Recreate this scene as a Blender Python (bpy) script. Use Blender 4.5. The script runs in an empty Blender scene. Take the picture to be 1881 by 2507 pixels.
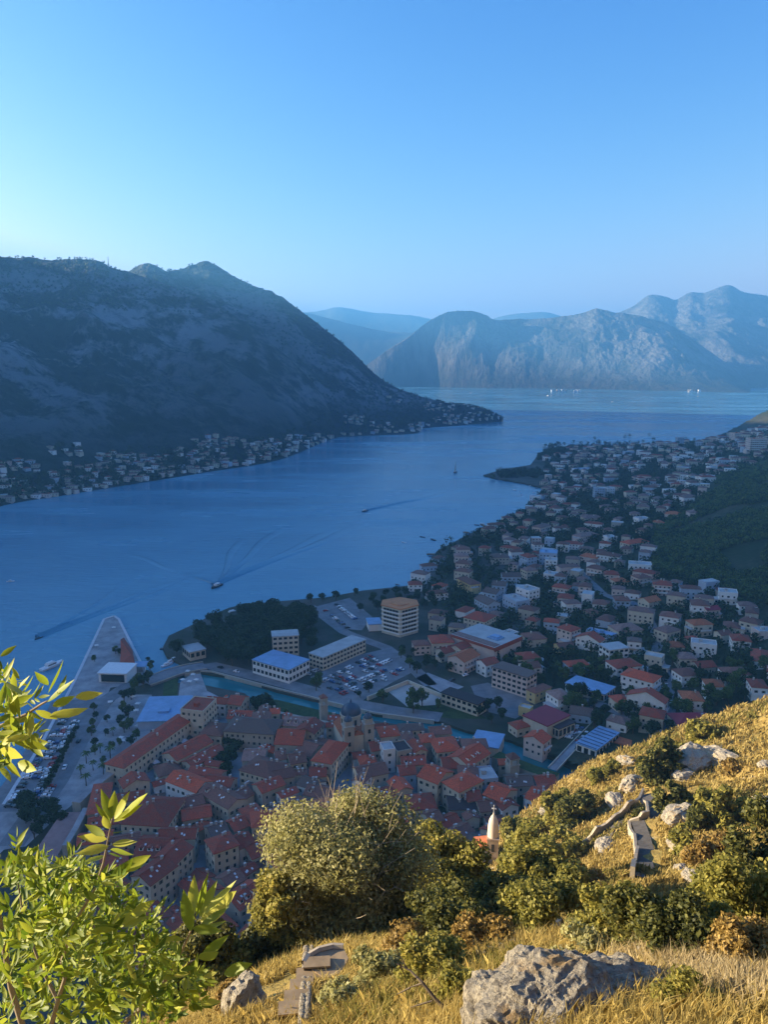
import bpy, bmesh, math, random
import numpy as np
from mathutils import Vector, Matrix
from mathutils.geometry import tessellate_polygon

R = math.radians
rng = np.random.default_rng(7)
random.seed(11)
SC = bpy.context.scene
COL = SC.collection

# ------------------------------------------------------------------ camera
CAM_H, FPX, CX, CY, HOR = 200.0, 1884.0, 940.5, 1253.5, 885.0
PITCH = math.atan((CY - HOR) / FPX)
cd = bpy.data.cameras.new('camera')
cam = bpy.data.objects.new('camera', cd)
COL.objects.link(cam)
cam.location = (0, 0, CAM_H)
cam.rotation_euler = (math.pi / 2 - PITCH, 0, 0)
cd.sensor_fit = 'VERTICAL'
cd.sensor_height = 36.0
cd.lens = 36.0 * FPX / 2507.0
cd.clip_start = 0.1
cd.clip_end = 60000
SC.camera = cam

# ------------------------------------------------------------------ sky, sun, exposure
SUN_EL, SUN_LEFT = 12.5, 85.0          # degrees above horizon, degrees left of the view axis
w = bpy.data.worlds.new('World')
SC.world = w
w.use_nodes = True
wn = w.node_tree.nodes
wl = w.node_tree.links
wn.clear()
sky = wn.new('ShaderNodeTexSky')
sky.sky_type = 'NISHITA'
sky.sun_disc = False
sky.sun_elevation = R(SUN_EL)
sky.sun_rotation = R(-SUN_LEFT)
sky.altitude = 200
sky.air_density = 1.0
sky.dust_density = 1.1
sky.ozone_density = 2.2
bg = wn.new('ShaderNodeBackground')
bg.inputs['Strength'].default_value = 0.15
wo = wn.new('ShaderNodeOutputWorld')
def wmath(op, a, b):
    m = wn.new('ShaderNodeMath')
    m.operation = op
    wl.new(a, m.inputs[0])
    m.inputs[1].default_value = b
    return m.outputs[0]
sep = wn.new('ShaderNodeSeparateColor')
com = wn.new('ShaderNodeCombineColor')
wl.new(sky.outputs[0], sep.inputs[0])
SKY_GAIN = 0.74
for ch, (gam, k, cap) in enumerate(((2.5, 9.8, 1.0), (1.6, 2.25, 0.95), (0.85, 1.36, 0.93))):     # a deeper blue, like the photograph's rendering of the sky; the glow by the sun levels off
    v = wmath('MINIMUM', wmath('MULTIPLY', wmath('POWER', wmath('MULTIPLY', sep.outputs[ch], 0.15), gam), k), cap)
    wl.new(wmath('MULTIPLY', v, SKY_GAIN / (3.25 * 0.15)), com.inputs[ch])
wl.new(com.outputs[0], bg.inputs[0])
wl.new(bg.outputs[0], wo.inputs[0])

sl = bpy.data.lights.new('sun', 'SUN')
sl.energy = 5.0
sl.angle = R(0.5)
sl.color = (1.0, 0.83, 0.57)
sun = bpy.data.objects.new('sun', sl)
COL.objects.link(sun)
sd = Vector((-math.sin(R(SUN_LEFT)) * math.cos(R(SUN_EL)), math.cos(R(SUN_LEFT)) * math.cos(R(SUN_EL)), math.sin(R(SUN_EL))))
sun.rotation_euler = sd.to_track_quat('Z', 'Y').to_euler()
sun.location = (-200, 100, 400)

SC.view_settings.view_transform = 'Standard'
SC.view_settings.look = 'None'
SC.view_settings.exposure = 2.5
SC.view_settings.gamma = 1.0
SC.view_settings.use_curve_mapping = False
SC.render.engine = 'CYCLES'
SC.cycles.use_denoising = True
SC.cycles.max_bounces = 5
SC.cycles.diffuse_bounces = 2
SC.cycles.glossy_bounces = 2
SC.cycles.transmission_bounces = 2
SC.cycles.volume_bounces = 0
SC.cycles.sample_clamp_indirect = 4.0
SC.cycles.caustics_reflective = False
SC.cycles.caustics_refractive = False

# ------------------------------------------------------------------ pixel <-> world (photograph is 1881 x 2507)
SP, CP = math.sin(PITCH), math.cos(PITCH)
def ray(px, py):
    a = (px - CX) / FPX
    b = (CY - py) / FPX
    return np.array([a, CP + b * SP, -SP + b * CP])
def gp(px, py, z=2.0):                 # where the sight line meets the level z
    d = ray(px, py)
    t = (z - CAM_H) / d[2]
    return np.array([d[0] * t, d[1] * t, z])
def wp(px, py, y):                     # the point of the sight line y metres ahead
    d = ray(px, py)
    t = y / d[1]
    return np.array([d[0] * t, y, CAM_H + d[2] * t])
def proj(x, y, z):
    z = z - CAM_H
    f = y * CP - z * SP
    u = y * SP + z * CP
    return CX + FPX * x / f, CY - FPX * u / f
FR = {'S': (0, 0, 1.0), 'A': (100, 1650, 2.075), 'B': (600, 1650, 2.075), 'C': (0, 1380, 2.371), 'D': (380, 1400, 2.371),
      'E': (900, 1380, 2.371), 'F': (1250, 1400, 2.631), 'G': (1300, 1000, 2.857), 'H': (950, 1150, 3.018), 'K': (1200, 1700, 2.4376),
      'L': (600, 1950, 2.371), 'M': (1150, 2100, 2.271), 'N': (0, 1560, 2.336), 'O': (0, 580, 1.766), 'Q': (900, 640, 1.692)}
def fr(f, x, y):
    o = FR[f]
    return o[0] + x / o[2], o[1] + y / o[2]

# ------------------------------------------------------------------ noise
def _h(ix, iy, iz, s):
    n = (ix.astype(np.int64) * 374761393 + iy.astype(np.int64) * 668265263 + iz.astype(np.int64) * 2147483647 + s * 974711) & 0xffffffff
    n = ((n ^ (n >> 13)) * 1274126177) & 0xffffffff
    n = ((n ^ (n >> 16)) * 2246822519) & 0xffffffff
    return ((n ^ (n >> 15)) & 0xffff) / 65535.0
def vnoise(x, y, z=0.0, s=0):
    x, y = np.asarray(x, float), np.asarray(y, float)
    z = np.zeros_like(x) + z
    i, j, k = np.floor(x), np.floor(y), np.floor(z)
    u, v, q = x - i, y - j, z - k
    u, v, q = u * u * (3 - 2 * u), v * v * (3 - 2 * v), q * q * (3 - 2 * q)
    i, j, k = i.astype(np.int64), j.astype(np.int64), k.astype(np.int64)
    def L(a, b, t): return a + (b - a) * t
    r = [L(L(_h(i, j, k + d, s), _h(i + 1, j, k + d, s), u), L(_h(i, j + 1, k + d, s), _h(i + 1, j + 1, k + d, s), u), v) for d in (0, 1)]
    return L(r[0], r[1], q) * 2 - 1
def fbm(x, y, z=0.0, o=4, s=0, ridged=False):
    a, t, f = 1.0, 0.0, 1.0
    n = 0.0
    for k in range(o):
        v = vnoise(np.asarray(x) * f, np.asarray(y) * f, np.asarray(z) * f, s + k * 17)
        t = t + a * ((1 - 2 * np.abs(v)) if ridged else v)
        n += a
        a *= 0.5
        f *= 2.03
    return t / n

# ------------------------------------------------------------------ objects
def link(o, parent=None):
    COL.objects.link(o)
    if parent is not None:
        o.parent = parent
    return o
def mesh(name, V, F, mats, mi=None, smooth=False):
    me = bpy.data.meshes.new(name)
    if isinstance(F, np.ndarray):
        V = np.asarray(V, np.float32)
        n, k = F.shape
        me.vertices.add(len(V))
        me.vertices.foreach_set('co', V.ravel())
        me.loops.add(n * k)
        me.loops.foreach_set('vertex_index', F.astype(np.int32).ravel())
        me.polygons.add(n)
        me.polygons.foreach_set('loop_start', np.arange(0, n * k, k, dtype=np.int32))
        me.polygons.foreach_set('loop_total', np.full(n, k, np.int32))
        me.update(calc_edges=True)
    else:
        me.from_pydata([tuple(map(float, v)) for v in V], [], [tuple(map(int, f)) for f in F])
        me.update()
    for m in (mats if isinstance(mats, (list, tuple)) else [mats]):
        me.materials.append(m)
    if mi is not None:
        me.polygons.foreach_set('material_index', np.asarray(mi, np.int32))
    if smooth:
        me.polygons.foreach_set('use_smooth', np.ones(len(me.polygons), bool))
    return me
def put(name, me, parent=None, loc=(0, 0, 0), rz=0.0, sc=None):
    o = bpy.data.objects.new(name, me)
    o.location = loc
    o.rotation_euler = (0, 0, rz)
    if sc is not None:
        o.scale = (sc, sc, sc) if np.isscalar(sc) else sc
    return link(o, parent)
def tag(o, label=None, cat=None, group=None, kind=None):
    if label: o['label'] = label
    if cat: o['category'] = cat
    if group: o['group'] = group
    if kind: o['kind'] = kind
    return o
def thing(name, loc, rz=0.0, cat=None, label=None, group=None):
    return tag(put(name, None, None, loc, rz), label, cat, group)

class MB:                               # collects shapes into one mesh
    def __init__(s): s.V, s.F, s.M = [], [], []
    def add(s, V, F, m=0):
        b = len(s.V)
        s.V += [tuple(v) for v in V]
        s.F += [tuple(i + b for i in f) for f in F]
        s.M += [m] * len(F)
    def box(s, x0, x1, y0, y1, z0, z1, m=0, bottom=True):
        V = [(x0, y0, z0), (x1, y0, z0), (x1, y1, z0), (x0, y1, z0), (x0, y0, z1), (x1, y0, z1), (x1, y1, z1), (x0, y1, z1)]
        F = [(4, 5, 6, 7), (0, 1, 5, 4), (1, 2, 6, 5), (2, 3, 7, 6), (3, 0, 4, 7)]
        if bottom: F.append((3, 2, 1, 0))
        s.add(V, F, m)
    def prism(s, poly, z0, z1, m=0, mt=None):
        n = len(poly)
        a = sum(poly[i][0] * poly[(i + 1) % n][1] - poly[(i + 1) % n][0] * poly[i][1] for i in range(n))
        if a < 0: poly = poly[::-1]
        s.add([(p[0], p[1], z0) for p in poly] + [(p[0], p[1], z1) for p in poly],
              [(i, (i + 1) % n, n + (i + 1) % n, n + i) for i in range(n)], m)
        tri = tessellate_polygon([[Vector((p[0], p[1], 0)) for p in poly]])
        s.add([(p[0], p[1], z1) for p in poly], [t[::-1] if _cw(poly, t) else t for t in tri], m if mt is None else mt)
    def tube(s, P, rad, n=6, m=0, cap=True):
        V, F = tube(P, rad, n, cap)
        s.add(V, F, m)
    def lathe(s, prof, n=12, m=0, c=(0, 0)):
        V = []
        for (r, z) in prof:
            for k in range(n):
                a = 2 * math.pi * k / n
                V.append((c[0] + r * math.cos(a), c[1] + r * math.sin(a), z))
        F = [(i * n + k, i * n + (k + 1) % n, (i + 1) * n + (k + 1) % n, (i + 1) * n + k) for i in range(len(prof) - 1) for k in range(n)]
        F.append(tuple((len(prof) - 1) * n + k for k in range(n)))
        s.add(V, F, m)
    def me(s, name, mats, smooth=False): return mesh(name, s.V, s.F, mats, s.M, smooth)
def _cw(poly, t):
    a, b, c = (poly[i] for i in t)
    return (b[0] - a[0]) * (c[1] - a[1]) - (b[1] - a[1]) * (c[0] - a[0]) < 0
def tube(P, rad, n=6, cap=True):
    P = [Vector(p) for p in P]
    V, F = [], []
    x = None
    for i, p in enumerate(P):
        t = (P[min(i + 1, len(P) - 1)] - P[max(i - 1, 0)]).normalized()
        if x is None:
            x = t.orthogonal().normalized()
        x = (x - t * x.dot(t)).normalized()
        y = t.cross(x)
        r = rad[i] if not np.isscalar(rad) else rad
        for k in range(n):
            a = 2 * math.pi * k / n
            V.append(p + x * (r * math.cos(a)) + y * (r * math.sin(a)))
    for i in range(len(P) - 1):
        for k in range(n):
            F.append((i * n + k, i * n + (k + 1) % n, (i + 1) * n + (k + 1) % n, (i + 1) * n + k))
    if cap:
        F.append(tuple((len(P) - 1) * n + k for k in range(n)))
    return [tuple(v) for v in V], F

# ------------------------------------------------------------------ materials
class NT:
    def __init__(s, name, rough=0.85, spec=0.3):
        s.m = bpy.data.materials.new(name)
        s.m.use_nodes = True
        s.n, s.l = s.m.node_tree.nodes, s.m.node_tree.links
        s.b = s.n['Principled BSDF']
        s.b.inputs['Roughness'].default_value = rough
        s.b.inputs['Specular IOR Level'].default_value = spec
        s.tc = s.n.new('ShaderNodeNewGeometry').outputs['Position']
    def noise(s, scale, detail=4, rough=0.6, vec=None, dist=0.0):
        t = s.n.new('ShaderNodeTexNoise')
        t.inputs['Scale'].default_value = scale
        t.inputs['Detail'].default_value = detail
        t.inputs['Roughness'].default_value = rough
        t.inputs['Distortion'].default_value = dist
        s.l.new(vec or s.tc, t.inputs['Vector'])
        return t.outputs['Fac']
    def mapping(s, sc, rot=(0, 0, 0)):
        t = s.n.new('ShaderNodeMapping')
        t.inputs['Scale'].default_value = sc
        t.inputs['Rotation'].default_value = rot
        s.l.new(s.tc, t.inputs['Vector'])
        return t.outputs[0]
    def ramp(s, fac, stops, interp='LINEAR'):
        r = s.n.new('ShaderNodeValToRGB')
        r.color_ramp.interpolation = interp
        e = r.color_ramp.elements
        while len(e) < len(stops): e.new(0.5)
        for k, (p, c) in enumerate(stops):
            e[k].position = p
            e[k].color = (c, c, c, 1) if np.isscalar(c) else (*c, 1)
        s.l.new(fac, r.inputs[0])
        return r.outputs[0]
    def mix(s, fac, a, b, mode='MIX'):
        m = s.n.new('ShaderNodeMix')
        m.data_type = 'RGBA'
        m.blend_type = mode
        for sock, v in ((m.inputs[0], fac), (m.inputs[6], a), (m.inputs[7], b)):
            if hasattr(v, 'is_output'): s.l.new(v, sock)
            elif np.isscalar(v): sock.default_value = v if sock is m.inputs[0] else (v, v, v, 1)
            else: sock.default_value = (*v, 1)
        return m.outputs[2]
    def math(s, op, a, b):
        m = s.n.new('ShaderNodeMath')
        m.operation = op
        for i, v in enumerate((a, b)):
            if hasattr(v, 'is_output'): s.l.new(v, m.inputs[i])
            else: m.inputs[i].default_value = v
        return m.outputs[0]
    def island(s):
        return s.n.new('ShaderNodeNewGeometry').outputs['Random Per Island']
    def objrand(s):
        return s.n.new('ShaderNodeObjectInfo').outputs['Random']
    def color(s, c):
        if hasattr(c, 'is_output'): s.l.new(c, s.b.inputs['Base Color'])
        else: s.b.inputs['Base Color'].default_value = (*c, 1)
        return s
    def bump(s, h, strength=0.5, dist=1.0):
        b = s.n.new('ShaderNodeBump')
        b.inputs['Strength'].default_value = strength
        b.inputs['Distance'].default_value = dist
        s.l.new(h, b.inputs['Height'])
        s.l.new(b.outputs[0], s.b.inputs['Normal'])
        return s
def flat(name, c, rough=0.8, var=0.25, scale=0.6, spec=0.3):
    t = NT(name, rough, spec)
    n = t.noise(scale, 5, 0.65)
    lo = tuple(x * (1 - var) for x in c)
    hi = tuple(min(1, x * (1 + var)) for x in c)
    return t.color(t.ramp(n, [(0.3, lo), (0.7, hi)])).m
def leafmat(name, stops, trans=0.35, scale=0.3, rough=0.6, patch=0.35):
    t = NT(name, rough, 0.25)
    i = t.island()
    n = t.noise(scale, 2, 0.5)
    f = t.math('ADD', t.math('MULTIPLY', i, 1 - patch), t.math('MULTIPLY', t.ramp(n, [(0.3, 0.0), (0.7, 1.0)]), patch))
    c = t.ramp(f, stops)
    t.color(c)
    if trans > 0:
        tr = t.n.new('ShaderNodeBsdfTranslucent')
        t.l.new(c, tr.inputs['Color'])
        mx = t.n.new('ShaderNodeMixShader')
        mx.inputs[0].default_value = trans
        t.l.new(t.b.outputs[0], mx.inputs[1])
        t.l.new(tr.outputs[0], mx.inputs[2])
        t.l.new(mx.outputs[0], t.n['Material Output'].inputs['Surface'])
    return t.m
def roofmat(name, c, mott=0.65):
    t = NT(name, 0.8, 0.3)
    n1 = t.noise(0.35, 5, 0.7)
    n2 = t.noise(2.2, 3, 0.7)
    base = t.ramp(t.objrand(), [(0.0, tuple(x * 0.72 for x in c)), (1.0, tuple(x * 1.25 for x in c))])
    old = t.mix(t.ramp(n1, [(0.42, 0.0), (0.66, mott)]), base, (0.20, 0.115, 0.08))
    col = t.mix(t.ramp(n2, [(0.32, 0.62), (0.6, 0.0)]), old, (0.09, 0.035, 0.025))
    return t.color(col).bump(n2, 0.5, 0.15).m
def wallmat(name, c, dirt=0.35):
    t = NT(name, 0.9, 0.2)
    n = t.noise(0.5, 5, 0.7, t.mapping((1, 1, 0.35)))
    col = t.mix(t.ramp(n, [(0.4, 0.0), (0.75, dirt)]), c, tuple(x * 0.5 for x in c))
    return t.color(col).m
M = {}
M['roof_red'] = roofmat('roof red tile', (0.48, 0.085, 0.04))
M['roof_bright'] = roofmat('roof bright red tile', (0.64, 0.115, 0.045), 0.3)
M['roof_orange'] = roofmat('roof orange tile', (0.52, 0.15, 0.055), 0.25)
M['roof_brown'] = roofmat('roof brown tile', (0.27, 0.12, 0.085), 0.5)
M['roof_grey'] = roofmat('roof weathered tile', (0.17, 0.13, 0.11), 0.5)
M['roof_dark'] = roofmat('roof dark sheet', (0.05, 0.05, 0.055), 0.1)
M['roof_maroon'] = flat('roof maroon sheet', (0.27, 0.03, 0.045), 0.6, 0.12, 0.15)
M['roof_light'] = flat('roof pale sheet', (0.42, 0.43, 0.42), 0.7, 0.2, 0.15)
M['roof_blue'] = flat('roof blue sheet', (0.22, 0.36, 0.55), 0.5, 0.18, 0.2)
M['roof_pink'] = roofmat('roof faded pink tile', (0.36, 0.22, 0.18), 0.5)
M['rust_roof'] = flat('rust orange flat roof', (0.62, 0.24, 0.09), 0.8, 0.15, 0.2)
M['wall_stone'] = wallmat('wall limestone', (0.46, 0.42, 0.35), 0.45)
M['wall_cream'] = wallmat('wall cream render', (0.62, 0.55, 0.43))
M['wall_white'] = wallmat('wall white render', (0.82, 0.80, 0.76), 0.2)
M['wall_pink'] = wallmat('wall pink render', (0.68, 0.54, 0.47), 0.25)
M['wall_yellow'] = wallmat('wall yellow render', (0.62, 0.47, 0.22), 0.25)
M['wall_blue'] = wallmat('wall pale blue render', (0.42, 0.50, 0.60), 0.25)
M['glass'] = flat('window glass', (0.02, 0.025, 0.03), 0.15, 0.2, 1.0, 0.5)
M['chimney'] = flat('chimney render', (0.5, 0.46, 0.42), 0.9, 0.3, 1.0)
M['white_paint'] = flat('white paint', (0.78, 0.78, 0.76), 0.6, 0.08)
M['asphalt'] = flat('asphalt', (0.21, 0.212, 0.22), 0.9, 0.25, 0.15)
M['paving'] = flat('stone paving', (0.33, 0.32, 0.32), 0.8, 0.35, 0.12)
M['sand'] = flat('pale sports court', (0.45, 0.42, 0.38), 0.95, 0.12, 0.1)
M['lawn'] = flat('lawn', (0.045, 0.075, 0.022), 0.95, 0.4, 0.3)
M['bark'] = flat('bark', (0.11, 0.085, 0.06), 0.95, 0.4, 6.0)
M['bark_pale'] = flat('pale bark', (0.26, 0.21, 0.15), 0.95, 0.35, 8.0)
M['black'] = flat('black rubber', (0.02, 0.02, 0.02), 0.7, 0.1)
M['dark_green_leaf'] = leafmat('dark tree leaves', [(0.0, (0.012, 0.026, 0.008)), (0.55, (0.03, 0.055, 0.014)), (1.0, (0.06, 0.085, 0.02))], 0.2, 0.12)
M['mid_green_leaf'] = leafmat('green tree leaves', [(0.0, (0.04, 0.08, 0.018)), (0.6, (0.10, 0.155, 0.034)), (1.0, (0.18, 0.20, 0.045))], 0.25, 0.12)
M['cypress_leaf'] = leafmat('cypress leaves', [(0.0, (0.008, 0.018, 0.008)), (1.0, (0.03, 0.05, 0.018))], 0.1, 0.2)

# water
t = NT('sea water', 0.07, 0.5)
t.b.inputs['IOR'].default_value = 1.333
big = t.noise(0.004, 4, 0.6, t.mapping((0.6, 1.7, 1), (0, 0, 0.35)))
t.color(t.ramp(big, [(0.3, (0.07, 0.24, 0.36)), (0.7, (0.13, 0.34, 0.45))]))
t.l.new(t.ramp(big, [(0.38, 0.04), (0.62, 0.32)]), t.b.inputs['Roughness'])
wv = t.noise(0.11, 5, 0.65, t.mapping((0.5, 1.4, 1), (0, 0, 0.5)))
t.bump(wv, 0.6, 1.2)
M['sea'] = t.m
t = NT('river water', 0.08, 0.5)
t.b.inputs['IOR'].default_value = 1.333
t.color(t.ramp(t.noise(0.03, 3), [(0.3, (0.015, 0.13, 0.15)), (0.7, (0.02, 0.19, 0.21))]))
t.bump(t.noise(0.6, 3), 0.15, 0.2)
M['river'] = t.m

# ------------------------------------------------------------------ height fields
def tps_fit(P):
    P = np.asarray(P, float)
    n = len(P)
    d = np.hypot(P[:, None, 0] - P[None, :, 0], P[:, None, 1] - P[None, :, 1]) / 100.0
    K = np.where(d > 0, d * d * np.log(np.maximum(d, 1e-9)), 0.0) + np.eye(n) * 0.002
    A = np.zeros((n + 3, n + 3))
    A[:n, :n] = K
    A[:n, n], A[:n, n + 1:n + 3] = 1, P[:, :2] / 100
    A[n, :n], A[n + 1:, :n] = 1, P[:, :2].T / 100
    c = np.linalg.solve(A, np.concatenate([P[:, 2], np.zeros(3)]))
    def f(x, y):
        x, y = np.asarray(x, float) / 100, np.asarray(y, float) / 100
        d2 = (x[..., None] - P[:, 0] / 100) ** 2 + (y[..., None] - P[:, 1] / 100) ** 2
        k = np.where(d2 > 1e-12, 0.5 * d2 * np.log(np.maximum(d2, 1e-12)), 0.0)
        return k @ c[:n] + c[n] + c[n + 1] * x + c[n + 2] * y
    return f

HP = [(0, -2, 198.4), (-2, 3, 195.2), (0, -60, 250), (90, -50, 270), (-90, -50, 225), (-60, 0, 185),
      wp(1350, 2430, 9.5), wp(1050, 2470, 12), wp(1881, 2470, 10), (12, 2, 198.5), wp(1500, 2285, 14), (-1.5, 12, 186.3), (-1, 7, 191.2), (-5, 12, 184.5), wp(900, 2480, 16), wp(700, 2505, 17), wp(700, 2400, 24), wp(850, 2310, 33), wp(850, 2295, 36),
      wp(1200, 2300, 36), wp(1600, 2330, 30), wp(500, 2440, 24), (-12, 20, 176), (-25, 30, 158), (-45, 60, 122), (-70, 110, 70),
      (-8, 60, 147), (4, 110, 104), (-10, 160, 55), wp(1205, 2110, 150), wp(1545, 2150, 80), wp(1590, 1985, 112), wp(1400, 2180, 75),
      wp(1881, 2150, 60), wp(1881, 1950, 115), wp(1881, 1735, 185), wp(1600, 1840, 185), wp(1390, 1930, 188), wp(1250, 2040, 165),
      wp(1700, 1950, 125), wp(1450, 2030, 125), (120, 100, 165), (170, 180, 150), (230, 260, 130), (150, 290, 50), (190, 330, 40), (110, 280, 22), (75, 285, 5),
      (25, 230, 8), (0, 230, 2), (-60, 205, 2), (-130, 180, 2), (-200, 160, 2), (-160, 60, 60), (260, 380, 60), (330, 420, 95), (95, 330, -8), (140, 360, -5)]
_hz = tps_fit(HP)
def hill(x, y):
    x, y = np.asarray(x, float), np.asarray(y, float)
    r = np.hypot(x, y)
    z = _hz(x, y)
    a = np.clip((r - 25) / 60, 0, 1)
    z = z + a * (3.0 * fbm(x / 22, y / 22, 0, 4, 3) + 2.2 * np.maximum(0, fbm(x / 9, y / 9, 0, 3, 9, True) - 0.1)) \
        + np.clip((r - 6) / 20, 0, 1) * 0.45 * fbm(x / 3.1, y / 3.1, 0, 3, 5)
    return np.maximum(z, -6)
_ts = 3.0 * 1.006 ** np.arange(900)
def hit(px, py, fallback=60.0):        # where the sight line meets the hillside
    d = ray(px, py)
    X, Y, Z = d[0] * _ts, d[1] * _ts, CAM_H + d[2] * _ts
    b = np.nonzero(hill(X, Y) > Z)[0]
    k = b[0] if len(b) else int(np.argmin(np.abs(_ts - fallback)))
    return np.array([X[k], Y[k], float(hill(X[k], Y[k]))])

GP = [gp(976, 1441, 0), gp(1059, 1408, 0), gp(1116, 1325, 0), gp(1248, 1266, 0), gp(1341, 1216, 0), gp(1349, 1095, 0), gp(1450, 1090, 0), gp(1600, 1088, 2),
      gp(600, 1800, 0), gp(900, 1650, 0), gp(1200, 1750, 0), gp(1000, 1500, 0), gp(1200, 1500, 1), gp(1200, 1400, 1), gp(400, 1700, 0), gp(300, 2000, 0),
      gp(1400, 1500, 4), gp(1500, 1700, 5), gp(1600, 1750, 8), gp(1500, 1300, 10), gp(1450, 1200, 6), gp(1550, 1180, 14), gp(1550, 1600, 7), gp(1620, 1480, 14),
      wp(1700, 1650, 455), wp(1881, 1650, 430), wp(1881, 1500, 540), wp(1881, 1350, 660), wp(1881, 1230, 780), wp(1881, 1120, 1150), wp(1881, 1050, 1850),
      wp(1750, 1320, 720), wp(1620, 1330, 780), wp(1700, 1150, 1200), wp(1750, 1080, 1900),
      (450, 500, 110), (600, 800, 150), (900, 1200, 180), (1300, 1900, 170), (1300, 2600, 120), (400, 430, 90), (900, 600, 260), (1500, 1200, 330), (300, 330, 40), (100, 2600, -20), (-300, 700, -20)]
_gz = tps_fit(GP)
def ground(x, y):
    x, y = np.asarray(x, float), np.asarray(y, float)
    z = _gz(x, y)
    return np.where(z > 2.0, z + np.clip((z - 4) / 20, 0, 1) * 2.5 * fbm(x / 60, y / 60, 0, 3, 21), 2.0)
def gnd(px, py):                        # sight line on the town's ground
    d = ray(px, py)
    ts = 180 * 1.004 ** np.arange(760)
    X, Y, Z = d[0] * ts, d[1] * ts, CAM_H + d[2] * ts
    b = np.nonzero(ground(X, Y) > Z)[0]
    k = b[0] if len(b) else -1
    return np.array([X[k], Y[k], float(ground(X[k], Y[k]))])

# ------------------------------------------------------------------ water and land
def poly_sheet(name, pts, mat, skirt=None):
    P = [Vector((p[0], p[1], 0)) for p in pts]
    tri = [tuple(t) for t in tessellate_polygon([P])]
    pl = [(p[0], p[1]) for p in pts]
    tri = [t[::-1] if _cw(pl, t) else t for t in tri]
    V = [tuple(p) for p in pts]
    n = len(V)
    F = list(tri)
    if skirt is not None:
        V += [(p[0], p[1], skirt) for p in pts]
        a = sum(pl[i][0] * pl[(i + 1) % n][1] - pl[(i + 1) % n][0] * pl[i][1] for i in range(n))
        for i in range(n):
            j = (i + 1) % n
            F.append((i, n + i, n + j, j) if a > 0 else (j, n + j, n + i, i))
    me = mesh(name, V, F, mat)
    bm = bmesh.new()
    bm.from_mesh(me)
    bmesh.ops.recalc_face_normals(bm, faces=bm.faces)
    up = sum(f.normal.z * f.calc_area() for f in bm.faces)
    if up < 0:
        bmesh.ops.reverse_faces(bm, faces=bm.faces)
    bm.to_mesh(me)
    bm.free()
    return me

tag(put('water', mesh('water', [(-16000, -2500, 0), (16000, -2500, 0), (16000, 16000, 0), (-16000, 16000, 0)], [(0, 1, 2, 3)], M['sea'])), kind='structure')

RIV_S = [(392, 1668), (440, 1672), (494, 1676), (599, 1697), (616, 1713), (717, 1728), (785, 1738), (878, 1759), (1055, 1785), (1120, 1806), (1240, 1852), (1330, 1890), (1400, 1935)]
RIV_N = [(1490, 1935), (1440, 1897), (1340, 1850), (1250, 1812), (1140, 1788), (1080, 1766), (920, 1749), (802, 1719), (760, 1711), (675, 1690), (582, 1660), (494, 1646), (455, 1630)]
COAST = [(408, 1606), (398, 1585), (413, 1556), (470, 1530), (520, 1505), (560, 1488), (600, 1478), (660, 1474), (751, 1466), (800, 1462), (886, 1446), (996, 1434), (1040, 1425), (1059, 1408), (1046, 1384), (1058, 1362),
         (1076, 1345), (1116, 1325), (1182, 1290), (1248, 1267), (1308, 1237), (1341, 1217), (1334, 1195), (1281, 1182), (1215, 1171), (1184, 1163), (1215, 1154), (1231, 1149),
         (1300, 1138), (1316, 1116), (1349, 1097), (1432, 1092), (1600, 1090), (1750, 1078), (1881, 1060)]
QUAY = [(-200, 2300), (13, 1954), (101, 1814), (186, 1658), (253, 1515), (278, 1507), (291, 1515), (360, 1650), (378, 1666)]
land = [gp(*p) for p in QUAY + RIV_S + RIV_N + COAST]
land += [np.array(p, float) for p in ((1250, 2250, 2), (2000, 1900, 2), (1500, 300, 2), (400, 120, 2), (-330, 120, 2))]
t = NT('town ground', 0.92, 0.2)
a = t.noise(0.02, 4, 0.6)
b = t.noise(0.25, 4, 0.7)
t.color(t.mix(t.ramp(b, [(0.35, 0.0), (0.75, 0.7)]), t.ramp(a, [(0.4, (0.035, 0.05, 0.022)), (0.6, (0.11, 0.105, 0.09))]), (0.06, 0.058, 0.05)))
M['town_ground'] = t.m
tag(put('ground', poly_sheet('ground', land, M['town_ground'], -3)), kind='structure')
riv = [gp(*p, z=0.5) for p in RIV_S[1:] + RIV_N[:-1]]
tag(put('river', poly_sheet('river', riv, M['river'])), kind='structure')

# rising ground behind the suburb
az = np.radians(np.linspace(-2, 47, 330))
rr = 300 * (3300 / 300) ** np.linspace(0, 1, 330)
A_, R_ = np.meshgrid(az, rr)
X, Y = R_ * np.sin(A_), R_ * np.cos(A_)
Z = _gz(X, Y)
Z = np.where(Z > 2.0, ground(X, Y), np.maximum(Z - 0.6, 0.6))
n, m = X.shape
idx = np.arange(n * m).reshape(n, m)
F = np.stack([idx[:-1, :-1], idx[:-1, 1:], idx[1:, 1:], idx[1:, :-1]], -1).reshape(-1, 4)
V = np.stack([X, Y, Z], -1).reshape(-1, 3)
def inside_np(x, y, P):
    c = np.zeros(x.shape, bool)
    j = len(P) - 1
    for i in range(len(P)):
        c ^= ((P[i][1] > y) != (P[j][1] > y)) & (x < (P[j][0] - P[i][0]) * (y - P[i][1]) / (P[j][1] - P[i][1] + 1e-12) + P[i][0])
        j = i
    return c
F = F[V[F, 2].max(1) > 1.0][:, ::-1]
fcn = V[F].mean(1)
F = F[inside_np(fcn[:, 0], fcn[:, 1], land)]
t = NT('suburb slope', 0.95, 0.2)
a = t.noise(0.012, 5, 0.65)
b = t.noise(0.12, 4, 0.7)
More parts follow.
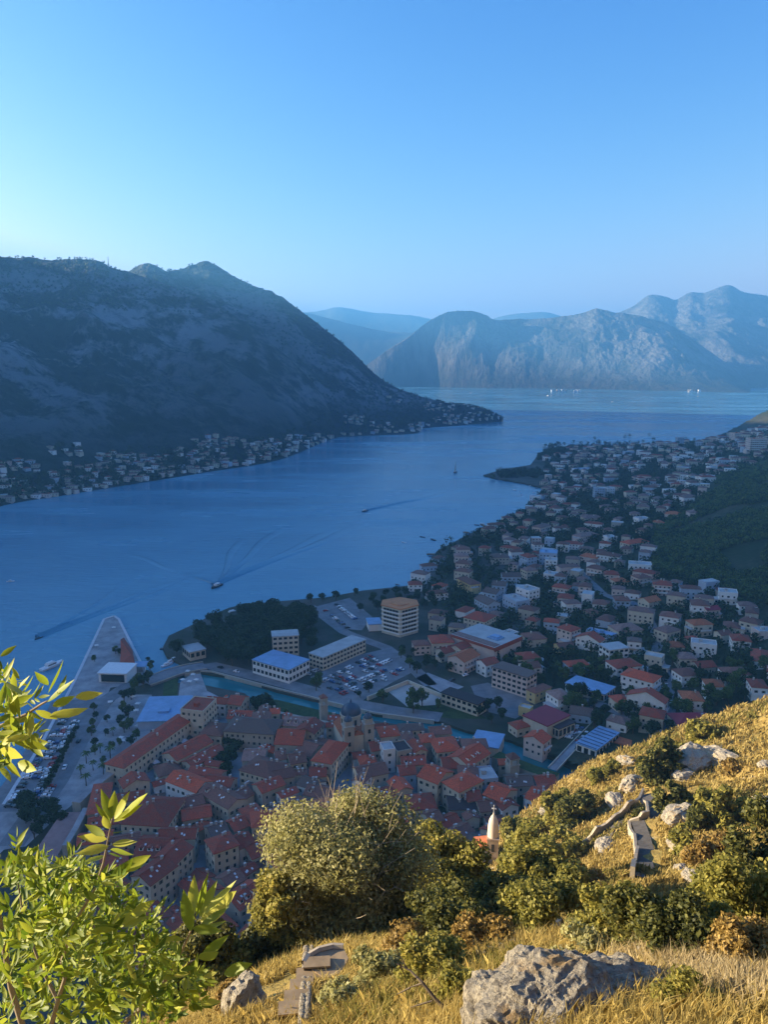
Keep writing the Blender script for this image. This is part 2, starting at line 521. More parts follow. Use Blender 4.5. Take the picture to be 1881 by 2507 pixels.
t.color(t.mix(t.ramp(b, [(0.42, 0.0), (0.66, 0.85)]), t.ramp(a, [(0.4, (0.03, 0.048, 0.018)), (0.62, (0.085, 0.08, 0.05))]), (0.025, 0.04, 0.014)))
t.bump(b, 0.6, 3.0)
M['slope'] = t.m
tag(put('suburb_slope', mesh('suburb_slope', V, F, M['slope'], smooth=True)), kind='structure')

# ------------------------------------------------------------------ mountains
def rockmat(name, green, rock, warm, sc=1.0, rockamt=(0.50, 0.615)):
    t = NT(name, 0.95, 0.15)
    n1 = t.noise(0.0035 * sc, 8, 0.68, t.mapping((1.5, 1.5, 0.4)), 0.3)
    n2 = t.noise(0.02 * sc, 6, 0.7, t.mapping((1.2, 1.2, 0.35)))
    n3 = t.noise(0.0012 * sc, 4, 0.5)
    sx = t.n.new('ShaderNodeSeparateXYZ')
    t.l.new(t.tc, sx.inputs[0])
    band = t.ramp(t.math('MULTIPLY', sx.outputs[2], 0.001 * sc), [(0.03, 0.0), (0.10, 1.0), (0.34, 0.9), (0.5, 0.25)])
    veg = t.mix(t.ramp(n2, [(0.35, 0.0), (0.65, 1.0)]), green, warm)
    f = t.math('MULTIPLY', t.ramp(t.math('ADD', t.math('MULTIPLY', n1, 0.62), t.math('MULTIPLY', n2, 0.38)), [(rockamt[0] - 0.03, 0.0), (rockamt[1] - 0.07, 1.0)]), band)
    f = t.math('MULTIPLY', f, t.ramp(n3, [(0.38, 0.25), (0.58, 1.0)]))
    t.color(t.mix(f, veg, rock))
    t.bump(t.math('ADD', n1, t.math('MULTIPLY', n2, 0.5)), 0.9, 40 / sc)
    return t.m
M['mtn_near'] = rockmat('forested limestone mountain', (0.012, 0.024, 0.012), (0.25, 0.26, 0.285), (0.03, 0.038, 0.033))
M['mtn_far'] = rockmat('dry limestone mountain', (0.035, 0.045, 0.035), (0.21, 0.205, 0.20), (0.07, 0.065, 0.055), 0.5, (0.44, 0.62))
M['mtn_blue'] = flat('distant hills', (0.07, 0.08, 0.06), 0.95, 0.2, 0.001)

def loft(name, cols, mat, nu=420, nv=130, back=0.8, amp=0.10, nscale=260, seed=1, concave=1.25, rim=0.012):
    # cols: (foot point, ridge point) along the range; foot at the water, slope up to the ridge, and down again behind
    S = np.array([c[0] for c in cols], float)
    T = np.array([c[1] for c in cols], float)
    k = np.arange(len(cols))
    u = np.linspace(0, len(cols) - 1, nu)
    def cr(P):                          # smooth interpolation
        m = np.gradient(P, axis=0)
        i = np.clip(u.astype(int), 0, len(cols) - 2)
        f = (u - i)[:, None]
        d = P[i + 1] - P[i]
        h0, h1 = m[i], m[i + 1]
        lim = 2.0 * np.abs(d)
        h0, h1 = np.clip(h0, -lim, lim), np.clip(h1, -lim, lim)
        return (2 * f ** 3 - 3 * f ** 2 + 1) * P[i] + (f ** 3 - 2 * f ** 2 + f) * h0 + (-2 * f ** 3 + 3 * f ** 2) * P[i + 1] + (f ** 3 - f ** 2) * h1
    S, T = cr(S), cr(T)
    B = T + (T - S) * back
    B[:, 2] = -20
    vf = np.linspace(0, 1, nv)
    vb = np.linspace(0, 1, nv // 3)[1:]
    g = vf[:, None, None]
    Pf = S[None] * (1 - g) + T[None] * g
    Pf[..., 2] = S[None, :, 2] + (T[:, 2] - S[:, 2])[None] * (vf[:, None] ** concave)
    g = vb[:, None, None]
    Pb = T[None] * (1 - g) + B[None] * g
    P = np.concatenate([Pf, Pb], 0)
    vv = np.concatenate([vf, 1 + vb])
    hz = T[:, 2][None]
    env = np.clip(np.minimum(vv, np.abs(2 - vv)) * 2.2, 0, 1)[:, None]
    ridge_lock = 1 - np.exp(-((vv - 1) / 0.16) ** 2)[:, None] * 0.93
    x, y = P[..., 0] / nscale, P[..., 1] / nscale
    nz = fbm(x, y, 0, 6, seed, True) * 0.9 + fbm(x * 0.5, y * 0.5, 0, 3, seed + 50) * 0.6
    P[..., 2] += (nz - 0.25) * amp * np.maximum(hz, 60) * env * ridge_lock
    P[..., 2] += rim * np.maximum(hz, 60) * fbm(P[..., 0] / (nscale * 0.1), P[..., 1] / (nscale * 0.1), 0, 4, seed + 9) * np.clip(vv * 8, 0, 1)[:, None]
    P[0, :, 2] = -2
    n, m = P.shape[:2]
    idx = np.arange(n * m).reshape(n, m)
    F = np.stack([idx[:-1, :-1], idx[:-1, 1:], idx[1:, 1:], idx[1:, :-1]], -1).reshape(-1, 4)
    o = tag(put(name, mesh(name, P.reshape(-1, 3), F, mat, smooth=True)), kind='structure')
    return P

Wd = lambda x, y, z=0: np.array([x, y, z], float)
far_shore = [(0, 1241), (147, 1215), (340, 1184), (510, 1156), (680, 1127), (793, 1082), (827, 1071), (1020, 1061), (1037, 1049), (1133, 1041), (1229, 1032)]
fs = [gp(*p, z=0.3) for p in far_shore]
front = [(Wd(-560, -1200), Wd(-1500, -1200, 470)), (Wd(-560, -400), Wd(-1450, -400, 420)), (Wd(-560, 150), Wd(-1420, 250, 392)), (Wd(-560, 500), Wd(-1400, 650, 455)), (Wd(-545, 780), Wd(-1330, 1250, 530)), (Wd(-530, 900), Wd(-1260, 1800, 570)),
         (fs[0], wp(0, 628, 2350)), (fs[1], wp(130, 634, 2380)), ((fs[1] + fs[2]) / 2, wp(220, 634, 2400)), (fs[2], wp(290, 660, 2420)), (fs[3], wp(430, 705, 2400)), (fs[4], wp(600, 790, 2300)), (fs[5], wp(760, 930, 2200)), (fs[6], wp(830, 1040, 2150))]
loft('near_mountain', front, M['mtn_near'], 520, 150, 0.5, 0.11, 230, 3)
bk = [(fs[1], wp(200, 700, 2800)), (fs[2], wp(295, 672, 2820)), ((fs[2] + fs[3]) / 2, wp(355, 644, 2860)), (fs[3], wp(412, 663, 2880)), (fs[3] * .6 + fs[4] * .4, wp(462, 652, 2950)), (fs[3] * .4 + fs[4] * .6, wp(512, 642, 3000)), (fs[4], wp(600, 690, 2970)),
      (fs[4] * .5 + fs[5] * .5, wp(680, 722, 2900)), (fs[5], wp(760, 778, 2850)), (fs[6], wp(850, 850, 2780)), (fs[6] * .5 + fs[7] * .5, wp(930, 925, 2750)), (fs[7], wp(1000, 960, 2700)), (fs[8], wp(1090, 985, 2680)), (fs[9], wp(1178, 999, 2640)), (fs[10], wp(1232, 1024, 2620))]
loft('headland_mountain', bk, M['mtn_near'], 460, 140, 0.5, 0.09, 230, 8)

fw = [gp(880, 945, 0), gp(966, 944, 0), gp(1080, 948, 0), gp(1200, 950, 0), gp(1320, 951, 0), gp(1450, 953, 0), gp(1600, 956, 0), gp(1720, 959, 0), gp(1881, 963, 0), gp(2050, 968, 0)]
fm = [(880, 905), (912, 884), (950, 857), (995, 829), (1054, 784), (1101, 763), (1150, 761), (1190, 771), (1213, 784), (1266, 781), (1308, 782), (1367, 776), (1426, 767), (1461, 756), (1497, 764), (1526, 766), (1580, 775), (1640, 795), (1700, 832), (1786, 894), (1845, 950)]
fx = [p[0] for p in fm]
def foot(x):
    X_ = np.interp(x, [880, 966, 1080, 1200, 1320, 1450, 1600, 1720, 1881, 2050], range(10))
    i = int(min(X_, 8))
    return fw[i] * (1 - (X_ - i)) + fw[i + 1] * (X_ - i)
loft('far_mountain', [(foot(p[0]), wp(p[0], p[1], 6500 - 0.5 * abs(p[0] - 1300))) for p in fm], M['mtn_far'], 520, 150, 0.6, 0.17, 430, 15, 1.05, 0.012)
f2 = [(1440, 830), (1500, 775), (1550, 751), (1591, 722), (1633, 727), (1656, 734), (1692, 716), (1724, 717), (1783, 698), (1822, 714), (1881, 724), (1960, 735), (2100, 700), (2300, 690)]
loft('rear_mountain', [(wp(p[0], 965 - max(0, 1700 - p[0]) * 0.05, 6000) * np.array([1, 1, 0]), wp(p[0], p[1], 8300)) for p in f2], M['mtn_far'], 360, 110, 0.6, 0.11, 700, 23, 1.1, 0.006)
f3 = [(1300, 800), (1335, 764), (1362, 770), (1400, 800)]
f4 = [(600, 770), (745, 765), (790, 760), (832, 752), (900, 763), (960, 768), (1010, 772), (1050, 780), (1120, 800), (1250, 770), (1330, 764), (1370, 772), (1450, 800)]
loft('distant_ridge', [(wp(p[0], 900, 9500) * np.array([1, 1, 0]), wp(p[0], p[1], 11200)) for p in f4], M['mtn_blue'], 260, 60, 0.4, 0.06, 900, 31, 1.0, 0.008)
f5 = [(600, 745), (740, 764), (800, 778), (870, 796), (950, 812), (1010, 815), (1080, 830)]
loft('middle_ridge', [(wp(p[0], 910, 7600) * np.array([1, 1, 0]), wp(p[0], p[1], 9000)) for p in f5], M['mtn_blue'], 200, 60, 0.4, 0.06, 900, 37, 1.0, 0.004)

# ------------------------------------------------------------------ haze
hm = bpy.data.materials.new('haze')
hm.use_nodes = True
hm.node_tree.nodes.remove(hm.node_tree.nodes['Principled BSDF'])
pv = hm.node_tree.nodes.new('ShaderNodeVolumePrincipled')
pv.inputs['Color'].default_value = (0.13, 0.45, 1.0, 1)
pv.inputs['Density'].default_value = 0.00015
pv.inputs['Anisotropy'].default_value = 0.25
hm.node_tree.links.new(pv.outputs[0], hm.node_tree.nodes['Material Output'].inputs['Volume'])
mb = MB()
mb.box(-15500, 15500, -2400, 15500, -25, 1180)
tag(put('haze', mb.me('haze', hm)), kind='stuff')

# ------------------------------------------------------------------ foreground hillside
az = np.radians(np.concatenate([np.linspace(-180, -62, 50)[:-1], np.linspace(-62, 62, 460), np.linspace(62, 180, 50)[1:]]))
rr = 1.2 * (420 / 1.2) ** np.linspace(0, 1, 260)
A_, R_ = np.meshgrid(az, rr)
X, Y = R_ * np.sin(A_), R_ * np.cos(A_)
Z = hill(X, Y)
n, m = X.shape
idx = np.arange(n * m).reshape(n, m)
F = np.stack([idx[:-1, :-1], idx[1:, :-1], idx[1:, 1:], idx[:-1, 1:]], -1).reshape(-1, 4)[:, ::-1]
V = np.stack([X, Y, Z], -1).reshape(-1, 3)
F = F[V[F, 2].max(1) > -3]
t = NT('dry grass hillside', 0.95, 0.15)
a = t.noise(0.09, 5, 0.65)
b = t.noise(0.8, 5, 0.7)
c = t.noise(0.2, 6, 0.7)
g = t.ramp(b, [(0.25, (0.13, 0.075, 0.018)), (0.5, (0.31, 0.215, 0.065)), (0.75, (0.42, 0.31, 0.105))])
g = t.mix(t.ramp(a, [(0.5, 0.0), (0.66, 0.75)]), g, (0.12, 0.11, 0.03))
g = t.mix(t.ramp(c, [(0.60, 0.0), (0.66, 1.0)]), g, (0.40, 0.35, 0.27))
t.color(g).bump(b, 0.9, 0.5)
M['hillside'] = t.m
tag(put('hillside', mesh('hillside', V, F, M['hillside'], smooth=True)), kind='structure')

# ------------------------------------------------------------------ flat ground pieces (roads, squares, courts)
def sheet(name, pts, mat, z=2.05, kind='structure', skirt=None):
    P = [gp(*p, z=z) for p in pts]
    return tag(put(name, poly_sheet(name, P, mat, skirt)), kind=kind)
def strip_pts(P, wd):
    P = [np.array(p[:2], float) for p in P]
    L, Rr = [], []
    for i, p in enumerate(P):
        t_ = P[min(i + 1, len(P) - 1)] - P[max(i - 1, 0)]
        t_ /= np.hypot(*t_) + 1e-9
        nrm = np.array([-t_[1], t_[0]]) * wd / 2
        L.append(p + nrm)
        Rr.append(p - nrm)
    return L, Rr
def strip(name, P, wd, mat, zf=None, z=2.07, kind='structure', dz=0.12):
    L, Rr = strip_pts(P, wd)
    V = [(q[0], q[1], z if zf is None else max(float(zf(q[0], q[1])), float(zf(p[0], p[1]))) + dz) for p, q in zip(P, L)] + \
        [(q[0], q[1], z if zf is None else max(float(zf(q[0], q[1])), float(zf(p[0], p[1]))) + dz) for p, q in zip(P, Rr)]
    n = len(P)
    return tag(put(name, mesh(name, V, [(n + i, n + i + 1, i + 1, i) for i in range(n - 1)], mat)), kind=kind)
def dens(P, k=6):
    out = []
    for a, b in zip(P[:-1], P[1:]):
        for i in range(k): out.append(np.asarray(a) + (np.asarray(b) - np.asarray(a)) * i / k)
    return out + [np.asarray(P[-1])]

C = lambda x, y: fr('C', x, y)
D = lambda x, y: fr('D', x, y)
E = lambda x, y: fr('E', x, y)
sheet('quay_pavement', [C(440, 662), C(600, 322), C(660, 305), C(688, 322), C(848, 640), C(760, 700), C(640, 720), C(560, 900), C(330, 1470), C(150, 1640), C(20, 1660), (-150, 2240), C(20, 1395), C(240, 1040)], M['paving'], 2.04)
sheet('promenade', [C(560, 900), C(700, 760), C(880, 760), C(870, 1010), C(640, 1200), C(430, 1390), C(330, 1470)], M['paving'], 2.05)
strip('road', [gp(*C(*p)) for p in ((60, 1640), (330, 1260), (470, 1000), (600, 800), (740, 710), (860, 672))], 11, M['asphalt'], None, 2.09)
strip('parking_aisle', [gp(*C(*p)) for p in ((60, 1440), (230, 1200), (390, 900), (430, 790))], 26, M['asphalt'], None, 2.07)
strip('road', [gp(*D(*p)) for p in ((250, 560), (330, 545), (520, 590), (720, 640), (900, 690), (1180, 770), (1400, 810), (1660, 845))], 12, M['asphalt'], None, 2.11)
sheet('car_park', [D(900, 610), D(1190, 480), D(1320, 450), D(1500, 580), D(1380, 640), D(1200, 750), D(1000, 715)], M['asphalt'], 2.09)
sheet('seafront_car_park', [D(900, 210), D(1130, 150), D(1260, 260), D(1200, 340), D(1090, 330)], M['asphalt'], 2.09)
strip('road', [gp(*D(*p)) for p in ((900, 200), (1100, 350), (1230, 400), (1340, 440), (1500, 560), (1600, 660))], 9, M['asphalt'], None, 2.13)
sheet('bastion_plaza', [D(130, 745), D(145, 640), D(200, 600), D(262, 590), D(300, 690), D(400, 740), D(300, 790)], M['paving'], 2.07)
sheet('moat_garden', [C(940, 805), C(950, 690), C(1035, 655), C(1025, 800)], M['lawn'], 2.09)
sheet('river_bank_lawn', [D(560, 750), D(700, 740), D(1150, 850), D(1160, 880), D(960, 850), D(720, 820)], M['lawn'], 2.09)
sheet('sports_court', [E(118, 740), E(238, 683), E(430, 770), E(400, 820), E(230, 830)], M['sand'], 2.13)
sheet('school_yard', [E(280, 665), E(350, 632), E(560, 715), E(450, 760)], M['paving'], 2.13)
sheet('asphalt_yard', [E(640, 800), E(600, 710), E(700, 690), E(940, 790), E(950, 850), E(860, 900), E(700, 860)], M['asphalt'], 2.11)
sheet('river_bank_lawn', [E(100, 850), E(420, 800), E(650, 870), E(700, 900), E(500, 900), E(250, 870)], M['lawn'], 2.07)
sheet('town_paving', [(300, 1895), (430, 1790), (520, 1735), (700, 1765), (1060, 1805), (1330, 1900), (1300, 2000), (900, 2280), (600, 2420), (350, 2450), (120, 2330), (165, 2000)], M['paving'], 2.03)
strip('road', [gnd(*fr('F', *p)) for p in ((440, -10), (520, 70), (600, 150), (690, 185), (780, 200), (880, 260), (905, 340), (960, 440), (940, 540), (1000, 660), (1050, 760), (1025, 900), (1000, 1000), (1040, 1060))], 7, M['asphalt'], ground, dz=0.35)
strip('road', [gnd(*fr('F', *p)) for p in ((480, 830), (600, 870), (720, 920), (850, 1000))], 8, M['asphalt'], ground, dz=0.35)
sheet('car_park', [fr('F', *p) for p in ((500, 870), (600, 850), (710, 930), (560, 1010), (440, 1110), (350, 1080))], M['asphalt'], 3.2)

# ------------------------------------------------------------------ label helper: every thing gets the words that single it out
LM = []                                 # landmarks a reader can find: (words, px, py)
PEND = []                               # (object, look, category, group, px, py)
ORD = ['nearest', 'second nearest', 'third nearest', 'fourth nearest', 'fifth nearest', 'sixth nearest', 'seventh nearest', 'eighth nearest', 'ninth nearest', 'tenth nearest',
       'eleventh nearest', 'twelfth nearest', 'thirteenth nearest', 'fourteenth nearest', 'fifteenth nearest', 'sixteenth nearest', 'seventeenth nearest', 'eighteenth nearest',
       'nineteenth nearest', 'twentieth nearest'] + [f'{a}-{b} nearest' for a in ('twenty', 'thirty', 'forty', 'fifty', 'sixty') for b in ('first', 'second', 'third', 'fourth', 'fifth', 'sixth', 'seventh', 'eighth', 'ninth')]
def pend(o, look, cat, group, p):
    PEND.append((o, look, cat, group, *proj(*p)))
def settle_labels():
    b = {}
    for rec in PEND:
        o, look, cat, group, px, py = rec
        lm = min(LM, key=lambda q: (q[1] - px) ** 2 + (q[2] - py) ** 2)
        dx, dy = px - lm[1], py - lm[2]
        side = ('right of' if dx > 0 else 'left of') if abs(dx) >= abs(dy) else ('below' if dy > 0 else 'above')
        b.setdefault((look, lm[0], side), []).append((dx * dx + dy * dy, rec))
    for (look, lm, side), L in b.items():
        L.sort(key=lambda q: q[0])
        for i, (d, (o, _, cat, group, px, py)) in enumerate(L):
            tag(o, f'{look} {side} {lm}' if len(L) == 1 else f'{look} {side} {lm}, {ORD[i]}', cat, group)

# ------------------------------------------------------------------ houses
CH = MB(); CH.box(-0.4, 0.4, -0.4, 0.4, -0.8, 1.2); CH.box(-0.5, 0.5, -0.5, 0.5, 1.2, 1.35)
CHM = CH.me('chimney', M['chimney'])
SK = MB(); SK.box(-0.35, 0.35, -0.45, 0.45, -0.05, 0.12)
M['skylight'] = flat('skylight frame', (0.75, 0.76, 0.78), 0.25, 0.1, 1.0, 0.5)
SKM = SK.me('skylight', M['skylight'])
DO = MB()
DO.box(-0.8, 0.8, -0.9, 0.9, -0.8, 0.7)
DO.add([(-0.95, -1.1, 0.7), (0.95, -1.1, 0.7), (0.95, 0.9, 0.7), (-0.95, 0.9, 0.7), (0, -1.1, 1.25), (0, 0.9, 1.25)], [(0, 1, 4), (2, 3, 5), (1, 2, 5, 4), (3, 0, 4, 5)], 1)
DO.box(-0.45, 0.45, -0.94, -0.88, -0.3, 0.55, 2)
DOMS = {}
def dormer_mesh(rm):
    if rm not in DOMS: DOMS[rm] = DO.me('dormer', [M['wall_white'], M[rm], M['glass']])
    return DOMS[rm]
M['shutter'] = flat('green shutters', (0.05, 0.10, 0.07), 0.6, 0.2, 1.0)
M['stone_trim'] = flat('window surround', (0.45, 0.42, 0.37), 0.8, 0.1, 1.0)
HOUSES = []                             # (cx, cy, L, W, rz) footprints already taken
def windows(L, W, h, step, ww, wh, rs, big=False):
    q = MB()
    nf = max(1, int((h - 0.6) / 2.9))
    fh = (h - 0.4) / nf
    for side in range(4):
        Ls = L if side % 2 == 0 else W
        nw = max(1, int((Ls - 1.0) / step))
        for f in range(nf):
            z0 = 0.2 + f * fh + (0.9 if wh < 2 else 0.5)
            for k in range(nw):
                if rs.random() < 0.06: continue
                c = (k + 0.5) / nw * (Ls - 0.8) + 0.4
                a, b = c - ww / 2, c + ww / 2
                shut = rs.random() < 0.35
                for (lo, hi, d, z1, z2, m) in ((a - 0.12, b + 0.12, 0.05, z0 - 0.12, z0 + wh + 0.12, 1), (a, b, 0.08, z0, z0 + wh, 0)) + (((a - 0.42, a - 0.1, 0.1, z0, z0 + wh, 2), (b + 0.1, b + 0.42, 0.1, z0, z0 + wh, 2)) if shut else ()):
                    if side == 0: q.box(lo, hi, -d, 0.0, z1, z2, m, False)
                    elif side == 1: q.box(L, L + d, lo, hi, z1, z2, m, False)
                    elif side == 2: q.box(lo, hi, W, W + d, z1, z2, m, False)
                    else: q.box(-d, 0.0, lo, hi, z1, z2, m, False)
    return q
def house(ax, ay, rz, L, W, h, roof, tone, wall, zb, look=None, name='house', cat='house', group=None, extras='old', label=None, winstep=2.7, pitch=0.42, bal=False):
    rs = random.Random(int(ax * 13 + ay * 7))
    t = thing(name, (ax, ay, zb), rz)
    c, s = math.cos(rz), math.sin(rz)
    cx, cy = ax + c * L / 2 - s * W / 2, ay + s * L / 2 + c * W / 2
    HOUSES.append((cx, cy, L, W, rz))
    ov = 0.45
    wb = MB()
    rb = MB()
    pts = [(-ov, -ov), (L + ov, -ov), (L + ov, W + ov), (-ov, W + ov)]
    th = 0.22
    def slab(quad):
        b = [(x, y, z - th) for x, y, z in quad]
        n_ = len(quad)
        rb.add(list(quad) + b, [tuple(range(n_)), tuple(range(2 * n_ - 1, n_ - 1, -1))] + [(i, n_ + i, n_ + (i + 1) % n_, (i + 1) % n_) for i in range(n_)])
    if roof == 'f':
        wb.box(0, L, 0, W, -3, h)
        for (x0, x1, y0, y1) in ((0, L, 0, 0.3), (0, L, W - 0.3, W), (0, 0.3, 0.3, W - 0.3), (L - 0.3, L, 0.3, W - 0.3)):
            wb.box(x0, x1, y0, y1, h, h + 0.7, 0, False)
        rb.box(0.3, L - 0.3, 0.3, W - 0.3, h + 0.02, h + 0.2)
        if L * W > 90:
            rb.box(L * .3, L * .3 + 2.2, W * .4, W * .4 + 2.5, h + 0.2, h + 2.0)
        peak = lambda x, y: h + 0.2
    else:
        along = (roof == 'g') or (roof == 'h' and L >= W)
        if roof == 'x': along = False
        span = W if along else L
        rise = span / 2 * pitch
        e = h - ov * pitch + th
        wb.box(0, L, 0, W, -3, h)
        if roof == 'h':
            ins = span / 2 + ov if abs(L - W) > 2 else span / 2 * 0.9 + ov
            if along:
                r0, r1 = (ins - ov, W / 2, h + rise + th), (max(L - ins + ov, ins - ov + 0.3), W / 2, h + rise + th)
            else:
                r0, r1 = (L / 2, ins - ov, h + rise + th), (L / 2, max(W - ins + ov, ins - ov + 0.3), h + rise + th)
            p = [(x, y, e) for x, y in pts]
            if along:
                for qd in ([p[0], p[1], r1, r0], [p[2], p[3], r0, r1], [p[1], p[2], r1], [p[3], p[0], r0]): slab(qd)
            else:
                for qd in ([p[1], p[2], r1, r0], [p[3], p[0], r0, r1], [p[0], p[1], r0], [p[2], p[3], r1]): slab(qd)
        else:
            p = [(x, y, e) for x, y in pts]
            z = h + rise + th
            if along:
                a, b = (-ov, W / 2, z), (L + ov, W / 2, z)
                slab([p[0], p[1], b, a]); slab([p[2], p[3], a, b])
                for x in (0, L):
                    wb.add([(x, 0, h), (x, W, h), (x, W / 2, h + rise)], [(0, 1, 2)])
                if pitch > 0.2: rb.tube([(-ov, W / 2, z), (L + ov, W / 2, z)], 0.16, 5)
            else:
                a, b = (L / 2, -ov, z), (L / 2, W + ov, z)
                slab([p[1], p[2], b, a]); slab([p[3], p[0], a, b])
                for y in (0, W):
                    wb.add([(0, y, h), (L, y, h), (L / 2, y, h + rise)], [(0, 1, 2)])
                if pitch > 0.2: rb.tube([(L / 2, -ov, z), (L / 2, W + ov, z)], 0.16, 5)
        def peak(x, y):
            d = (min(y, W - y) if along else min(x, L - x))
            if roof == 'h': d = min(d, min(x, L - x), min(y, W - y))
            return h + d * pitch + th
    put('wall', wb.me('wall', M[wall]), t)
    ro = put('roof', rb.me('roof', M[tone]), t)
    ww, wh = (0.85, 1.35) if extras == 'old' else (1.05, 1.25)
    q = windows(L, W, h, winstep, ww, wh, rs)
    if q.V:
        tag(put('window', q.me('window', [M['glass'], M['stone_trim'], M['shutter']]), t), kind='stuff')
    if extras == 'old' and roof != 'f':
        for k in range(rs.choice((1, 2, 2, 3))):
            x, y = rs.uniform(.15, .85) * L, rs.uniform(.2, .8) * W
            put('chimney', CHM, ro, (x, y, peak(x, y)))
        for k in range(rs.choice((0, 0, 1, 1, 2, 3))):
            x, y = rs.uniform(.15, .85) * L, rs.uniform(.15, .4) * W
            o = put('skylight', SKM, ro, (x, y, peak(x, y)))
            if roof != 'x': o.rotation_euler = (math.atan(pitch), 0, 0)
            else: o.rotation_euler = (0, -math.atan(pitch) if x < L / 2 else math.atan(pitch), 0)
        if roof == 'g' and L > 11 and rs.random() < 0.55:
            for k in range(rs.choice((1, 2, 3))):
                x = (k + 0.7) * L / 4
                put('dormer', dormer_mesh(tone), ro, (x, W * 0.22, peak(x, W * 0.22) + 0.2))
    elif roof != 'f' and rs.random() < 0.6:
        x, y = rs.uniform(.2, .8) * L, rs.uniform(.3, .7) * W
        put('chimney', CHM, ro, (x, y, peak(x, y)))
    if extras == 'new' and h > 5.5 and rs.random() < .5:
        wx, wy, wh_ = rs.uniform(2.5, 5), rs.uniform(.45, .8) * W, rs.choice((3.0, 3.0, 5.6))
        x0 = L if rs.random() < .6 else -wx
        b_ = MB()
        b_.box(x0, x0 + wx, 0.25, wy, -3, wh_, 0)
        b_.box(x0 - .1 if x0 > 0 else x0 - .25, x0 + wx + (.25 if x0 > 0 else .1), 0.05, wy + .2, wh_, wh_ + .25, 1)
        b_.box(x0 + wx * .25, x0 + wx * .75, .18, .25, .6, 2.3, 2, False)
        put('annex', b_.me('annex', [M[wall], M['roof_light'], M['glass']]), t)
    if bal:
        for f in range(1, max(1, int((h - .6) / 2.9))):
            z0 = f * (h - .4) / max(1, int((h - .6) / 2.9))
            b_ = MB()
            b_.box(L * .12, L * .88, -1.3, -0.01, z0, z0 + 0.18)
            b_.box(L * .12, L * .88, -1.3, -1.2, z0 + 0.18, z0 + 1.0, 0, False)
            put('balcony', b_.me('balcony', M['white_paint']), t)
    if label: tag(t, label, cat, group)
    else: pend(t, look, cat, group, (cx, cy, zb + h))
    return t
TONE = {'roof_red': 'red tiled', 'roof_bright': 'bright red tiled', 'roof_orange': 'orange tiled', 'roof_brown': 'brown tiled', 'roof_grey': 'weathered', 'roof_dark': 'dark', 'roof_maroon': 'maroon',
        'roof_light': 'pale', 'roof_blue': 'blue', 'roof_pink': 'faded pink'}
WALL = {'wall_stone': 'stone', 'wall_cream': 'cream', 'wall_white': 'white', 'wall_pink': 'pink', 'wall_yellow': 'yellow', 'wall_blue': 'pale blue'}
def looks(roof, tone, wall, L, W, h, old):
    form = {'f': 'flat topped', 'h': 'hipped', 'g': 'gabled', 'x': 'gabled'}[roof]
    size = 'long' if L > 2.2 * W else ('tall' if h > 11 else ('low' if h < 5.6 else ''))
    return f"{size + ' ' if size else ''}{WALL[wall]} {form} house, {TONE[tone]} roof"
def edge_house(f, A, B, w, h, roof, tone, wall='wall_stone', town=True, **kw):
    """A, B: ends of the front eave as seen; w: depth in metres, or the eave corner next to A"""
    A_, B_ = fr(f, *A), fr(f, *B)
    def zat(p):
        if town: return 2.0
        g = gnd(p[0], p[1] + 14)
        return float(g[2])
    zb = min(zat(A_), zat(B_))
    a, b = gp(*A_, z=zb + h), gp(*B_, z=zb + h)
    v = (b - a)[:2]
    L = float(np.hypot(*v))
    rz = math.atan2(v[1], v[0])
    if not np.isscalar(w):
        c = gp(*fr(f, *w), z=zb + h)
        nrm = np.array([-v[1], v[0]]) / L
        w = float(np.dot((c - a)[:2], nrm))
        if w < 0:
            w = -w
            a = a - np.append(nrm, 0) * w
    kw.setdefault('extras', 'old' if town else 'new')
    kw.setdefault('group', 'old town houses' if town else 'houses of the suburb')
    kw.setdefault('look', looks(roof, tone, wall, L, w, h, town))
    return house(a[0], a[1], rz, L, w, h, roof, tone, wall, zb, **kw)
r, b_, o_, br, gy, dk = 'roof_red', 'roof_bright', 'roof_orange', 'roof_brown', 'roof_grey', 'roof_dark'
edge_house('A', (420, 478), (782, 222), 11, 11, 'h', r, 'wall_cream', name='palace', cat='palace', label='very long cream palace with one narrow red roof along the promenade', winstep=3.0)
edge_house('A', (822, 195), (892, 128), 13, 17, 'f', r, 'wall_cream', name='house', cat='house', label='tall square cream block with red roof behind white parapet, ending the long palace')
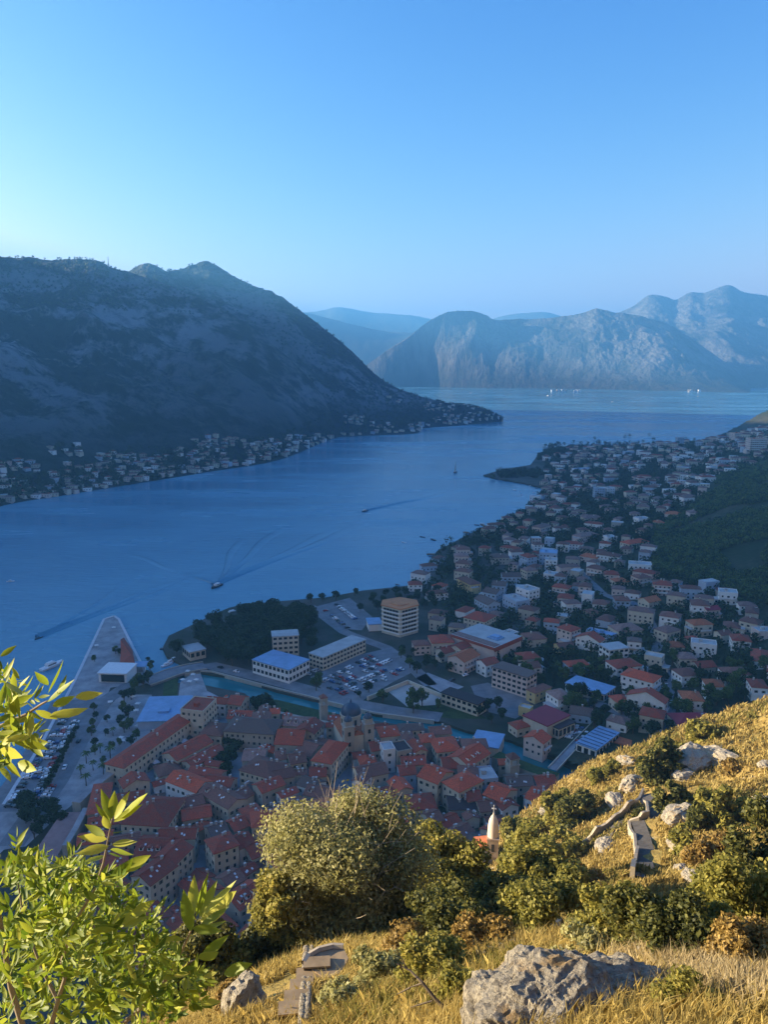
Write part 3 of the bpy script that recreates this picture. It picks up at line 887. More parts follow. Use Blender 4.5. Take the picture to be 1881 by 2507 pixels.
OLD = [('A', (805, 305), (915, 315), 14, 9, 'h', br, 'wall_cream'), ('A', (928, 290), (1182, 308), 17, 11, 'h', gy, 'wall_stone'), ('A', (945, 225), (1062, 230), 10, 10, 'g', r, 'wall_stone'), ('A', (1072, 245), (1165, 240), 10, 12, 'x', br, 'wall_stone'),
 ('A', (1187, 355), (1325, 362), 17, 9, 'g', b_, 'wall_stone'), ('A', (1228, 262), (1380, 268), 11, 9, 'g', 'roof_pink', 'wall_cream'), ('A', (1388, 305), (1438, 250), 11, 10, 'g', r, 'wall_cream'), ('A', (1290, 395), (1368, 420), 14, 7, 'g', br, 'wall_stone'),
 ('A', (1475, 457), (1562, 352), (1383, 428), 12, 'h', b_, 'wall_cream'), ('A', (690, 440), (872, 345), 11, 8, 'g', r, 'wall_cream'), ('A', (770, 472), (932, 388), 8, 7, 'g', r, 'wall_stone'), ('A', (600, 522), (716, 492), 11, 6, 'h', br, 'wall_cream'),
 ('A', (745, 500), (905, 530), 7, 6, 'g', r, 'wall_stone'), ('A', (632, 542), (786, 602), 11, 9, 'g', b_, 'wall_white'), ('A', (802, 600), (950, 685), 10, 9, 'g', br, 'wall_cream'), ('A', (820, 555), (960, 575), 8, 8, 'g', r, 'wall_stone'),
 ('A', (1008, 487), (1165, 532), 15, 10, 'h', br, 'wall_cream'), ('A', (1022, 440), (1130, 442), 12, 8, 'g', 'roof_pink', 'wall_stone'), ('A', (1125, 605), (1240, 560), 9, 9, 'g', r, 'wall_stone'), ('A', (1180, 540), (1290, 520), 9, 9, 'g', br, 'wall_stone'),
 ('A', (1300, 560), (1388, 592), 9, 8, 'g', gy, 'wall_white'), ('A', (1365, 522), (1448, 520), 9, 9, 'g', r, 'wall_cream'), ('A', (1335, 612), (1470, 640), 10, 8, 'g', br, 'wall_stone'), ('A', (1072, 778), (1238, 757), 11, 13, 'h', b_, 'wall_cream'),
 ('A', (1240, 760), (1312, 705), 11, 12, 'g', r, 'wall_cream'), ('A', (1445, 775), (1540, 690), 15, 12, 'g', o_, 'wall_cream'), ('A', (1275, 880), (1415, 850), 10, 8, 'h', r, 'wall_stone'), ('A', (405, 760), (640, 775), 21, 11, 'h', r, 'wall_cream'),
 ('A', (232, 712), (330, 700), 24, 9, 'h', r, 'wall_stone'), ('A', (690, 960), (770, 880), 10, 13, 'g', r, 'wall_cream'), ('A', (555, 1075), (690, 975), 10, 13, 'g', r, 'wall_cream'), ('A', (470, 930), (640, 930), 14, 10, 'g', r, 'wall_stone'),
 ('A', (590, 842), (780, 836), 8, 11, 'g', r, 'wall_cream'), ('A', (880, 912), (1005, 868), 10, 13, 'h', r, 'wall_cream'), ('A', (870, 830), (955, 800), 9, 9, 'g', gy, 'wall_stone'), ('A', (720, 745), (865, 720), 9, 8, 'g', r, 'wall_stone'),
 ('A', (700, 692), (832, 655), 9, 8, 'g', br, 'wall_stone'), ('A', (985, 800), (1058, 770), 9, 9, 'g', r, 'wall_stone'), ('A', (1010, 890), (1085, 852), 9, 10, 'g', r, 'wall_white'), ('A', (1075, 940), (1212, 882), 10, 8, 'g', r, 'wall_cream'),
 ('A', (1092, 988), (1225, 918), 6, 5, 'g', br, 'wall_stone'), ('A', (1010, 1200), (1145, 1105), 10, 8, 'g', r, 'wall_stone'), ('A', (960, 1090), (1040, 1040), 9, 8, 'g', br, 'wall_stone'), ('A', (300, 1010), (440, 985), 12, 8, 'g', r, 'wall_stone'),
 ('B', (590, 465), (672, 455), 9, 9, 'h', b_, 'wall_cream'), ('B', (645, 392), (698, 384), 10, 9, 'g', r, 'wall_stone'), ('B', (705, 392), (765, 384), 8, 12, 'f', 'roof_light', 'wall_white'), ('B', (775, 400), (850, 385), 10, 11, 'f', dk, 'wall_stone'),
 ('B', (690, 320), (790, 310), 11, 9, 'h', b_, 'wall_cream'), ('B', (805, 345), (866, 340), 10, 9, 'h', br, 'wall_cream'), ('B', (862, 400), (925, 390), 11, 10, 'x', b_, 'wall_cream'), ('B', (900, 348), (972, 343), 9, 10, 'h', b_, 'wall_stone'),
 ('B', (976, 398), (1098, 385), 14, 10, 'h', b_, 'wall_cream'), ('B', (1112, 380), (1238, 378), 10, 11, 'h', br, 'wall_cream'), ('B', (1140, 470), (1246, 402), 13, 11, 'g', b_, 'wall_cream'), ('B', (1010, 482), (1136, 476), 11, 9, 'g', r, 'wall_stone'),
 ('B', (800, 466), (920, 458), 9, 8, 'g', r, 'wall_cream'), ('B', (585, 532), (730, 502), 11, 9, 'g', br, 'wall_cream'), ('B', (545, 540), (600, 556), 8, 13, 'x', br, 'wall_white'), ('B', (790, 515), (870, 508), 9, 9, 'g', r, 'wall_blue'),
 ('B', (878, 518), (978, 558), 13, 12, 'g', b_, 'wall_cream'), ('B', (1088, 600), (1210, 540), (985, 556), 12, 'h', b_, 'wall_cream'), ('B', (1085, 520), (1192, 524), 10, 10, 'h', br, 'wall_cream'), ('B', (770, 602), (852, 582), 10, 9, 'x', b_, 'wall_cream'),
 ('B', (838, 692), (975, 680), 12, 8, 'h', r, 'wall_cream'), ('B', (690, 640), (765, 620), 9, 8, 'g', r, 'wall_stone'), ('B', (1212, 612), (1305, 652), 13, 9, 'g', b_, 'wall_cream'), ('B', (1310, 692), (1392, 670), 9, 8, 'x', r, 'wall_white'),
 ('B', (1425, 628), (1498, 658), 12, 9, 'g', b_, 'wall_white'), ('B', (1500, 655), (1590, 600), 9, 8, 'g', r, 'wall_white'), ('B', (1135, 648), (1205, 640), 9, 8, 'g', r, 'wall_cream'), ('B', (1040, 690), (1180, 684), 12, 6, 'g', dk, 'wall_stone'),
 ('B', (950, 762), (1012, 740), 9, 8, 'g', br, 'wall_stone'), ('B', (1020, 782), (1100, 752), 8, 6, 'g', r, 'wall_white'), ('B', (905, 862), (985, 832), 9, 7, 'g', r, 'wall_stone'), ('B', (1090, 852), (1170, 802), 9, 6, 'g', br, 'wall_stone'),
 ('B', (1340, 572), (1468, 566), 10, 7, 'g', gy, 'wall_stone'), ('B', (1190, 542), (1288, 532), 11, 10, 'f', 'roof_light', 'wall_blue'), ('B', (1490, 570), (1590, 560), 9, 7, 'g', r, 'wall_white'), ('B', (1200, 700), (1280, 690), 9, 7, 'g', br, 'wall_stone')]
for q in OLD: edge_house(*q)

# church of the domed twin towers, the river belfry
def lathe_obj(name, prof, mat, parent, loc, n=16, smooth=True):
    b = MB(); b.lathe(prof, n)
    return put(name, b.me(name, mat, smooth), parent, loc)
M['dome_lead'] = flat('dark blue lead dome', (0.045, 0.075, 0.12), 0.4, 0.2, 0.5, 0.5)
p0 = gp(*fr('B', 580, 440))
t = thing('domed_church', p0, R(18), 'church', 'pale stone church with two front towers and a dark blue dome by the river')
b = MB(); b.box(-7, 7, 4, 24, -1, 11); b.box(-2.6, 2.6, 0, 4, -1, 14)
b.add([(-7, 4, 11), (7, 4, 11), (0, 4, 14.5), (-7, 24, 11), (7, 24, 11), (0, 24, 14.5)], [(0, 1, 2), (4, 3, 5)])
put('nave', b.me('nave', M['wall_cream']), t)
b = MB()
for s_ in (-1, 1):
    b.add([(s_ * 7.4, 4.6, 10.9), (s_ * 7.4, 24.3, 10.9), (0, 24.3, 14.8), (0, 4.6, 14.8)], [(0, 1, 2, 3) if s_ > 0 else (3, 2, 1, 0)])
b.add([(-2.9, -.3, 14), (2.9, -.3, 14), (2.9, 4.6, 14), (-2.9, 4.6, 14), (0, 2, 15.8)], [(0, 1, 4), (1, 2, 4), (2, 3, 4), (3, 0, 4)])
put('roof', b.me('roof', M['roof_orange']), t)
for s_ in (-1, 1):
    b = MB(); x = s_ * 5.2
    b.box(x - 2.5, x + 2.5, -1, 4, -1, 19); b.box(x - 2.8, x + 2.8, -1.3, 4.3, 19, 19.6); b.box(x - 2.0, x + 2.0, -.5, 3.5, 19.6, 22)
    for z in (4, 9, 14.5):
        b.box(x - .7, x + .7, -1.06, -.99, z, z + 2.2, 1); b.box(x + s_ * 2.49, x + s_ * 2.56, .8, 2.2, z, z + 2.2, 1)
    tw = put('tower', b.me('tower', [M['wall_stone'], M['glass']]), t)
    lathe_obj('cupola', [(2.2, 0), (2.1, .8), (1.5, 1.7), (.5, 2.3), (.2, 3.4), (.05, 3.5)], M['dome_lead'], tw, (x, 1.5, 22), 12)
dr = lathe_obj('drum', [(5.3, 0), (5.3, 5.5), (5.7, 5.6), (5.7, 6.2), (5.0, 6.3)], M['wall_cream'], t, (0, 15, 13), 16, False)
b = MB()
for k in range(8):
    a = k * math.pi / 4 + .2
    b.add([((5.36) * math.cos(a + q) , 5.36 * math.sin(a + q), z) for q, z in ((-.11, 1.2), (.11, 1.2), (.11, 4.2), (-.11, 4.2))], [(0, 1, 2, 3)])
put('drum_windows', b.me('drum_windows', M['glass']), dr)
lathe_obj('dome', [(5.3, 0), (5.2, 1.2), (4.6, 2.9), (3.5, 4.2), (1.9, 5.1), (.5, 5.5), (.4, 6.4), (.1, 7.6)], M['dome_lead'], t, (0, 15, 19.3), 20)
HOUSES.append((p0[0] - 2, p0[1] + 11, 16, 27, R(18)))
LM.append(('the domed church', 883, 1790))

def belfry(f, x, y, label, h=13, wd=3.4):
    p = gp(*fr(f, x, y))
    t = thing('belfry', p, R(20), 'bell tower', label)
    b = MB(); b.box(-wd / 2, wd / 2, -wd / 2, wd / 2, -1, h * .7)
    b.box(-wd / 2 - .25, wd / 2 + .25, -wd / 2 - .25, wd / 2 + .25, h * .7, h * .74)
    for sx in (-1, 1):
        for sy in (-1, 1):
            x_, y_ = sx * wd * .37, sy * wd * .37
            b.box(x_ - .4, x_ + .4, y_ - .4, y_ + .4, h * .74, h * .92)
    b.box(-wd / 2, wd / 2, -wd / 2, wd / 2, h * .92, h)
    put('tower', b.me('tower', M['wall_stone']), t)
    b = MB(); b.add([(-wd * .56, -wd * .56, h), (wd * .56, -wd * .56, h), (wd * .56, wd * .56, h), (-wd * .56, wd * .56, h), (0, 0, h + 2.2)], [(0, 1, 4), (1, 2, 4), (2, 3, 4), (3, 0, 4)])
    put('roof', b.me('roof', M['roof_brown']), t)
    HOUSES.append((p[0], p[1], 5, 5, 0))
belfry('B', 400, 245, 'slim pale stone belfry standing beside the river lawn', 15, 4)
belfry('B', 1357, 545, 'small square stone belfry rising among roofs at the right of the old town', 13, 5)

# ------------------------------------------------------------------ town walls, bridges, quay pieces
def wall_run(name, P, wd, h, mat, label, cat='wall', z0=2.0, cap=None):
    P = [gp(*p, z=z0 + h) for p in P]
    L, Rr = strip_pts(P, wd)
    V = []
    for l, r_ in zip(L, Rr): V += [(*l, z0 + h), (*r_, z0 + h), (*l, z0 - 1.5), (*r_, z0 - 1.5)]
    F = []
    for i in range(len(P) - 1):
        a, c = 4 * i, 4 * i + 4
        F += [(a + 1, c + 1, c, a), (a, c, c + 2, a + 2), (c + 1, a + 1, a + 3, c + 3)]
    F += [(0, 2, 3, 1), (4 * len(P) - 4, 4 * len(P) - 3, 4 * len(P) - 1, 4 * len(P) - 2)]
    mi = [0] * len(F)
    if cap:
        for i in range(len(P) - 1): mi[3 * i] = 1
    return tag(put(name, mesh(name, V, F, [mat] + ([cap] if cap else []), mi)), label, cat)
wall_run('town_wall', [C(650, 1205), C(540, 1290), C(440, 1385)], 4.0, 7, M['wall_stone'], 'stone town wall running from the long palace down to the promenade', cap=M['paving'])
M['pink_walk'] = flat('pink paved rampart', (0.33, 0.20, 0.18), 0.85, 0.15, 0.3)
wall_run('rampart', [fr('N', 418, 1000), fr('N', 345, 1110), fr('N', 160, 1390)], 10.0, 5, M['wall_stone'], 'broad rampart with pink paved top at the left end of the old town', cap=M['pink_walk'])
wall_run('town_wall', [fr('N', 490, 975), fr('N', 430, 1090), fr('N', 370, 1190)], 2.5, 8, M['wall_stone'], 'narrow stone wall with pale coping alongside the pink rampart', cap=M['paving'])
wall_run('town_wall', [E(745, 1105), E(860, 1150), E(960, 1190), E(1100, 1235)], 7.0, 6, M['wall_stone'], 'pale town wall with grassy top beside the dark end of the river', cap=M['lawn'])
wall_run('town_wall', [D(560, 775), D(720, 815), D(960, 865), D(1240, 905), D(1560, 925)], 2.2, 3.5, M['wall_stone'], 'low pale town wall along the near bank of the river')
wall_run('quay_wall', [D(170, 590), D(250, 570), D(330, 575), D(700, 672), D(905, 722), D(1000, 748), D(1280, 815), D(1620, 860)], 1.2, 0.9, M['wall_stone'], 'dark river wall along the far bank from the road bridge')
wall_run('court_wall', [E(0, 770), E(235, 675), E(430, 755)], 0.8, 2.6, M['wall_cream'], 'pale wall round the sandy sports court')
a = [gp(*C(*p), z=3.0) for p in ((840, 690), (905, 668), (1000, 632), (1080, 610), (1190, 592))]
t = thing('road_bridge', a[2] * np.array([1, 1, 0]), 0, 'bridge', 'low road bridge across the river mouth between the pier and the park')
L_, R_2 = strip_pts(a, 13)
o = a[2]
V = [(q[0] - o[0], q[1] - o[1], z) for z in (3.0, 1.9) for q in L_] + [(q[0] - o[0], q[1] - o[1], z) for z in (3.0, 1.9) for q in R_2]
n = len(a)
F = []
for i in range(n - 1):
    F += [(2 * n + i, 2 * n + i + 1, i + 1, i), (i, i + 1, n + i + 1, n + i), (3 * n + i, 3 * n + i + 1, 2 * n + i + 1, 2 * n + i), (n + i, n + i + 1, 3 * n + i + 1, 3 * n + i)]
put('deck', mesh('deck', V, F, M['asphalt']), t)
for side, Q in ((0, L_), (1, R_2)):
    b = MB()
    for p, q in zip(Q[:-1], Q[1:]): b.tube([(p[0] - o[0], p[1] - o[1], 3.5), (q[0] - o[0], q[1] - o[1], 3.5)], 0.35, 4)
    put('parapet', b.me('parapet', M['wall_stone']), t)
a = [gp(*E(*p), z=4.2) for p in ((1075, 1195), (1215, 1045), (1370, 890))]
t = thing('footbridge', a[1] * np.array([1, 1, 0]), 0, 'bridge', 'narrow straight footbridge from the town wall across the river end to the small car park')
o = a[1]
b = MB()
L_, R_2 = strip_pts(a, 4.5)
put('deck', mesh('deck', [(q[0] - o[0], q[1] - o[1], z) for z in (4.2, 3.4) for q in L_] + [(q[0] - o[0], q[1] - o[1], z) for z in (4.2, 3.4) for q in R_2],
    [(6 + i, 7 + i, 1 + i, i) for i in (0, 1)] + [(i, i + 1, i + 4, i + 3) for i in (0, 1)] + [(9 + i, 10 + i, 7 + i, 6 + i) for i in (0, 1)], M['paving']), t)
for Q in (L_, R_2):
    b = MB()
    for p, q in zip(Q[:-1], Q[1:]): b.tube([(p[0] - o[0], p[1] - o[1], 4.7), (q[0] - o[0], q[1] - o[1], 4.7)], 0.3, 4)
    put('parapet', b.me('parapet', M['wall_cream']), t)
# pale kerb round the pier
M['kerb'] = flat('pale quay kerb', (0.62, 0.62, 0.62), 0.8, 0.1, 0.5)
kp = [gp(*C(*p), z=2.3) for p in ((20, 1395), (240, 1040), (440, 662), (602, 320), (660, 301), (688, 320), (850, 642))]
b = MB()
for p, q in zip(kp[:-1], kp[1:]):
    d = (q - p) / np.linalg.norm(q - p); nn = np.array([-d[1], d[0], 0]) * 0.9
    for zz in (0,):
        V = [p + nn, p - nn, q - nn, q + nn]
        V = [tuple(v) for v in V] + [(v[0], v[1], 1.0) for v in V]
        b.add(V, [(0, 1, 2, 3), (4, 5, 1, 0), (5, 6, 2, 1), (6, 7, 3, 2), (7, 4, 0, 3)])
tag(put('kerb', b.me('kerb', M['kerb'])), kind='structure')
# building on the pier: low block under a tapering red roof
q = [gp(*C(*p), z=7) for p in ((695, 588), (782, 580), (765, 500), (718, 430), (702, 500))]
o = q[0] * np.array([1, 1, 0]); o[2] = 2
t = thing('pier_building', o, 0, 'building', 'pier building with tapering red roof near the end of the stone pier')
b = MB(); b.prism([(p[0] - o[0], p[1] - o[1]) for p in q], -1, 4.6); put('wall', b.me('wall', M['wall_cream']), t)
ctr = sum(q) / 5
b = MB()
V = [(p[0] - o[0] + (p[0] - ctr[0]) * .05, p[1] - o[1] + (p[1] - ctr[1]) * .05, 4.7) for p in q] + [((q[0][0] + q[1][0]) / 2 - o[0], q[0][1] - o[1] + 9, 8.4), (q[3][0] - o[0] + .6, q[3][1] - o[1] - 9, 7.0)]
b.add(V, [(0, 1, 5), (1, 2, 6, 5), (2, 3, 6), (3, 4, 6), (4, 0, 5, 6)])
put('roof', b.me('roof', M['roof_red']), t)
o = gp(*C(655, 690)); t = thing('harbour_office', o, R(-4), 'building', 'white flat roofed office with dark glass front at the foot of the pier')
b = MB(); b.box(-9, 9, 0, 16, -1, 6); b.box(-9.6, 9.6, -1, 16.6, 6, 6.6); put('wall', b.me('wall', M['white_paint']), t)
b = MB(); b.box(-7.5, 7.5, -0.1, 0.02, 0.4, 5.2); put('window', b.me('window', M['glass']), t)
o = gp(*C(775, 630)); t = thing('terrace_canopy', o, 0, 'canopy', 'blue canopy beside the red roofed pier building')
b = MB(); b.box(-8, 8, 0, 9, 3.6, 3.9); put('roof', b.me('roof', M['roof_blue']), t)
b = MB()
for x_ in (-7.5, 7.5):
    for y_ in (.5, 8.5): b.box(x_ - .15, x_ + .15, y_ - .15, y_ + .15, -1, 3.6)
put('post', b.me('post', M['white_paint']), t)
o = gp(*C(930, 940)); t = thing('market_hall', o, R(4), 'building', 'pale blue flat roofed market hall behind the long palace')
b = MB(); b.box(-11, 13, -5, 26, -1, 5); put('wall', b.me('wall', M['wall_blue']), t)
b = MB(); b.box(-11.6, 13.6, -5.6, 26.6, 5, 5.5); b.box(-2, 4, 4, 9, 5.5, 6.6); put('roof', b.me('roof', M['roof_blue']), t)
HOUSES.append((o[0], o[1] + 10, 26, 34, 0))
# awnings beside the palace
AW = {}
for k, nm in ((0, 'white_paint'), (1, 'roof_dark')):
    b = MB(); b.add([(-2, -2, 2.6), (2, -2, 2.6), (2, 2, 2.6), (-2, 2, 2.6), (0, 0, 4.0)], [(0, 1, 4), (1, 2, 4), (2, 3, 4), (3, 0, 4), (3, 2, 1, 0)]); AW[k] = b.me('canopy', M[nm])
b = MB(); b.box(-.06, .06, -.06, .06, -.2, 3.9); PST = b.me('post', M['bark'])
for i in range(11):
    for j in range(2):
        f_ = i / 10
        p = gp(*fr('A', 545 + (790 - 545) * f_ + j * 12, 478 - (478 - 300) * f_ + j * 11))
        k = (i + j) % 2
        t = thing('cafe_umbrella', p, R(35))
        put('canopy', AW[k], t); put('post', PST, t)
        tag(t, f"{('white', 'dark')[k]} cafe umbrella {('inner', 'outer')[j]} row below the long palace, {ORD[i].split()[0] if i else 'first'} from the left", 'umbrella', 'cafe umbrellas below the long palace')

# ------------------------------------------------------------------ the larger blocks across the river
def block(name, f, A, B, Cc, h, mw, mr, label, cat='building', z=2.0, floors=0, strips=True, wins=True, over=0.4, lip=0.5):
    """flat or low block from three roof corners"""
    a, b2, c = (gp(*fr(f, *p), z=z + h) for p in (A, B, Cc))
    v = (b2 - a)[:2]; L = float(np.hypot(*v)); rz = math.atan2(v[1], v[0])
    nrm = np.array([-v[1], v[0]]) / L
    W = float(np.dot((c - a)[:2], nrm))
    if W < 0:
        a[:2] += nrm * W; W = -W
    t = thing(name, (a[0], a[1], z), rz, cat, label)
    bb = MB(); bb.box(0, L, 0, W, -2, h); put('wall', bb.me('wall', M[mw]), t)
    bb = MB(); bb.box(-over, L + over, -over, W + over, h, h + lip); ro = put('roof', bb.me('roof', M[mr]), t)
    if floors and wins:
        fh = h / floors
        for fl in range(floors):
            z0 = fl * fh + fh * .38
            for side, Ls in enumerate((L, W, L, W)):
                q = MB()
                nw = max(2, int(Ls / 3.2))
                for k in range(nw):
                    lo, hi = (k + .18) / nw * Ls, (k + .82) / nw * Ls
                    if side == 0: q.box(lo, hi, -.07, 0, z0, z0 + fh * .48, 0, False)
                    elif side == 1: q.box(L, L + .07, lo, hi, z0, z0 + fh * .48, 0, False)
                    elif side == 2: q.box(lo, hi, W, W + .07, z0, z0 + fh * .48, 0, False)
                    else: q.box(-.07, 0, lo, hi, z0, z0 + fh * .48, 0, False)
                tag(put('window', q.me('window', M['glass']), t), kind='stuff')
    c_, s_ = math.cos(rz), math.sin(rz)
    HOUSES.append((a[0] + c_ * L / 2 - s_ * W / 2, a[1] + s_ * L / 2 + c_ * W / 2, L, W, rz))
    return t, ro, L, W
# six sided tower block
o = gp(*E(190, 430)); t = thing('tower_block', (o[0], o[1] + 13, 2), R(0), 'tower block', 'six storey white tower block with bands of dark windows and flat orange roof')
H6 = [(-13.5, -2), (0, -12.5), (13.5, -2), (12.5, 9), (0, 16), (-12.5, 9)]
H6 = [(x * 1.0, y * 1.0) for x, y in H6]
b = MB(); b.prism(H6, -1, 21); put('wall', b.me('wall', M['wall_cream']), t)
b = MB(); b.prism([(x * 1.04, y * 1.04) for x, y in H6], 21, 21.8); b.prism([(x * .5, y * .5) for x, y in H6], 21.8, 22.4)
put('roof', b.me('roof', M['rust_roof']), t)
for k in range(6):
    for i in range(6):
        p, q = np.array(H6[i]), np.array(H6[(i + 1) % 6])
        d = q - p; nn = np.array([d[1], -d[0]]); nn = nn / np.hypot(*nn)
        a_, c_ = p + d * .1, p + d * .9
        z0 = 2.9 + k * 3.1
        Q = MB()
        nseg = 5
        for s_ in range(nseg):
            u0, u1 = a_ + (c_ - a_) * (s_ + .06) / nseg, a_ + (c_ - a_) * (s_ + .94) / nseg
            V = [(*(u0 + nn * .08), z0), (*(u1 + nn * .08), z0), (*(u1 + nn * .08), z0 + 1.5), (*(u0 + nn * .08), z0 + 1.5), (*u0, z0), (*u1, z0), (*u1, z0 + 1.5), (*u0, z0 + 1.5)]
            Q.add(V, [(0, 1, 2, 3), (4, 5, 1, 0), (3, 2, 6, 7), (1, 5, 6, 2), (4, 0, 3, 7)])
        w_ = put('window', Q.me('window', M['glass']), t); tag(w_, kind='stuff')
        Q = MB()
        V = [(*(p + d * .02 + nn * .35), z0 - 1.0), (*(p + d * .98 + nn * .35), z0 - 1.0), (*(p + d * .98), z0 - 1.0), (*(p + d * .02), z0 - 1.0)]
        V += [(x, y, z + .9) for x, y, z in V]
        Q.add(V, [(0, 1, 5, 4), (4, 5, 6, 7), (3, 2, 1, 0), (1, 2, 6, 5), (3, 0, 4, 7)])
        put('parapet', Q.me('parapet', M['white_paint']), t)
HOUSES.append((o[0], o[1] + 13, 30, 30, 0))
LM.append(('the orange topped tower block', 980, 1525))
t, ro, L, W = block('shopping_hall', 'E', (738, 492), (895, 425), (512, 405), 11, 'wall_pink', 'roof_light', 'huge flat roofed hall with pale grey roof and red fascia behind the car park', floors=0, lip=.6)
b = MB(); b.box(L * .35, L * .62, W * .16, W * .4, .6, 1.5); b.box(L * .4, L * .58, W * .2, W * .36, 1.5, 2.4); put('skylight', b.me('skylight', M['roof_blue']), ro, (0, 0, 11))
b = MB(); b.box(-.5, L + .5, -.62, -.45, 8.6, 11.6); b.box(-.62, -.45, -.5, W + .5, 9.6, 11.6); put('fascia', b.me('fascia', M['roof_red']), t)
b = MB(); b.box(.5, L * .22, .5, W - .5, .62, .95); put('roof_strip', b.me('roof_strip', M['roof_pink']), ro, (0, 0, 11))
LM.append(('the huge flat roofed hall', 1200, 1555))
block('long_apartments', 'E', (928, 664), (985, 632), (762, 582), 13, 'wall_pink', 'roof_grey', 'long four storey pink and white apartment block below the huge hall', 'apartment block', floors=4)
block('maroon_hall', 'E', (1045, 945), (1176, 882), (903, 884), 9, 'wall_cream', 'roof_maroon', 'cream hall with one large plain maroon roof beside the river end', floors=0)
LM.append(('the maroon roofed hall', 1338, 1765))
block('hall_annex', 'E', (1112, 962), (1206, 922), (1080, 940), 7, 'wall_cream', 'roof_dark', 'cream annex with flat dark roof against the maroon roofed hall', floors=1)
block('sports_hall', 'D', (775, 572), (895, 512), (655, 470), 9, 'wall_white', 'roof_blue', 'white sports hall with broad pale blue roof next to the park', floors=2)
LM.append(('the blue roofed sports hall', 705, 1610))
block('park_hotel', 'D', (680, 380), (832, 370), (700, 345), 17, 'wall_cream', 'roof_light', 'square cream five storey block rising among the dark park trees', 'apartment block', floors=5)
block('long_offices', 'D', (975, 500), (1222, 395), (920, 462), 9, 'wall_cream', 'roof_light', 'long three storey cream office block between park and car park', 'office block', floors=3)
block('park_pavilion', 'D', (200, 470), (292, 450), (160, 432), 6, 'wall_cream', 'roof_light', 'small flat roofed pavilion at the sea tip of the park', floors=1)
block('seafront_shed', 'E', (8, 356), (85, 352), (18, 318), 5, 'wall_white', 'roof_blue', 'low white shed with pale blue roof left of the tower block')
block('school', 'E', (428, 750), (640, 822), (455, 712), 7, 'wall_cream', 'roof_dark', 'long white school front with dark roof between sports court and asphalt yard', floors=2)
LM.append(('the white school front', 1125, 1710))
block('market_roof', 'E', (600, 1048), (760, 1075), (520, 950), 5, 'wall_cream', 'roof_blue', 'broad grey-blue glazed market roof by the river bend')
block('workshop', 'E', (1378, 762), (1440, 718), (1192, 668), 6, 'wall_white', 'roof_blue', 'long white workshop with bright blue ribbed roof on the slope', z=3, floors=1)
t, ro, L, W = block('bus_station', 'E', (1330, 1085), (1462, 985), (1225, 1035), 6, 'wall_white', 'roof_blue', 'grey-blue roofed station with folded roof ribs at the foot of the hillside', z=2.5, floors=1)
b = MB()
for k in range(7): b.box(.3 + k * L / 7, .55 + k * L / 7, .2, W - .2, .5, .8)
put('roof_rib', b.me('roof_rib', M['dome_lead']), ro, (0, 0, 6))
block('long_shed', 'E', (1440, 1040), (1640, 1102), (1448, 1005), 4, 'wall_stone', 'roof_orange', 'long low shed with rusty orange roof at the foot of the golden hillside', z=2.5)
block('white_hotel', 'F', (640, 508), (766, 492), (560, 470), 10, 'wall_white', 'roof_light', 'large white modern hotel with flat roof right of the dark garden', 'hotel', z=6, floors=3)
LM.append(('the large white hotel', 1500, 1600))

def bulk(f, items):
    for A, B, w_, h, roof, tone, wall in items: edge_house(f, A, B, w_, h, roof, tone, wall, town=False, bal=(wall in ('wall_white', 'wall_pink') and h > 7), winstep=3.2)
bulk('E', [((275, 478), (370, 472), 10, 7, 'h', br, 'wall_pink'), ((375, 462), (505, 456), 15, 9, 'h', r, 'wall_cream'), ((680, 338), (748, 302), (575, 302), 10, 'h', r, 'wall_cream'), ((450, 522), (530, 500), 10, 6, 'g', r, 'wall_cream'),
 ((562, 572), (652, 528), 13, 9, 'g', o_, 'wall_pink'), ((545, 500), (610, 470), 9, 8, 'g', r, 'wall_cream'), ((690, 592), (765, 572), 10, 8, 'g', r, 'wall_white'), ((900, 556), (1005, 546), 12, 6, 'h', r, 'wall_cream'), ((920, 612), (1010, 600), 10, 7, 'g', br, 'wall_white'),
 ((975, 752), (1070, 716), (945, 722), 7, 'h', br, 'wall_yellow'), ((1110, 788), (1195, 770), 12, 8, 'h', 'roof_pink', 'wall_white'), ((870, 960), (950, 940), 8, 5, 'h', r, 'wall_cream'), ((1020, 1045), (1068, 1008), 11, 8, 'g', b_, 'wall_pink'),
 ((945, 850), (965, 830), 7, 5, 'f', 'roof_light', 'wall_yellow'), ((660, 330), (690, 318), 8, 6, 'g', r, 'wall_cream'), ((820, 420), (880, 400), 9, 4, 'f', 'roof_light', 'wall_white')])
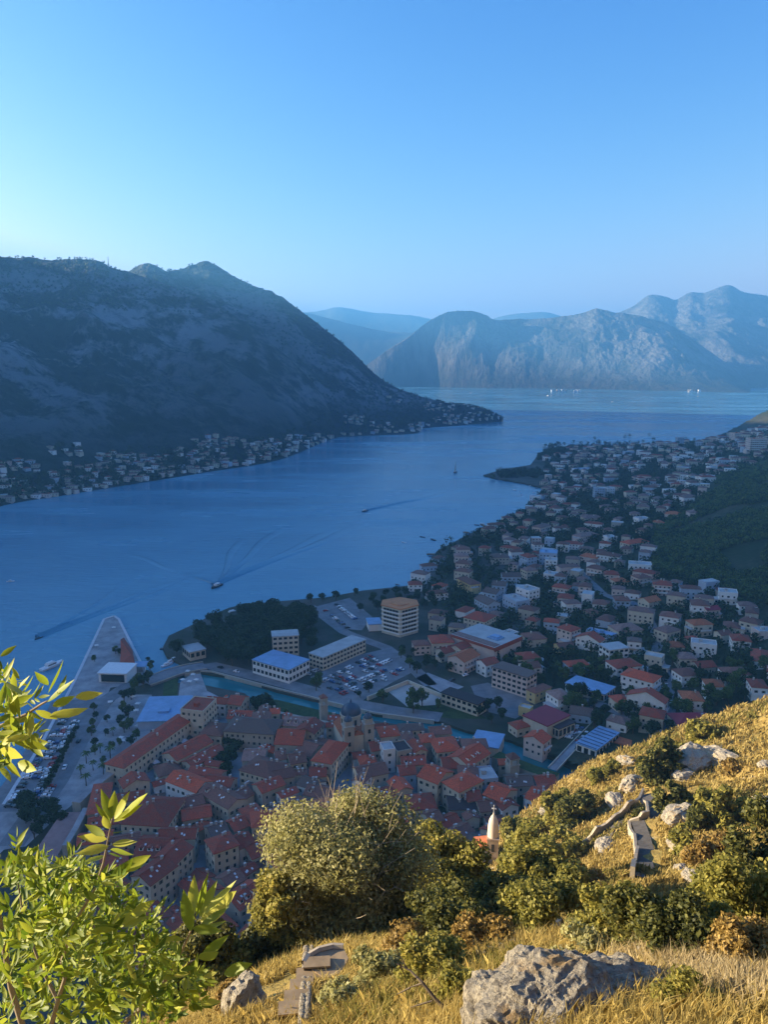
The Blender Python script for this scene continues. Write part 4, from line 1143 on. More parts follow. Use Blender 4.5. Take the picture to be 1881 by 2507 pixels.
bulk('F', [((920, 715), (974, 672), (738, 642), 11, 'h', b_, 'wall_white'), ((690, 622), (850, 602), 13, 8, 'h', r, 'wall_white'), ((998, 850), (1020, 820), (775, 765), 9, 'g', r, 'wall_white'), ((700, 850), (795, 840), 11, 6, 'h', r, 'wall_cream'),
 ((985, 948), (1004, 895), (850, 880), 9, 'h', r, 'wall_cream'), ((392, 385), (455, 362), 12, 10, 'h', r, 'wall_pink'), ((575, 455), (610, 432), (470, 390), 7, 'g', r, 'wall_white'), ((705, 388), (860, 372), 15, 5, 'h', 'roof_pink', 'wall_cream'),
 ((660, 418), (688, 400), (525, 355), 4, 'f', 'roof_blue', 'wall_blue'), ((320, 492), (415, 482), 9, 5, 'g', br, 'wall_yellow'), ((120, 440), (236, 430), 14, 6, 'h', br, 'wall_cream'), ((1110, 672), (1232, 660), 11, 8, 'h', br, 'wall_white'),
 ((1268, 735), (1386, 742), 10, 9, 'h', o_, 'wall_white'), ((1395, 662), (1550, 660), 11, 8, 'h', br, 'wall_white'), ((1560, 742), (1665, 750), 12, 8, 'h', r, 'wall_white'), ((1120, 825), (1250, 832), 12, 9, 'h', 'roof_orange', 'wall_white'),
 ((1085, 988), (1330, 982), 14, 5, 'h', 'roof_maroon', 'wall_cream'), ((1170, 212), (1290, 222), 13, 9, 'h', br, 'wall_white'), ((1270, 248), (1356, 242), 8, 7, 'g', 'roof_maroon', 'wall_pink'), ((1350, 132), (1470, 142), 11, 9, 'f', 'roof_light', 'wall_white'),
 ((1375, 352), (1482, 366), 12, 6, 'h', br, 'wall_cream'), ((1475, 312), (1600, 340), 11, 8, 'h', br, 'wall_cream'), ((1435, 440), (1556, 450), 12, 8, 'h', r, 'wall_white'), ((1030, 482), (1126, 486), 10, 5, 'h', o_, 'wall_cream'),
 ((1010, 395), (1100, 372), 11, 8, 'h', 'roof_pink', 'wall_cream'), ((962, 280), (1088, 300), 11, 8, 'h', br, 'wall_white'), ((1095, 560), (1205, 562), 11, 7, 'h', 'roof_pink', 'wall_cream'), ((1170, 450), (1242, 446), 10, 5, 'h', r, 'wall_stone'),
 ((1220, 620), (1330, 610), 10, 5, 'g', r, 'wall_stone'), ((895, 198), (972, 182), 11, 5, 'g', o_, 'wall_cream'), ((930, 80), (1040, 86), 12, 10, 'h', br, 'wall_pink'), ((680, 185), (776, 188), 11, 7, 'h', br, 'wall_blue'),
 ((530, 205), (640, 215), 11, 7, 'h', br, 'wall_white'), ((440, 92), (520, 100), 11, 10, 'h', br, 'wall_pink'), ((305, 165), (405, 175), 11, 8, 'h', r, 'wall_pink'), ((270, 95), (375, 110), 10, 8, 'h', r, 'wall_pink'), ((35, 118), (120, 140), 12, 11, 'f', 'roof_light', 'wall_white'),
 ((100, 170), (140, 165), 10, 7, 'f', 'roof_light', 'wall_white'), ((520, 270), (585, 262), 10, 5, 'h', br, 'wall_stone'), ((1640, 640), (1700, 650), 10, 7, 'h', r, 'wall_white')])
bulk('G', [((60, 1010), (185, 1018), 16, 12, 'f', 'roof_blue', 'wall_blue'), ((450, 560), (520, 560), 10, 18, 'f', 'roof_light', 'wall_blue'), ((540, 560), (592, 555), 10, 14, 'f', 'roof_light', 'wall_white'), ((310, 425), (430, 420), 12, 6, 'f', 'roof_blue', 'wall_white'),
 ((385, 770), (510, 765), 14, 8, 'h', 'roof_pink', 'wall_cream'), ((540, 905), (610, 900), 11, 7, 'f', 'roof_light', 'wall_white'), ((690, 950), (830, 930), 13, 7, 'h', b_, 'wall_cream'), ((350, 900), (480, 880), 13, 7, 'h', 'roof_pink', 'wall_pink'),
 ((460, 1020), (620, 1040), 11, 8, 'h', br, 'wall_white'), ((690, 1090), (850, 1100), 12, 8, 'f', 'roof_light', 'wall_white'), ((760, 1190), (850, 1180), 11, 8, 'h', br, 'wall_pink'), ((860, 1230), (990, 1240), 12, 10, 'h', r, 'wall_pink'), ((600, 1215), (690, 1210), 11, 5, 'h', 'roof_orange', 'wall_cream'),
 ((520, 1160), (620, 1165), 11, 7, 'h', r, 'wall_pink'), ((390, 1110), (500, 1130), 11, 8, 'h', br, 'wall_pink'), ((880, 800), (940, 800), 11, 5, 'h', 'roof_orange', 'wall_cream'), ((940, 735), (1050, 745), 12, 6, 'h', 'roof_orange', 'wall_pink'), ((1115, 730), (1180, 730), 11, 6, 'h', 'roof_pink', 'wall_pink'),
 ((760, 775), (840, 770), 12, 8, 'f', 'roof_light', 'wall_white'), ((1030, 205), (1078, 205), 14, 22, 'f', 'roof_light', 'wall_blue'), ((1540, 215), (1660, 215), 16, 20, 'f', 'roof_orange', 'wall_pink'), ((1430, 175), (1520, 172), 14, 14, 'f', 'roof_orange', 'wall_pink'),
 ((1020, 345), (1160, 345), 18, 10, 'f', 'roof_light', 'wall_white'), ((340, 1030), (460, 1050), 12, 6, 'h', o_, 'wall_pink'), ((100, 1060), (188, 1065), 10, 10, 'f', 'roof_light', 'wall_white')])
bulk('H', [((500, 690), (605, 700), 12, 9, 'h', br, 'wall_pink'), ((495, 640), (600, 640), 11, 9, 'h', 'roof_pink', 'wall_pink'), ((510, 590), (610, 590), 11, 9, 'h', br, 'wall_pink'), ((510, 800), (610, 850), 11, 8, 'h', br, 'wall_yellow'), ((490, 745), (600, 760), 10, 9, 'h', br, 'wall_cream'),
 ((640, 950), (740, 1000), 12, 8, 'g', gy, 'wall_blue'), ((700, 900), (800, 920), 12, 8, 'g', gy, 'wall_blue'), ((770, 850), (870, 860), 11, 8, 'g', gy, 'wall_blue'), ((850, 790), (985, 790), 11, 8, 'g', gy, 'wall_blue'), ((950, 870), (1045, 900), 13, 14, 'f', 'roof_light', 'wall_white'),
 ((850, 930), (950, 980), 13, 9, 'f', 'roof_light', 'wall_blue'), ((1035, 650), (1105, 640), 13, 10, 'h', r, 'wall_blue'), ((1030, 750), (1110, 740), 11, 8, 'h', 'roof_pink', 'wall_cream'), ((770, 650), (900, 650), 14, 7, 'h', gy, 'wall_stone'), ((390, 870), (450, 850), 10, 5, 'h', r, 'wall_white'),
 ((1150, 770), (1240, 780), 11, 7, 'f', 'roof_light', 'wall_white'), ((1130, 430), (1210, 410), 12, 9, 'h', 'roof_pink', 'wall_pink')])
LM += [('the stone pier', 275, 1575), ('the pink rampart', 150, 2040), ('the long palace', 400, 1800), ('the seafront headland', 1330, 1110), ('the curved slope road', 1610, 1560), ('the river bend', 1100, 1790), ('the golden hillside edge', 1500, 1850),
       ('the right picture edge', 1870, 1450), ('the small stone belfry', 1254, 1900), ('the big pale tree', 880, 2030), ('the shore bend', 1090, 1330), ('the spit of land', 1230, 1165)]

# ------------------------------------------------------------------ the rest of the houses
def corners(h_):
    cx, cy, L, W, a = h_
    c, s = math.cos(a), math.sin(a)
    return [(cx + c * u * L / 2 - s * v * W / 2, cy + s * u * L / 2 + c * v * W / 2) for u, v in ((-1, -1), (1, -1), (1, 1), (-1, 1))]
def overlap(a, b):
    if (a[0] - b[0]) ** 2 + (a[1] - b[1]) ** 2 > ((a[2] + a[3] + b[2] + b[3]) * .5) ** 2: return False
    A_, B_ = corners(a), corners(b)
    for P in (A_, B_):
        for i in range(2):
            ex, ey = P[i + 1][0] - P[i][0], P[i + 1][1] - P[i][1]
            pa = [ex * x + ey * y for x, y in A_]; pb = [ex * x + ey * y for x, y in B_]
            if max(pa) <= min(pb) or max(pb) <= min(pa): return False
    return True
def free(h_, gap=0.0):
    q = (h_[0], h_[1], h_[2] + gap, h_[3] + gap, h_[4])
    return not any(overlap(q, o) for o in HOUSES)
def inside(x, y, P):
    c = False
    j = len(P) - 1
    for i in range(len(P)):
        if (P[i][1] > y) != (P[j][1] > y) and x < (P[j][0] - P[i][0]) * (y - P[i][1]) / (P[j][1] - P[i][1]) + P[i][0]: c = not c
        j = i
    return c
rf = random.Random(5)
town_poly = [(300, 1905), (430, 1830), (530, 1745), (700, 1772), (870, 1800), (1060, 1812), (1160, 1850), (1300, 1935), (1395, 1985), (1330, 2060), (1150, 2110), (900, 2290), (620, 2430), (380, 2460), (160, 2330), (190, 2060)]
OPEN = [fr('A', *p) + (rad,) for p, rad in (((550, 530), 34), ((700, 560), 12), ((975, 430), 34), ((960, 500), 30))] + [fr('B', *p) + (rad,) for p, rad in (((520, 520), 26), ((490, 600), 18), ((500, 250), 30), ((945, 440), 10), ((1270, 470), 16))]
ROADS = []
n_old = 0
for k in range(3800):
    px, py = rf.uniform(160, 1395), rf.uniform(1745, 2440)
    if not inside(px, py, town_poly) or any((px - a) ** 2 + (py - b) ** 2 < c * c for a, b, c in OPEN): continue
    p = gp(px, py)
    near = min(HOUSES, key=lambda q: (q[0] - p[0]) ** 2 + (q[1] - p[1]) ** 2)
    rz = near[4] + rf.choice((0, 0, 0, math.pi / 2)) + rf.uniform(-.08, .08)
    big = k < 700
    L, W = (rf.uniform(9, 14), rf.uniform(7, 9)) if big else (rf.uniform(5.5, 9), rf.uniform(4.5, 6.5))
    if not free((p[0], p[1], L, W, rz), 0.2): continue
    if n_old >= 105: break
    h = rf.uniform(7, 11) if big else rf.uniform(5, 8.5)
    c, s = math.cos(rz), math.sin(rz)
    roof = rf.choice('ggghx'); tone = rf.choice((r, r, r, b_, br, br, gy)); wall = rf.choice(('wall_stone', 'wall_stone', 'wall_cream', 'wall_cream', 'wall_white'))
    house(p[0] - c * L / 2 + s * W / 2, p[1] - s * L / 2 - c * W / 2, rz, L, W, h, roof, tone, wall, 2.0, looks(roof, tone, wall, L, W, h, True), group='old town houses')
    n_old += 1
# suburb
HILLSIL = lambda px: np.interp(px, [1100, 1250, 1390, 1500, 1600, 1700, 1881], [2100, 2020, 1890, 1850, 1800, 1770, 1700])
sub_poly = [(990, 1440), (1090, 1350), (1190, 1300), (1290, 1250), (1335, 1200), (1330, 1120), (1400, 1100), (1700, 1085), (1881, 1045), (1881, 1130), (1750, 1170), (1700, 1240), (1590, 1290), (1600, 1400), (1740, 1440), (1881, 1470), (1881, 1700), (1600, 1790), (1500, 1830), (1420, 1760), (1250, 1680), (1050, 1540), (1100, 1480)]
WOODS = [fr('E', *p) + q for p, q in (((1080, 620), (55, 45)), ((540, 220), (45, 40)), ((1020, 200), (45, 45)), ((1230, 830), (25, 25)), ((1300, 290), (40, 20)))] + [fr('H', *p) + q for p, q in (((700, 560), (40, 20)), ((680, 780), (35, 40)), ((440, 640), (14, 60)), ((1150, 930), (40, 45)))] + [fr('G', *p) + q for p, q in (((800, 215), (140, 14)), ((660, 500), (22, 20)), ((650, 620), (14, 60)), ((860, 460), (40, 16)), ((420, 690), (40, 12)))] + [fr('F', *p) + q for p, q in (((790, 930), (30, 28)), ((960, 1030), (40, 20)), ((1400, 790), (60, 25)), ((1250, 320), (40, 25)), ((820, 460), (40, 20)))]
roads_px = [fr('F', *p) for p in ((440, -10), (520, 70), (600, 150), (690, 185), (780, 200), (880, 260), (905, 340), (960, 440), (940, 540), (1000, 660), (1050, 760), (1025, 900), (1000, 1000), (480, 830), (600, 870), (720, 920))]
roads_px = [q for a, b in zip(roads_px[:12], roads_px[1:13]) for q in (a, ((a[0] + b[0]) / 2, (a[1] + b[1]) / 2))] + roads_px[13:]
def wooded(px, py): return any(((px - a) / c) ** 2 + ((py - b) / d) ** 2 < 1 for a, b, c, d in WOODS)
WALLC = {'wall_stone': 0, 'wall_cream': 1, 'wall_white': 2, 'wall_pink': 3, 'wall_blue': 4}
far = MB()
FARM = [M['wall_stone'], M['wall_cream'], M['wall_white'], M['wall_pink'], M['wall_blue'], M['roof_brown'], M['roof_pink'], M['roof_red'], M['roof_light'], M['glass']]
def far_house(p, rz, L, W, h, rs, base=4, flat_=False):
    c, s = math.cos(rz), math.sin(rz)
    T = lambda V: [(p[0] + c * x - s * y, p[1] + s * x + c * y, p[2] + z) for x, y, z in V]
    wm = rs.choice((0, 1, 1, 2, 2, 3, 4)); rm = 8 if flat_ else rs.choice((5, 5, 6, 6, 7, 8))
    a, b = L / 2, W / 2
    V = [(-a, -b, -base), (a, -b, -base), (a, b, -base), (-a, b, -base), (-a, -b, h), (a, -b, h), (a, b, h), (-a, b, h)]
    far.add(T(V), [(0, 1, 5, 4), (1, 2, 6, 5), (2, 3, 7, 6), (3, 0, 4, 7)], wm)
    if rm == 8: far.add(T([(-a, -b, h), (a, -b, h), (a, b, h), (-a, b, h)]), [(0, 1, 2, 3)], 8)
    else:
        rr_ = W * .22; k = .55 * W
        e = .4
        V = [(-a - e, -b - e, h - .15), (a + e, -b - e, h - .15), (a + e, b + e, h - .15), (-a - e, b + e, h - .15), (-max(a - k, .2), 0, h + rr_), (max(a - k, .2), 0, h + rr_)]
        far.add(T(V), [(0, 1, 5, 4), (2, 3, 4, 5), (1, 2, 5), (3, 0, 4)], rm)
    nf = max(1, int(h / 3))
    for f in range(nf):
        for k in range(max(2, int(L / 3.4))):
            x = -a + (k + .5) * L / max(2, int(L / 3.4))
            z = f * 3 + 1
            far.add(T([(x - .6, -b - .06, z), (x + .6, -b - .06, z), (x + .6, -b - .06, z + 1.4), (x - .6, -b - .06, z + 1.4)]), [(0, 1, 2, 3)], 9)
cand = []
for k in range(9000):
    px, py = rf.uniform(980, 1881), rf.uniform(1045, 1830)
    if not inside(px, py, sub_poly) or py > HILLSIL(px) - 10 or wooded(px, py): continue
    if rf.random() > min(1.0, 45.0 / max(1, (py - 1010)) + .25): continue
    if any((px - a) ** 2 + ((py - b) * 1.4) ** 2 < (13 + (py - 1400) * .025) ** 2 for a, b in roads_px): continue
    cand.append((px, py))
cand = sorted(cand[:2600], key=lambda q: rf.random())
subs = []
for px, py in cand:
    p = gnd(px, py)
    L, W = rf.choice((9, 11, 12, 14, 14, 20)) * rf.uniform(.9, 1.1), rf.uniform(8, 11)
    rz = rf.choice((-.5, -.35, .2, 1.0)) + rf.uniform(-.15, .15)
    if not free((p[0], p[1], L, W, rz), 2.0 if py < 1250 else 7.0): continue
    HOUSES.append((p[0], p[1], L, W, rz)); subs.append((py, px, p, L, W, rz))
subs.sort(key=lambda q: -q[0])
n_names = sum(1 for o in bpy.data.objects if o.name.split('.')[0] == 'house')
room = 296 - n_names
for i, (py, px, p, L, W, rz) in enumerate(subs):
    h = rf.choice((6.2, 6.2, 8.8, 8.8, 5.0))
    if i < room:
        roof = rf.choice('hhhggff'); tone = rf.choice((r, br, br, br, 'roof_pink', gy, o_)) if roof != 'f' else 'roof_light'; wall = rf.choice(('wall_white', 'wall_white', 'wall_white', 'wall_cream', 'wall_cream', 'wall_pink', 'wall_blue'))
        c, s = math.cos(rz), math.sin(rz)
        HOUSES.pop(next(j for j, q in enumerate(HOUSES) if q[0] == p[0] and q[1] == p[1]))
        house(p[0] - c * L / 2 + s * W / 2, p[1] - s * L / 2 - c * W / 2, rz, L, W, h, roof, tone, wall, p[2], looks(roof, tone, wall, L, W, h, False), group='houses of the suburb', extras='new', winstep=3.2, bal=rf.random() < .4)
    else: far_house(p, rz, L, W, h, rf)
tag(put('distant_suburb_houses', far.me('distant_suburb_houses', FARM)), 'mass of small pale houses at the far end of the suburb', 'houses', kind='stuff')
# far shore town: bands along the water below the near mountain and on the headland
far = MB()
shore_tree = []
def along_shore(px):
    return np.interp(px, [q[0] for q in far_shore], [q[1] for q in far_shore])
taken = []
def mtn_hit(px, py, Z0=0.0, rise=0.16):
    """point of the far shore slope: starts at the water line and rises gently"""
    s_ = gp(px, along_shore(px), z=0.3)
    q = gp(px, py, z=0.3)
    d = np.hypot(*(q - s_)[:2])
    return s_, d
def _shore_z(x, y, cache={}):
    if 'bv' not in cache:
        from mathutils.bvhtree import BVHTree
        cache['bv'] = []
        for nm in ('near_mountain', 'headland_mountain'):
            o = bpy.data.objects[nm]
            cache['bv'].append(BVHTree.FromPolygons([v.co[:] for v in o.data.vertices], [p.vertices[:] for p in o.data.polygons]))
    best = None
    for bv in cache['bv']:
        h_ = bv.ray_cast(Vector((x, y, 2000)), Vector((0, 0, -1)))
        if h_[0] is not None: best = h_[0].z if best is None else max(best, h_[0].z)
    return best
clusters = [fr('O', *p) + q for p, q in (((60, 1090), (30, 24)), ((80, 1000), (48, 12)), ((280, 930), (36, 8)), ((280, 1080), (40, 28)), ((380, 1040), (52, 30)), ((500, 960), (40, 12)), ((560, 1040), (45, 16)), ((640, 990), (50, 22)), ((750, 940), (20, 8)), ((800, 1010), (50, 10)), ((900, 930), (48, 28)), ((980, 990), (60, 9)), ((1000, 890), (15, 9)), ((1120, 930), (40, 22)), ((1200, 920), (40, 18)), ((1310, 890), (40, 14)), ((1400, 880), (20, 6)), ((1530, 800), (24, 10)), ((170, 1105), (60, 7)))] + \
           [fr('Q', *p) + q for p, q in (((60, 690), (26, 12)), ((200, 690), (20, 8)), ((350, 655), (50, 10)), ((300, 610), (40, 10)), ((450, 650), (45, 7)), ((540, 655), (15, 4)), ((440, 605), (24, 6)), ((120, 580), (20, 5)))]
def far_point(px, py):
    d = ray(px, py)
    ts = 900 * 1.002 ** np.arange(560)
    for tt in ts[::4]:
        z = _shore_z(d[0] * tt, d[1] * tt)
        if z is not None and z > 0 and CAM_H + d[2] * tt < z:
            return np.array([d[0] * tt, d[1] * tt, z])
    return None
def scatter_far(n, fn, sel):
    k = 0
    for _ in range(n * 6):
        if k >= n: break
        a, b, c, d = sel()
        px, py = a + c * rf.uniform(-1, 1), b + d * rf.uniform(-1, 1)
        if py > along_shore(px) - 2 and px < 1240: continue
        p = far_point(px, py)
        if p is None: continue
        if fn(p, px): k += 1
def fh(p, px):
    if any((p[0] - a) ** 2 + (p[1] - b) ** 2 < 150 for a, b in taken): return False
    taken.append((p[0], p[1]))
    far_house(p, rf.uniform(-.7, .3), rf.uniform(8, 15), rf.uniform(7, 9.5), rf.choice((4.5, 5, 7)), rf, 8)
    return True
wts = [c * d for _, _, c, d in clusters]
scatter_far(330, fh, lambda: rf.choices(clusters, [w_ ** .75 for w_ in wts])[0])
for px in np.arange(-20, 1235, 13.0):
    py = along_shore(px) - rf.uniform(2, 7)
    p = far_point(px + rf.uniform(-5, 5), py)
    if p is not None and rf.random() < .7: fh(p, px)
tag(put('far_shore_houses', far.me('far_shore_houses', FARM)), 'strung out pale houses along the far shore below the dark mountain', 'houses', kind='stuff')
far = MB()
for (x_, y_, n_) in ((705, 515, 13), (1190, 538, 3)):
    for _ in range(n_):
        px, py = fr('Q', x_ + rf.uniform(-38, 38), y_ + rf.uniform(-7, 6))
        q = gp(px, min(py, 946), z=12)
        far_house((q[0], min(q[1], 5150), 8), rf.uniform(-.5, .5), rf.uniform(12, 22), 12, rf.choice((6, 9)), rf, 12, True)
tag(put('distant_village', far.me('distant_village', FARM)), 'tiny white village at the foot of the distant mountain across the bay', 'village', kind='stuff')
M['steel'] = flat('steel', (0.2, 0.2, 0.21), 0.5, 0.1)
p = wp(265, 652, 2400); t = thing('antenna_mast', p, 0, 'mast', 'thin antenna mast standing on the ridge of the dark mountain')
b = MB()
for k in range(3): b.tube([(3 * math.cos(k * 2.1), 3 * math.sin(k * 2.1), -20), (.3 * math.cos(k * 2.1), .3 * math.sin(k * 2.1), 26)], .35, 4)
b.tube([(0, 0, -20), (0, 0, 30)], .5, 5)
put('lattice', b.me('lattice', M['steel']), t)

# ------------------------------------------------------------------ trees
def leaf_quads(c, nrm, size, asp=1.6, rs=rng):
    """c: centres (n,3), nrm: leaf normals; rhombic leaves"""
    n = len(c)
    nrm = nrm / (np.linalg.norm(nrm, axis=1, keepdims=True) + 1e-9)
    rv = rs.normal(size=(n, 3))
    u = np.cross(nrm, rv); u /= np.linalg.norm(u, axis=1, keepdims=True) + 1e-9
    v = np.cross(nrm, u)
    s = (size * rs.uniform(.6, 1.3, n))[:, None]
    V = np.stack([c - u * s * asp / 2, c - v * s / 2 + nrm * s * .12, c + u * s * asp / 2, c + v * s / 2 + nrm * s * .12], 1).reshape(-1, 3)
    return V, np.arange(4 * n).reshape(n, 4)
def crown(clumps, n, size, rs=rng, asp=1.6, shell=0.55, outward=0.8):
    cl = np.asarray(clumps, float)
    wt = (cl[:, 3] * cl[:, 4] + cl[:, 3] * cl[:, 5]); wt /= wt.sum()
    k = rs.choice(len(cl), n, p=wt)
    d = rs.normal(size=(n, 3)); d /= np.linalg.norm(d, axis=1, keepdims=True)
    rad = (shell + (1 - shell) * rs.random(n)) ** (1.0)
    rad = np.where(rs.random(n) < .08, rad * 1.15, rad)
    c = cl[k, :3] + d * rad[:, None] * cl[k, 3:6]
    nr = d * outward + rs.normal(size=(n, 3)) * .6
    return leaf_quads(c, nr, size, asp, rs)
def clumps_in(R_, H, n, rs, r0=.35, r1=.55, flat_=1.0):
    out = []
    for i in range(n):
        a = rs.uniform(0, 2 * math.pi); q = math.sqrt(rs.random()) * .72; z = rs.uniform(-.7, .75)
        q *= math.sqrt(max(0.15, 1 - (z * .95) ** 2))
        rr_ = rs.uniform(r0, r1)
        out.append((R_ * q * math.cos(a), R_ * q * math.sin(a), H * z * .78, R_ * rr_, R_ * rr_, H * rr_ * rs.uniform(.7, 1.0) * flat_))
    return out
def tree_mesh(seed, mat, n=650, R_=4.0, H=4.2, trunk=3.0, nc=9, size=.75):
    rs = np.random.default_rng(seed)
    V, F = crown(clumps_in(R_, H, nc, rs), n, size, rs)
    V[:, 2] += trunk + H * .75
    cm = mesh('crown', V, F, mat)
    b = MB()
    b.tube([(0, 0, -1.5), (.1, .05, trunk * .6), (.0, .1, trunk + H * .6)], [.4, .3, .12], 6)
    for k in range(4):
        a = k * 1.57 + seed
        b.tube([(0, 0, trunk * .7), (R_ * .3 * math.cos(a), R_ * .3 * math.sin(a), trunk + H * .4), (R_ * .55 * math.cos(a), R_ * .55 * math.sin(a), trunk + H * .9)], [.2, .13, .05], 5)
    return cm, b.me('trunk', M['bark'])
TREES = {'broad': [tree_mesh(s, M['dark_green_leaf']) for s in (1, 2, 3)], 'green': [tree_mesh(s, M['mid_green_leaf']) for s in (4, 5)],
         'park': [tree_mesh(s, M['dark_green_leaf'], 1500, 6.5, 6.2, 5.5, 15, .85) for s in (11, 12, 13)]}
def cyp():
    rs = np.random.default_rng(3)
    V, F = crown([(0, 0, 1.6 + k * 1.5, 1.25 - abs(k - 1.6) * .22, 1.25 - abs(k - 1.6) * .22, 1.4) for k in range(6)], 420, .55, rs, 1.8)
    b = MB(); b.tube([(0, 0, -1), (0, 0, 8)], [.25, .06], 5)
    return mesh('crown', V, F, M['cypress_leaf']), b.me('trunk', M['bark'])
TREES['cypress'] = [cyp()]
def palm():
    b = MB()
    for k in range(14):
        a = k * 2 * math.pi / 14; e = .5 + .5 * (k % 3) / 2
        P = [(q * 2.6 * math.cos(a), q * 2.6 * math.sin(a), 5.2 + e * 1.6 * math.sin(q * 2.4) - q * q * 1.2) for q in (0, .35, .7, 1.0)]
        wv_ = np.array([-math.sin(a), math.cos(a), 0]) * .38
        V = []
        for i, p in enumerate(P):
            s_ = (.5, 1, .9, .1)[i]
            V += [tuple(np.array(p) + wv_ * s_ - (0, 0, .2 * s_)), tuple(p), tuple(np.array(p) - wv_ * s_ - (0, 0, .2 * s_))]
        b.add(V, [q for i in range(3) for q in ((3 * i, 3 * i + 1, 3 * i + 4, 3 * i + 3), (3 * i + 1, 3 * i + 2, 3 * i + 5, 3 * i + 4))])
    c_ = b.me('crown', M['mid_green_leaf'])
    b = MB(); b.tube([(0, 0, -.5), (.1, 0, 2.5), (0, 0, 5.3)], [.28, .2, .17], 6)
    return c_, b.me('trunk', M['bark'])
TREES['palm'] = [palm()]
TN = {'broad': ('dark round crowned tree', 'tree'), 'green': ('mid green leafy tree', 'tree'), 'park': ('tall dense dark park tree', 'tree'), 'cypress': ('slim dark cypress', 'tree'), 'palm': ('small palm', 'palm tree')}
NTREE = [0]
TREEPOS = []
def tree(kind, p, sc, group, look=None):
    cm, tm = TREES[kind][NTREE[0] % len(TREES[kind])]
    NTREE[0] += 1
    t = thing({'cypress': 'cypress_tree', 'palm': 'palm_tree'}.get(kind, 'tree'), (p[0], p[1], p[2] - .1), rf.uniform(0, 6.28))
    t.scale = (sc * rf.uniform(.9, 1.1), sc * rf.uniform(.9, 1.1), sc)
    put('crown', cm, t); put('trunk', tm, t)
    pend(t, look or TN[kind][0], TN[kind][1], group, (p[0], p[1], p[2] + 5 * sc))
    TREEPOS.append((p[0], p[1]))
    return t
# the park by the sea
park = [D(*p) for p in ((95, 470), (160, 400), (190, 350), (330, 290), (440, 330), (540, 210), (660, 200), (820, 220), (940, 290), (960, 380), (880, 440), (850, 500), (700, 420), (660, 470), (660, 560), (560, 550), (400, 480), (300, 470), (250, 410), (150, 420))]
def poisson(poly, n, dmin, zf=None, tries=4000, ok=None, out=None):
    out = [] if out is None else out
    res = []
    xs, ys = [p[0] for p in poly], [p[1] for p in poly]
    for _ in range(tries):
        if len(res) >= n: break
        px, py = rf.uniform(min(xs), max(xs)), rf.uniform(min(ys), max(ys))
        if not inside(px, py, poly) or (ok and not ok(px, py)): continue
        p = gp(px, py) if zf is None else gnd(px, py)
        d = dmin(px, py) if callable(dmin) else dmin
        if any((p[0] - a[0]) ** 2 + (p[1] - a[1]) ** 2 < d * d for a in out): continue
        out.append(p); res.append(p)
    return res
clear = lambda p, gap=3.0: free((p[0], p[1], 2, 2, 0), gap)
for p in poisson([(x, y + 20) for x, y in park], 64, 6.8):
    if clear(p, 4.0): tree('park', p, rf.uniform(.8, 1.12), 'park trees by the sea')
for q in ((905, 165), (970, 160), (1050, 150), (1160, 125), (520, 215), (1340, 130), (1400, 120), (1450, 125)): tree('broad', gp(*D(q[0], q[1] + 14)), rf.uniform(.7, 1.0), 'trees along the seafront')
for p in poisson([D(*q) for q in ((1170, 230), (1330, 150), (1500, 130), (1640, 130), (1650, 200), (1540, 250), (1320, 220), (1250, 260))], 16, 8):
    tree('park', p, rf.uniform(.45, .65), 'dark trees behind the tower block')
for q, k, s_ in (((935, 690), 'green', 1.0), ((950, 650), 'green', .8), ((1240, 700), 'broad', .75), ((1190, 730), 'broad', .5), ((1320, 760), 'green', .9), ((1490, 790), 'green', 1.25), ((1550, 780), 'green', 1.2), ((1500, 820), 'green', .9), ((1520, 590), 'broad', .9), ((1570, 540), 'broad', .9), ((1480, 560), 'green', .8),
              ((1430, 500), 'green', .8), ((1640, 800), 'green', .7), ((600, 830), 'broad', 1.1), ((640, 810), 'broad', 1.2), ((690, 830), 'broad', 1.0), ((760, 840), 'green', .5), ((580, 800), 'broad', .9), ((710, 600), 'broad', .8)):
    tree(k, gp(*D(*q)), s_, 'trees beside the river')
for q, s_ in (((400, 1110), 1.0), ((440, 1080), 1.1), ((430, 1000), 1.0), ((470, 1020), .9), ((480, 960), .8), ((390, 1160), .9), ((420, 1150), .8)): tree('broad', gp(*D(q[0], q[1] + 40)), s_, 'trees inside the old town')
for q, s_ in (((700, 850), 1.0), ((750, 830), 1.0), ((650, 880), .8), ((780, 900), .9), ((720, 920), .8), ((430, 560), .8), ((390, 600), .8), ((340, 590), .8), ((470, 620), .8), ((270, 520), .7), ((200, 500), .7), ((240, 560), .6)):
    tree('broad', gp(*E(q[0], q[1] + 10)), s_ * .9, 'trees around the school')
for q, s_ in (((545, 860), .6), ((560, 900), .55), ((540, 950), .6), ((530, 1000), .6), ((545, 1060), .6), ((550, 1110), .55), ((620, 920), .5), ((612, 1000), .5), ((720, 800), .8), ((760, 790), .8), ((710, 860), .7), ((745, 900), .8), ((700, 940), .7), ((750, 960), .7), ((720, 980), .7), ((780, 740), .8), ((830, 720), .9), ((860, 700), .9), ((800, 700), .8), ((650, 1080), .5), ((690, 1060), .5), ((600, 1160), .4), ((870, 620), .6), ((880, 600), .5), ((860, 570), .4), ((790, 1020), .6), ((760, 1060), .6), ((548, 570), .5), ((690, 535), .65), ((670, 525), .6)):
    tree(rf.choice(('green', 'broad')), gp(*C(*q)), s_, 'promenade trees')
for k in range(13):
    f_ = k / 12; tree('broad', gp(*C(440 - 170 * f_, 985 + 330 * f_)), rf.uniform(.42, .55), 'trees in the quay car park median')
for q in ((500, 1160), (470, 1230), (540, 1200), (600, 1230), (580, 1100), (640, 1130), (655, 1000), (500, 1290)): tree('palm', gp(*C(*q)), rf.uniform(.8, 1.1), 'promenade palms')
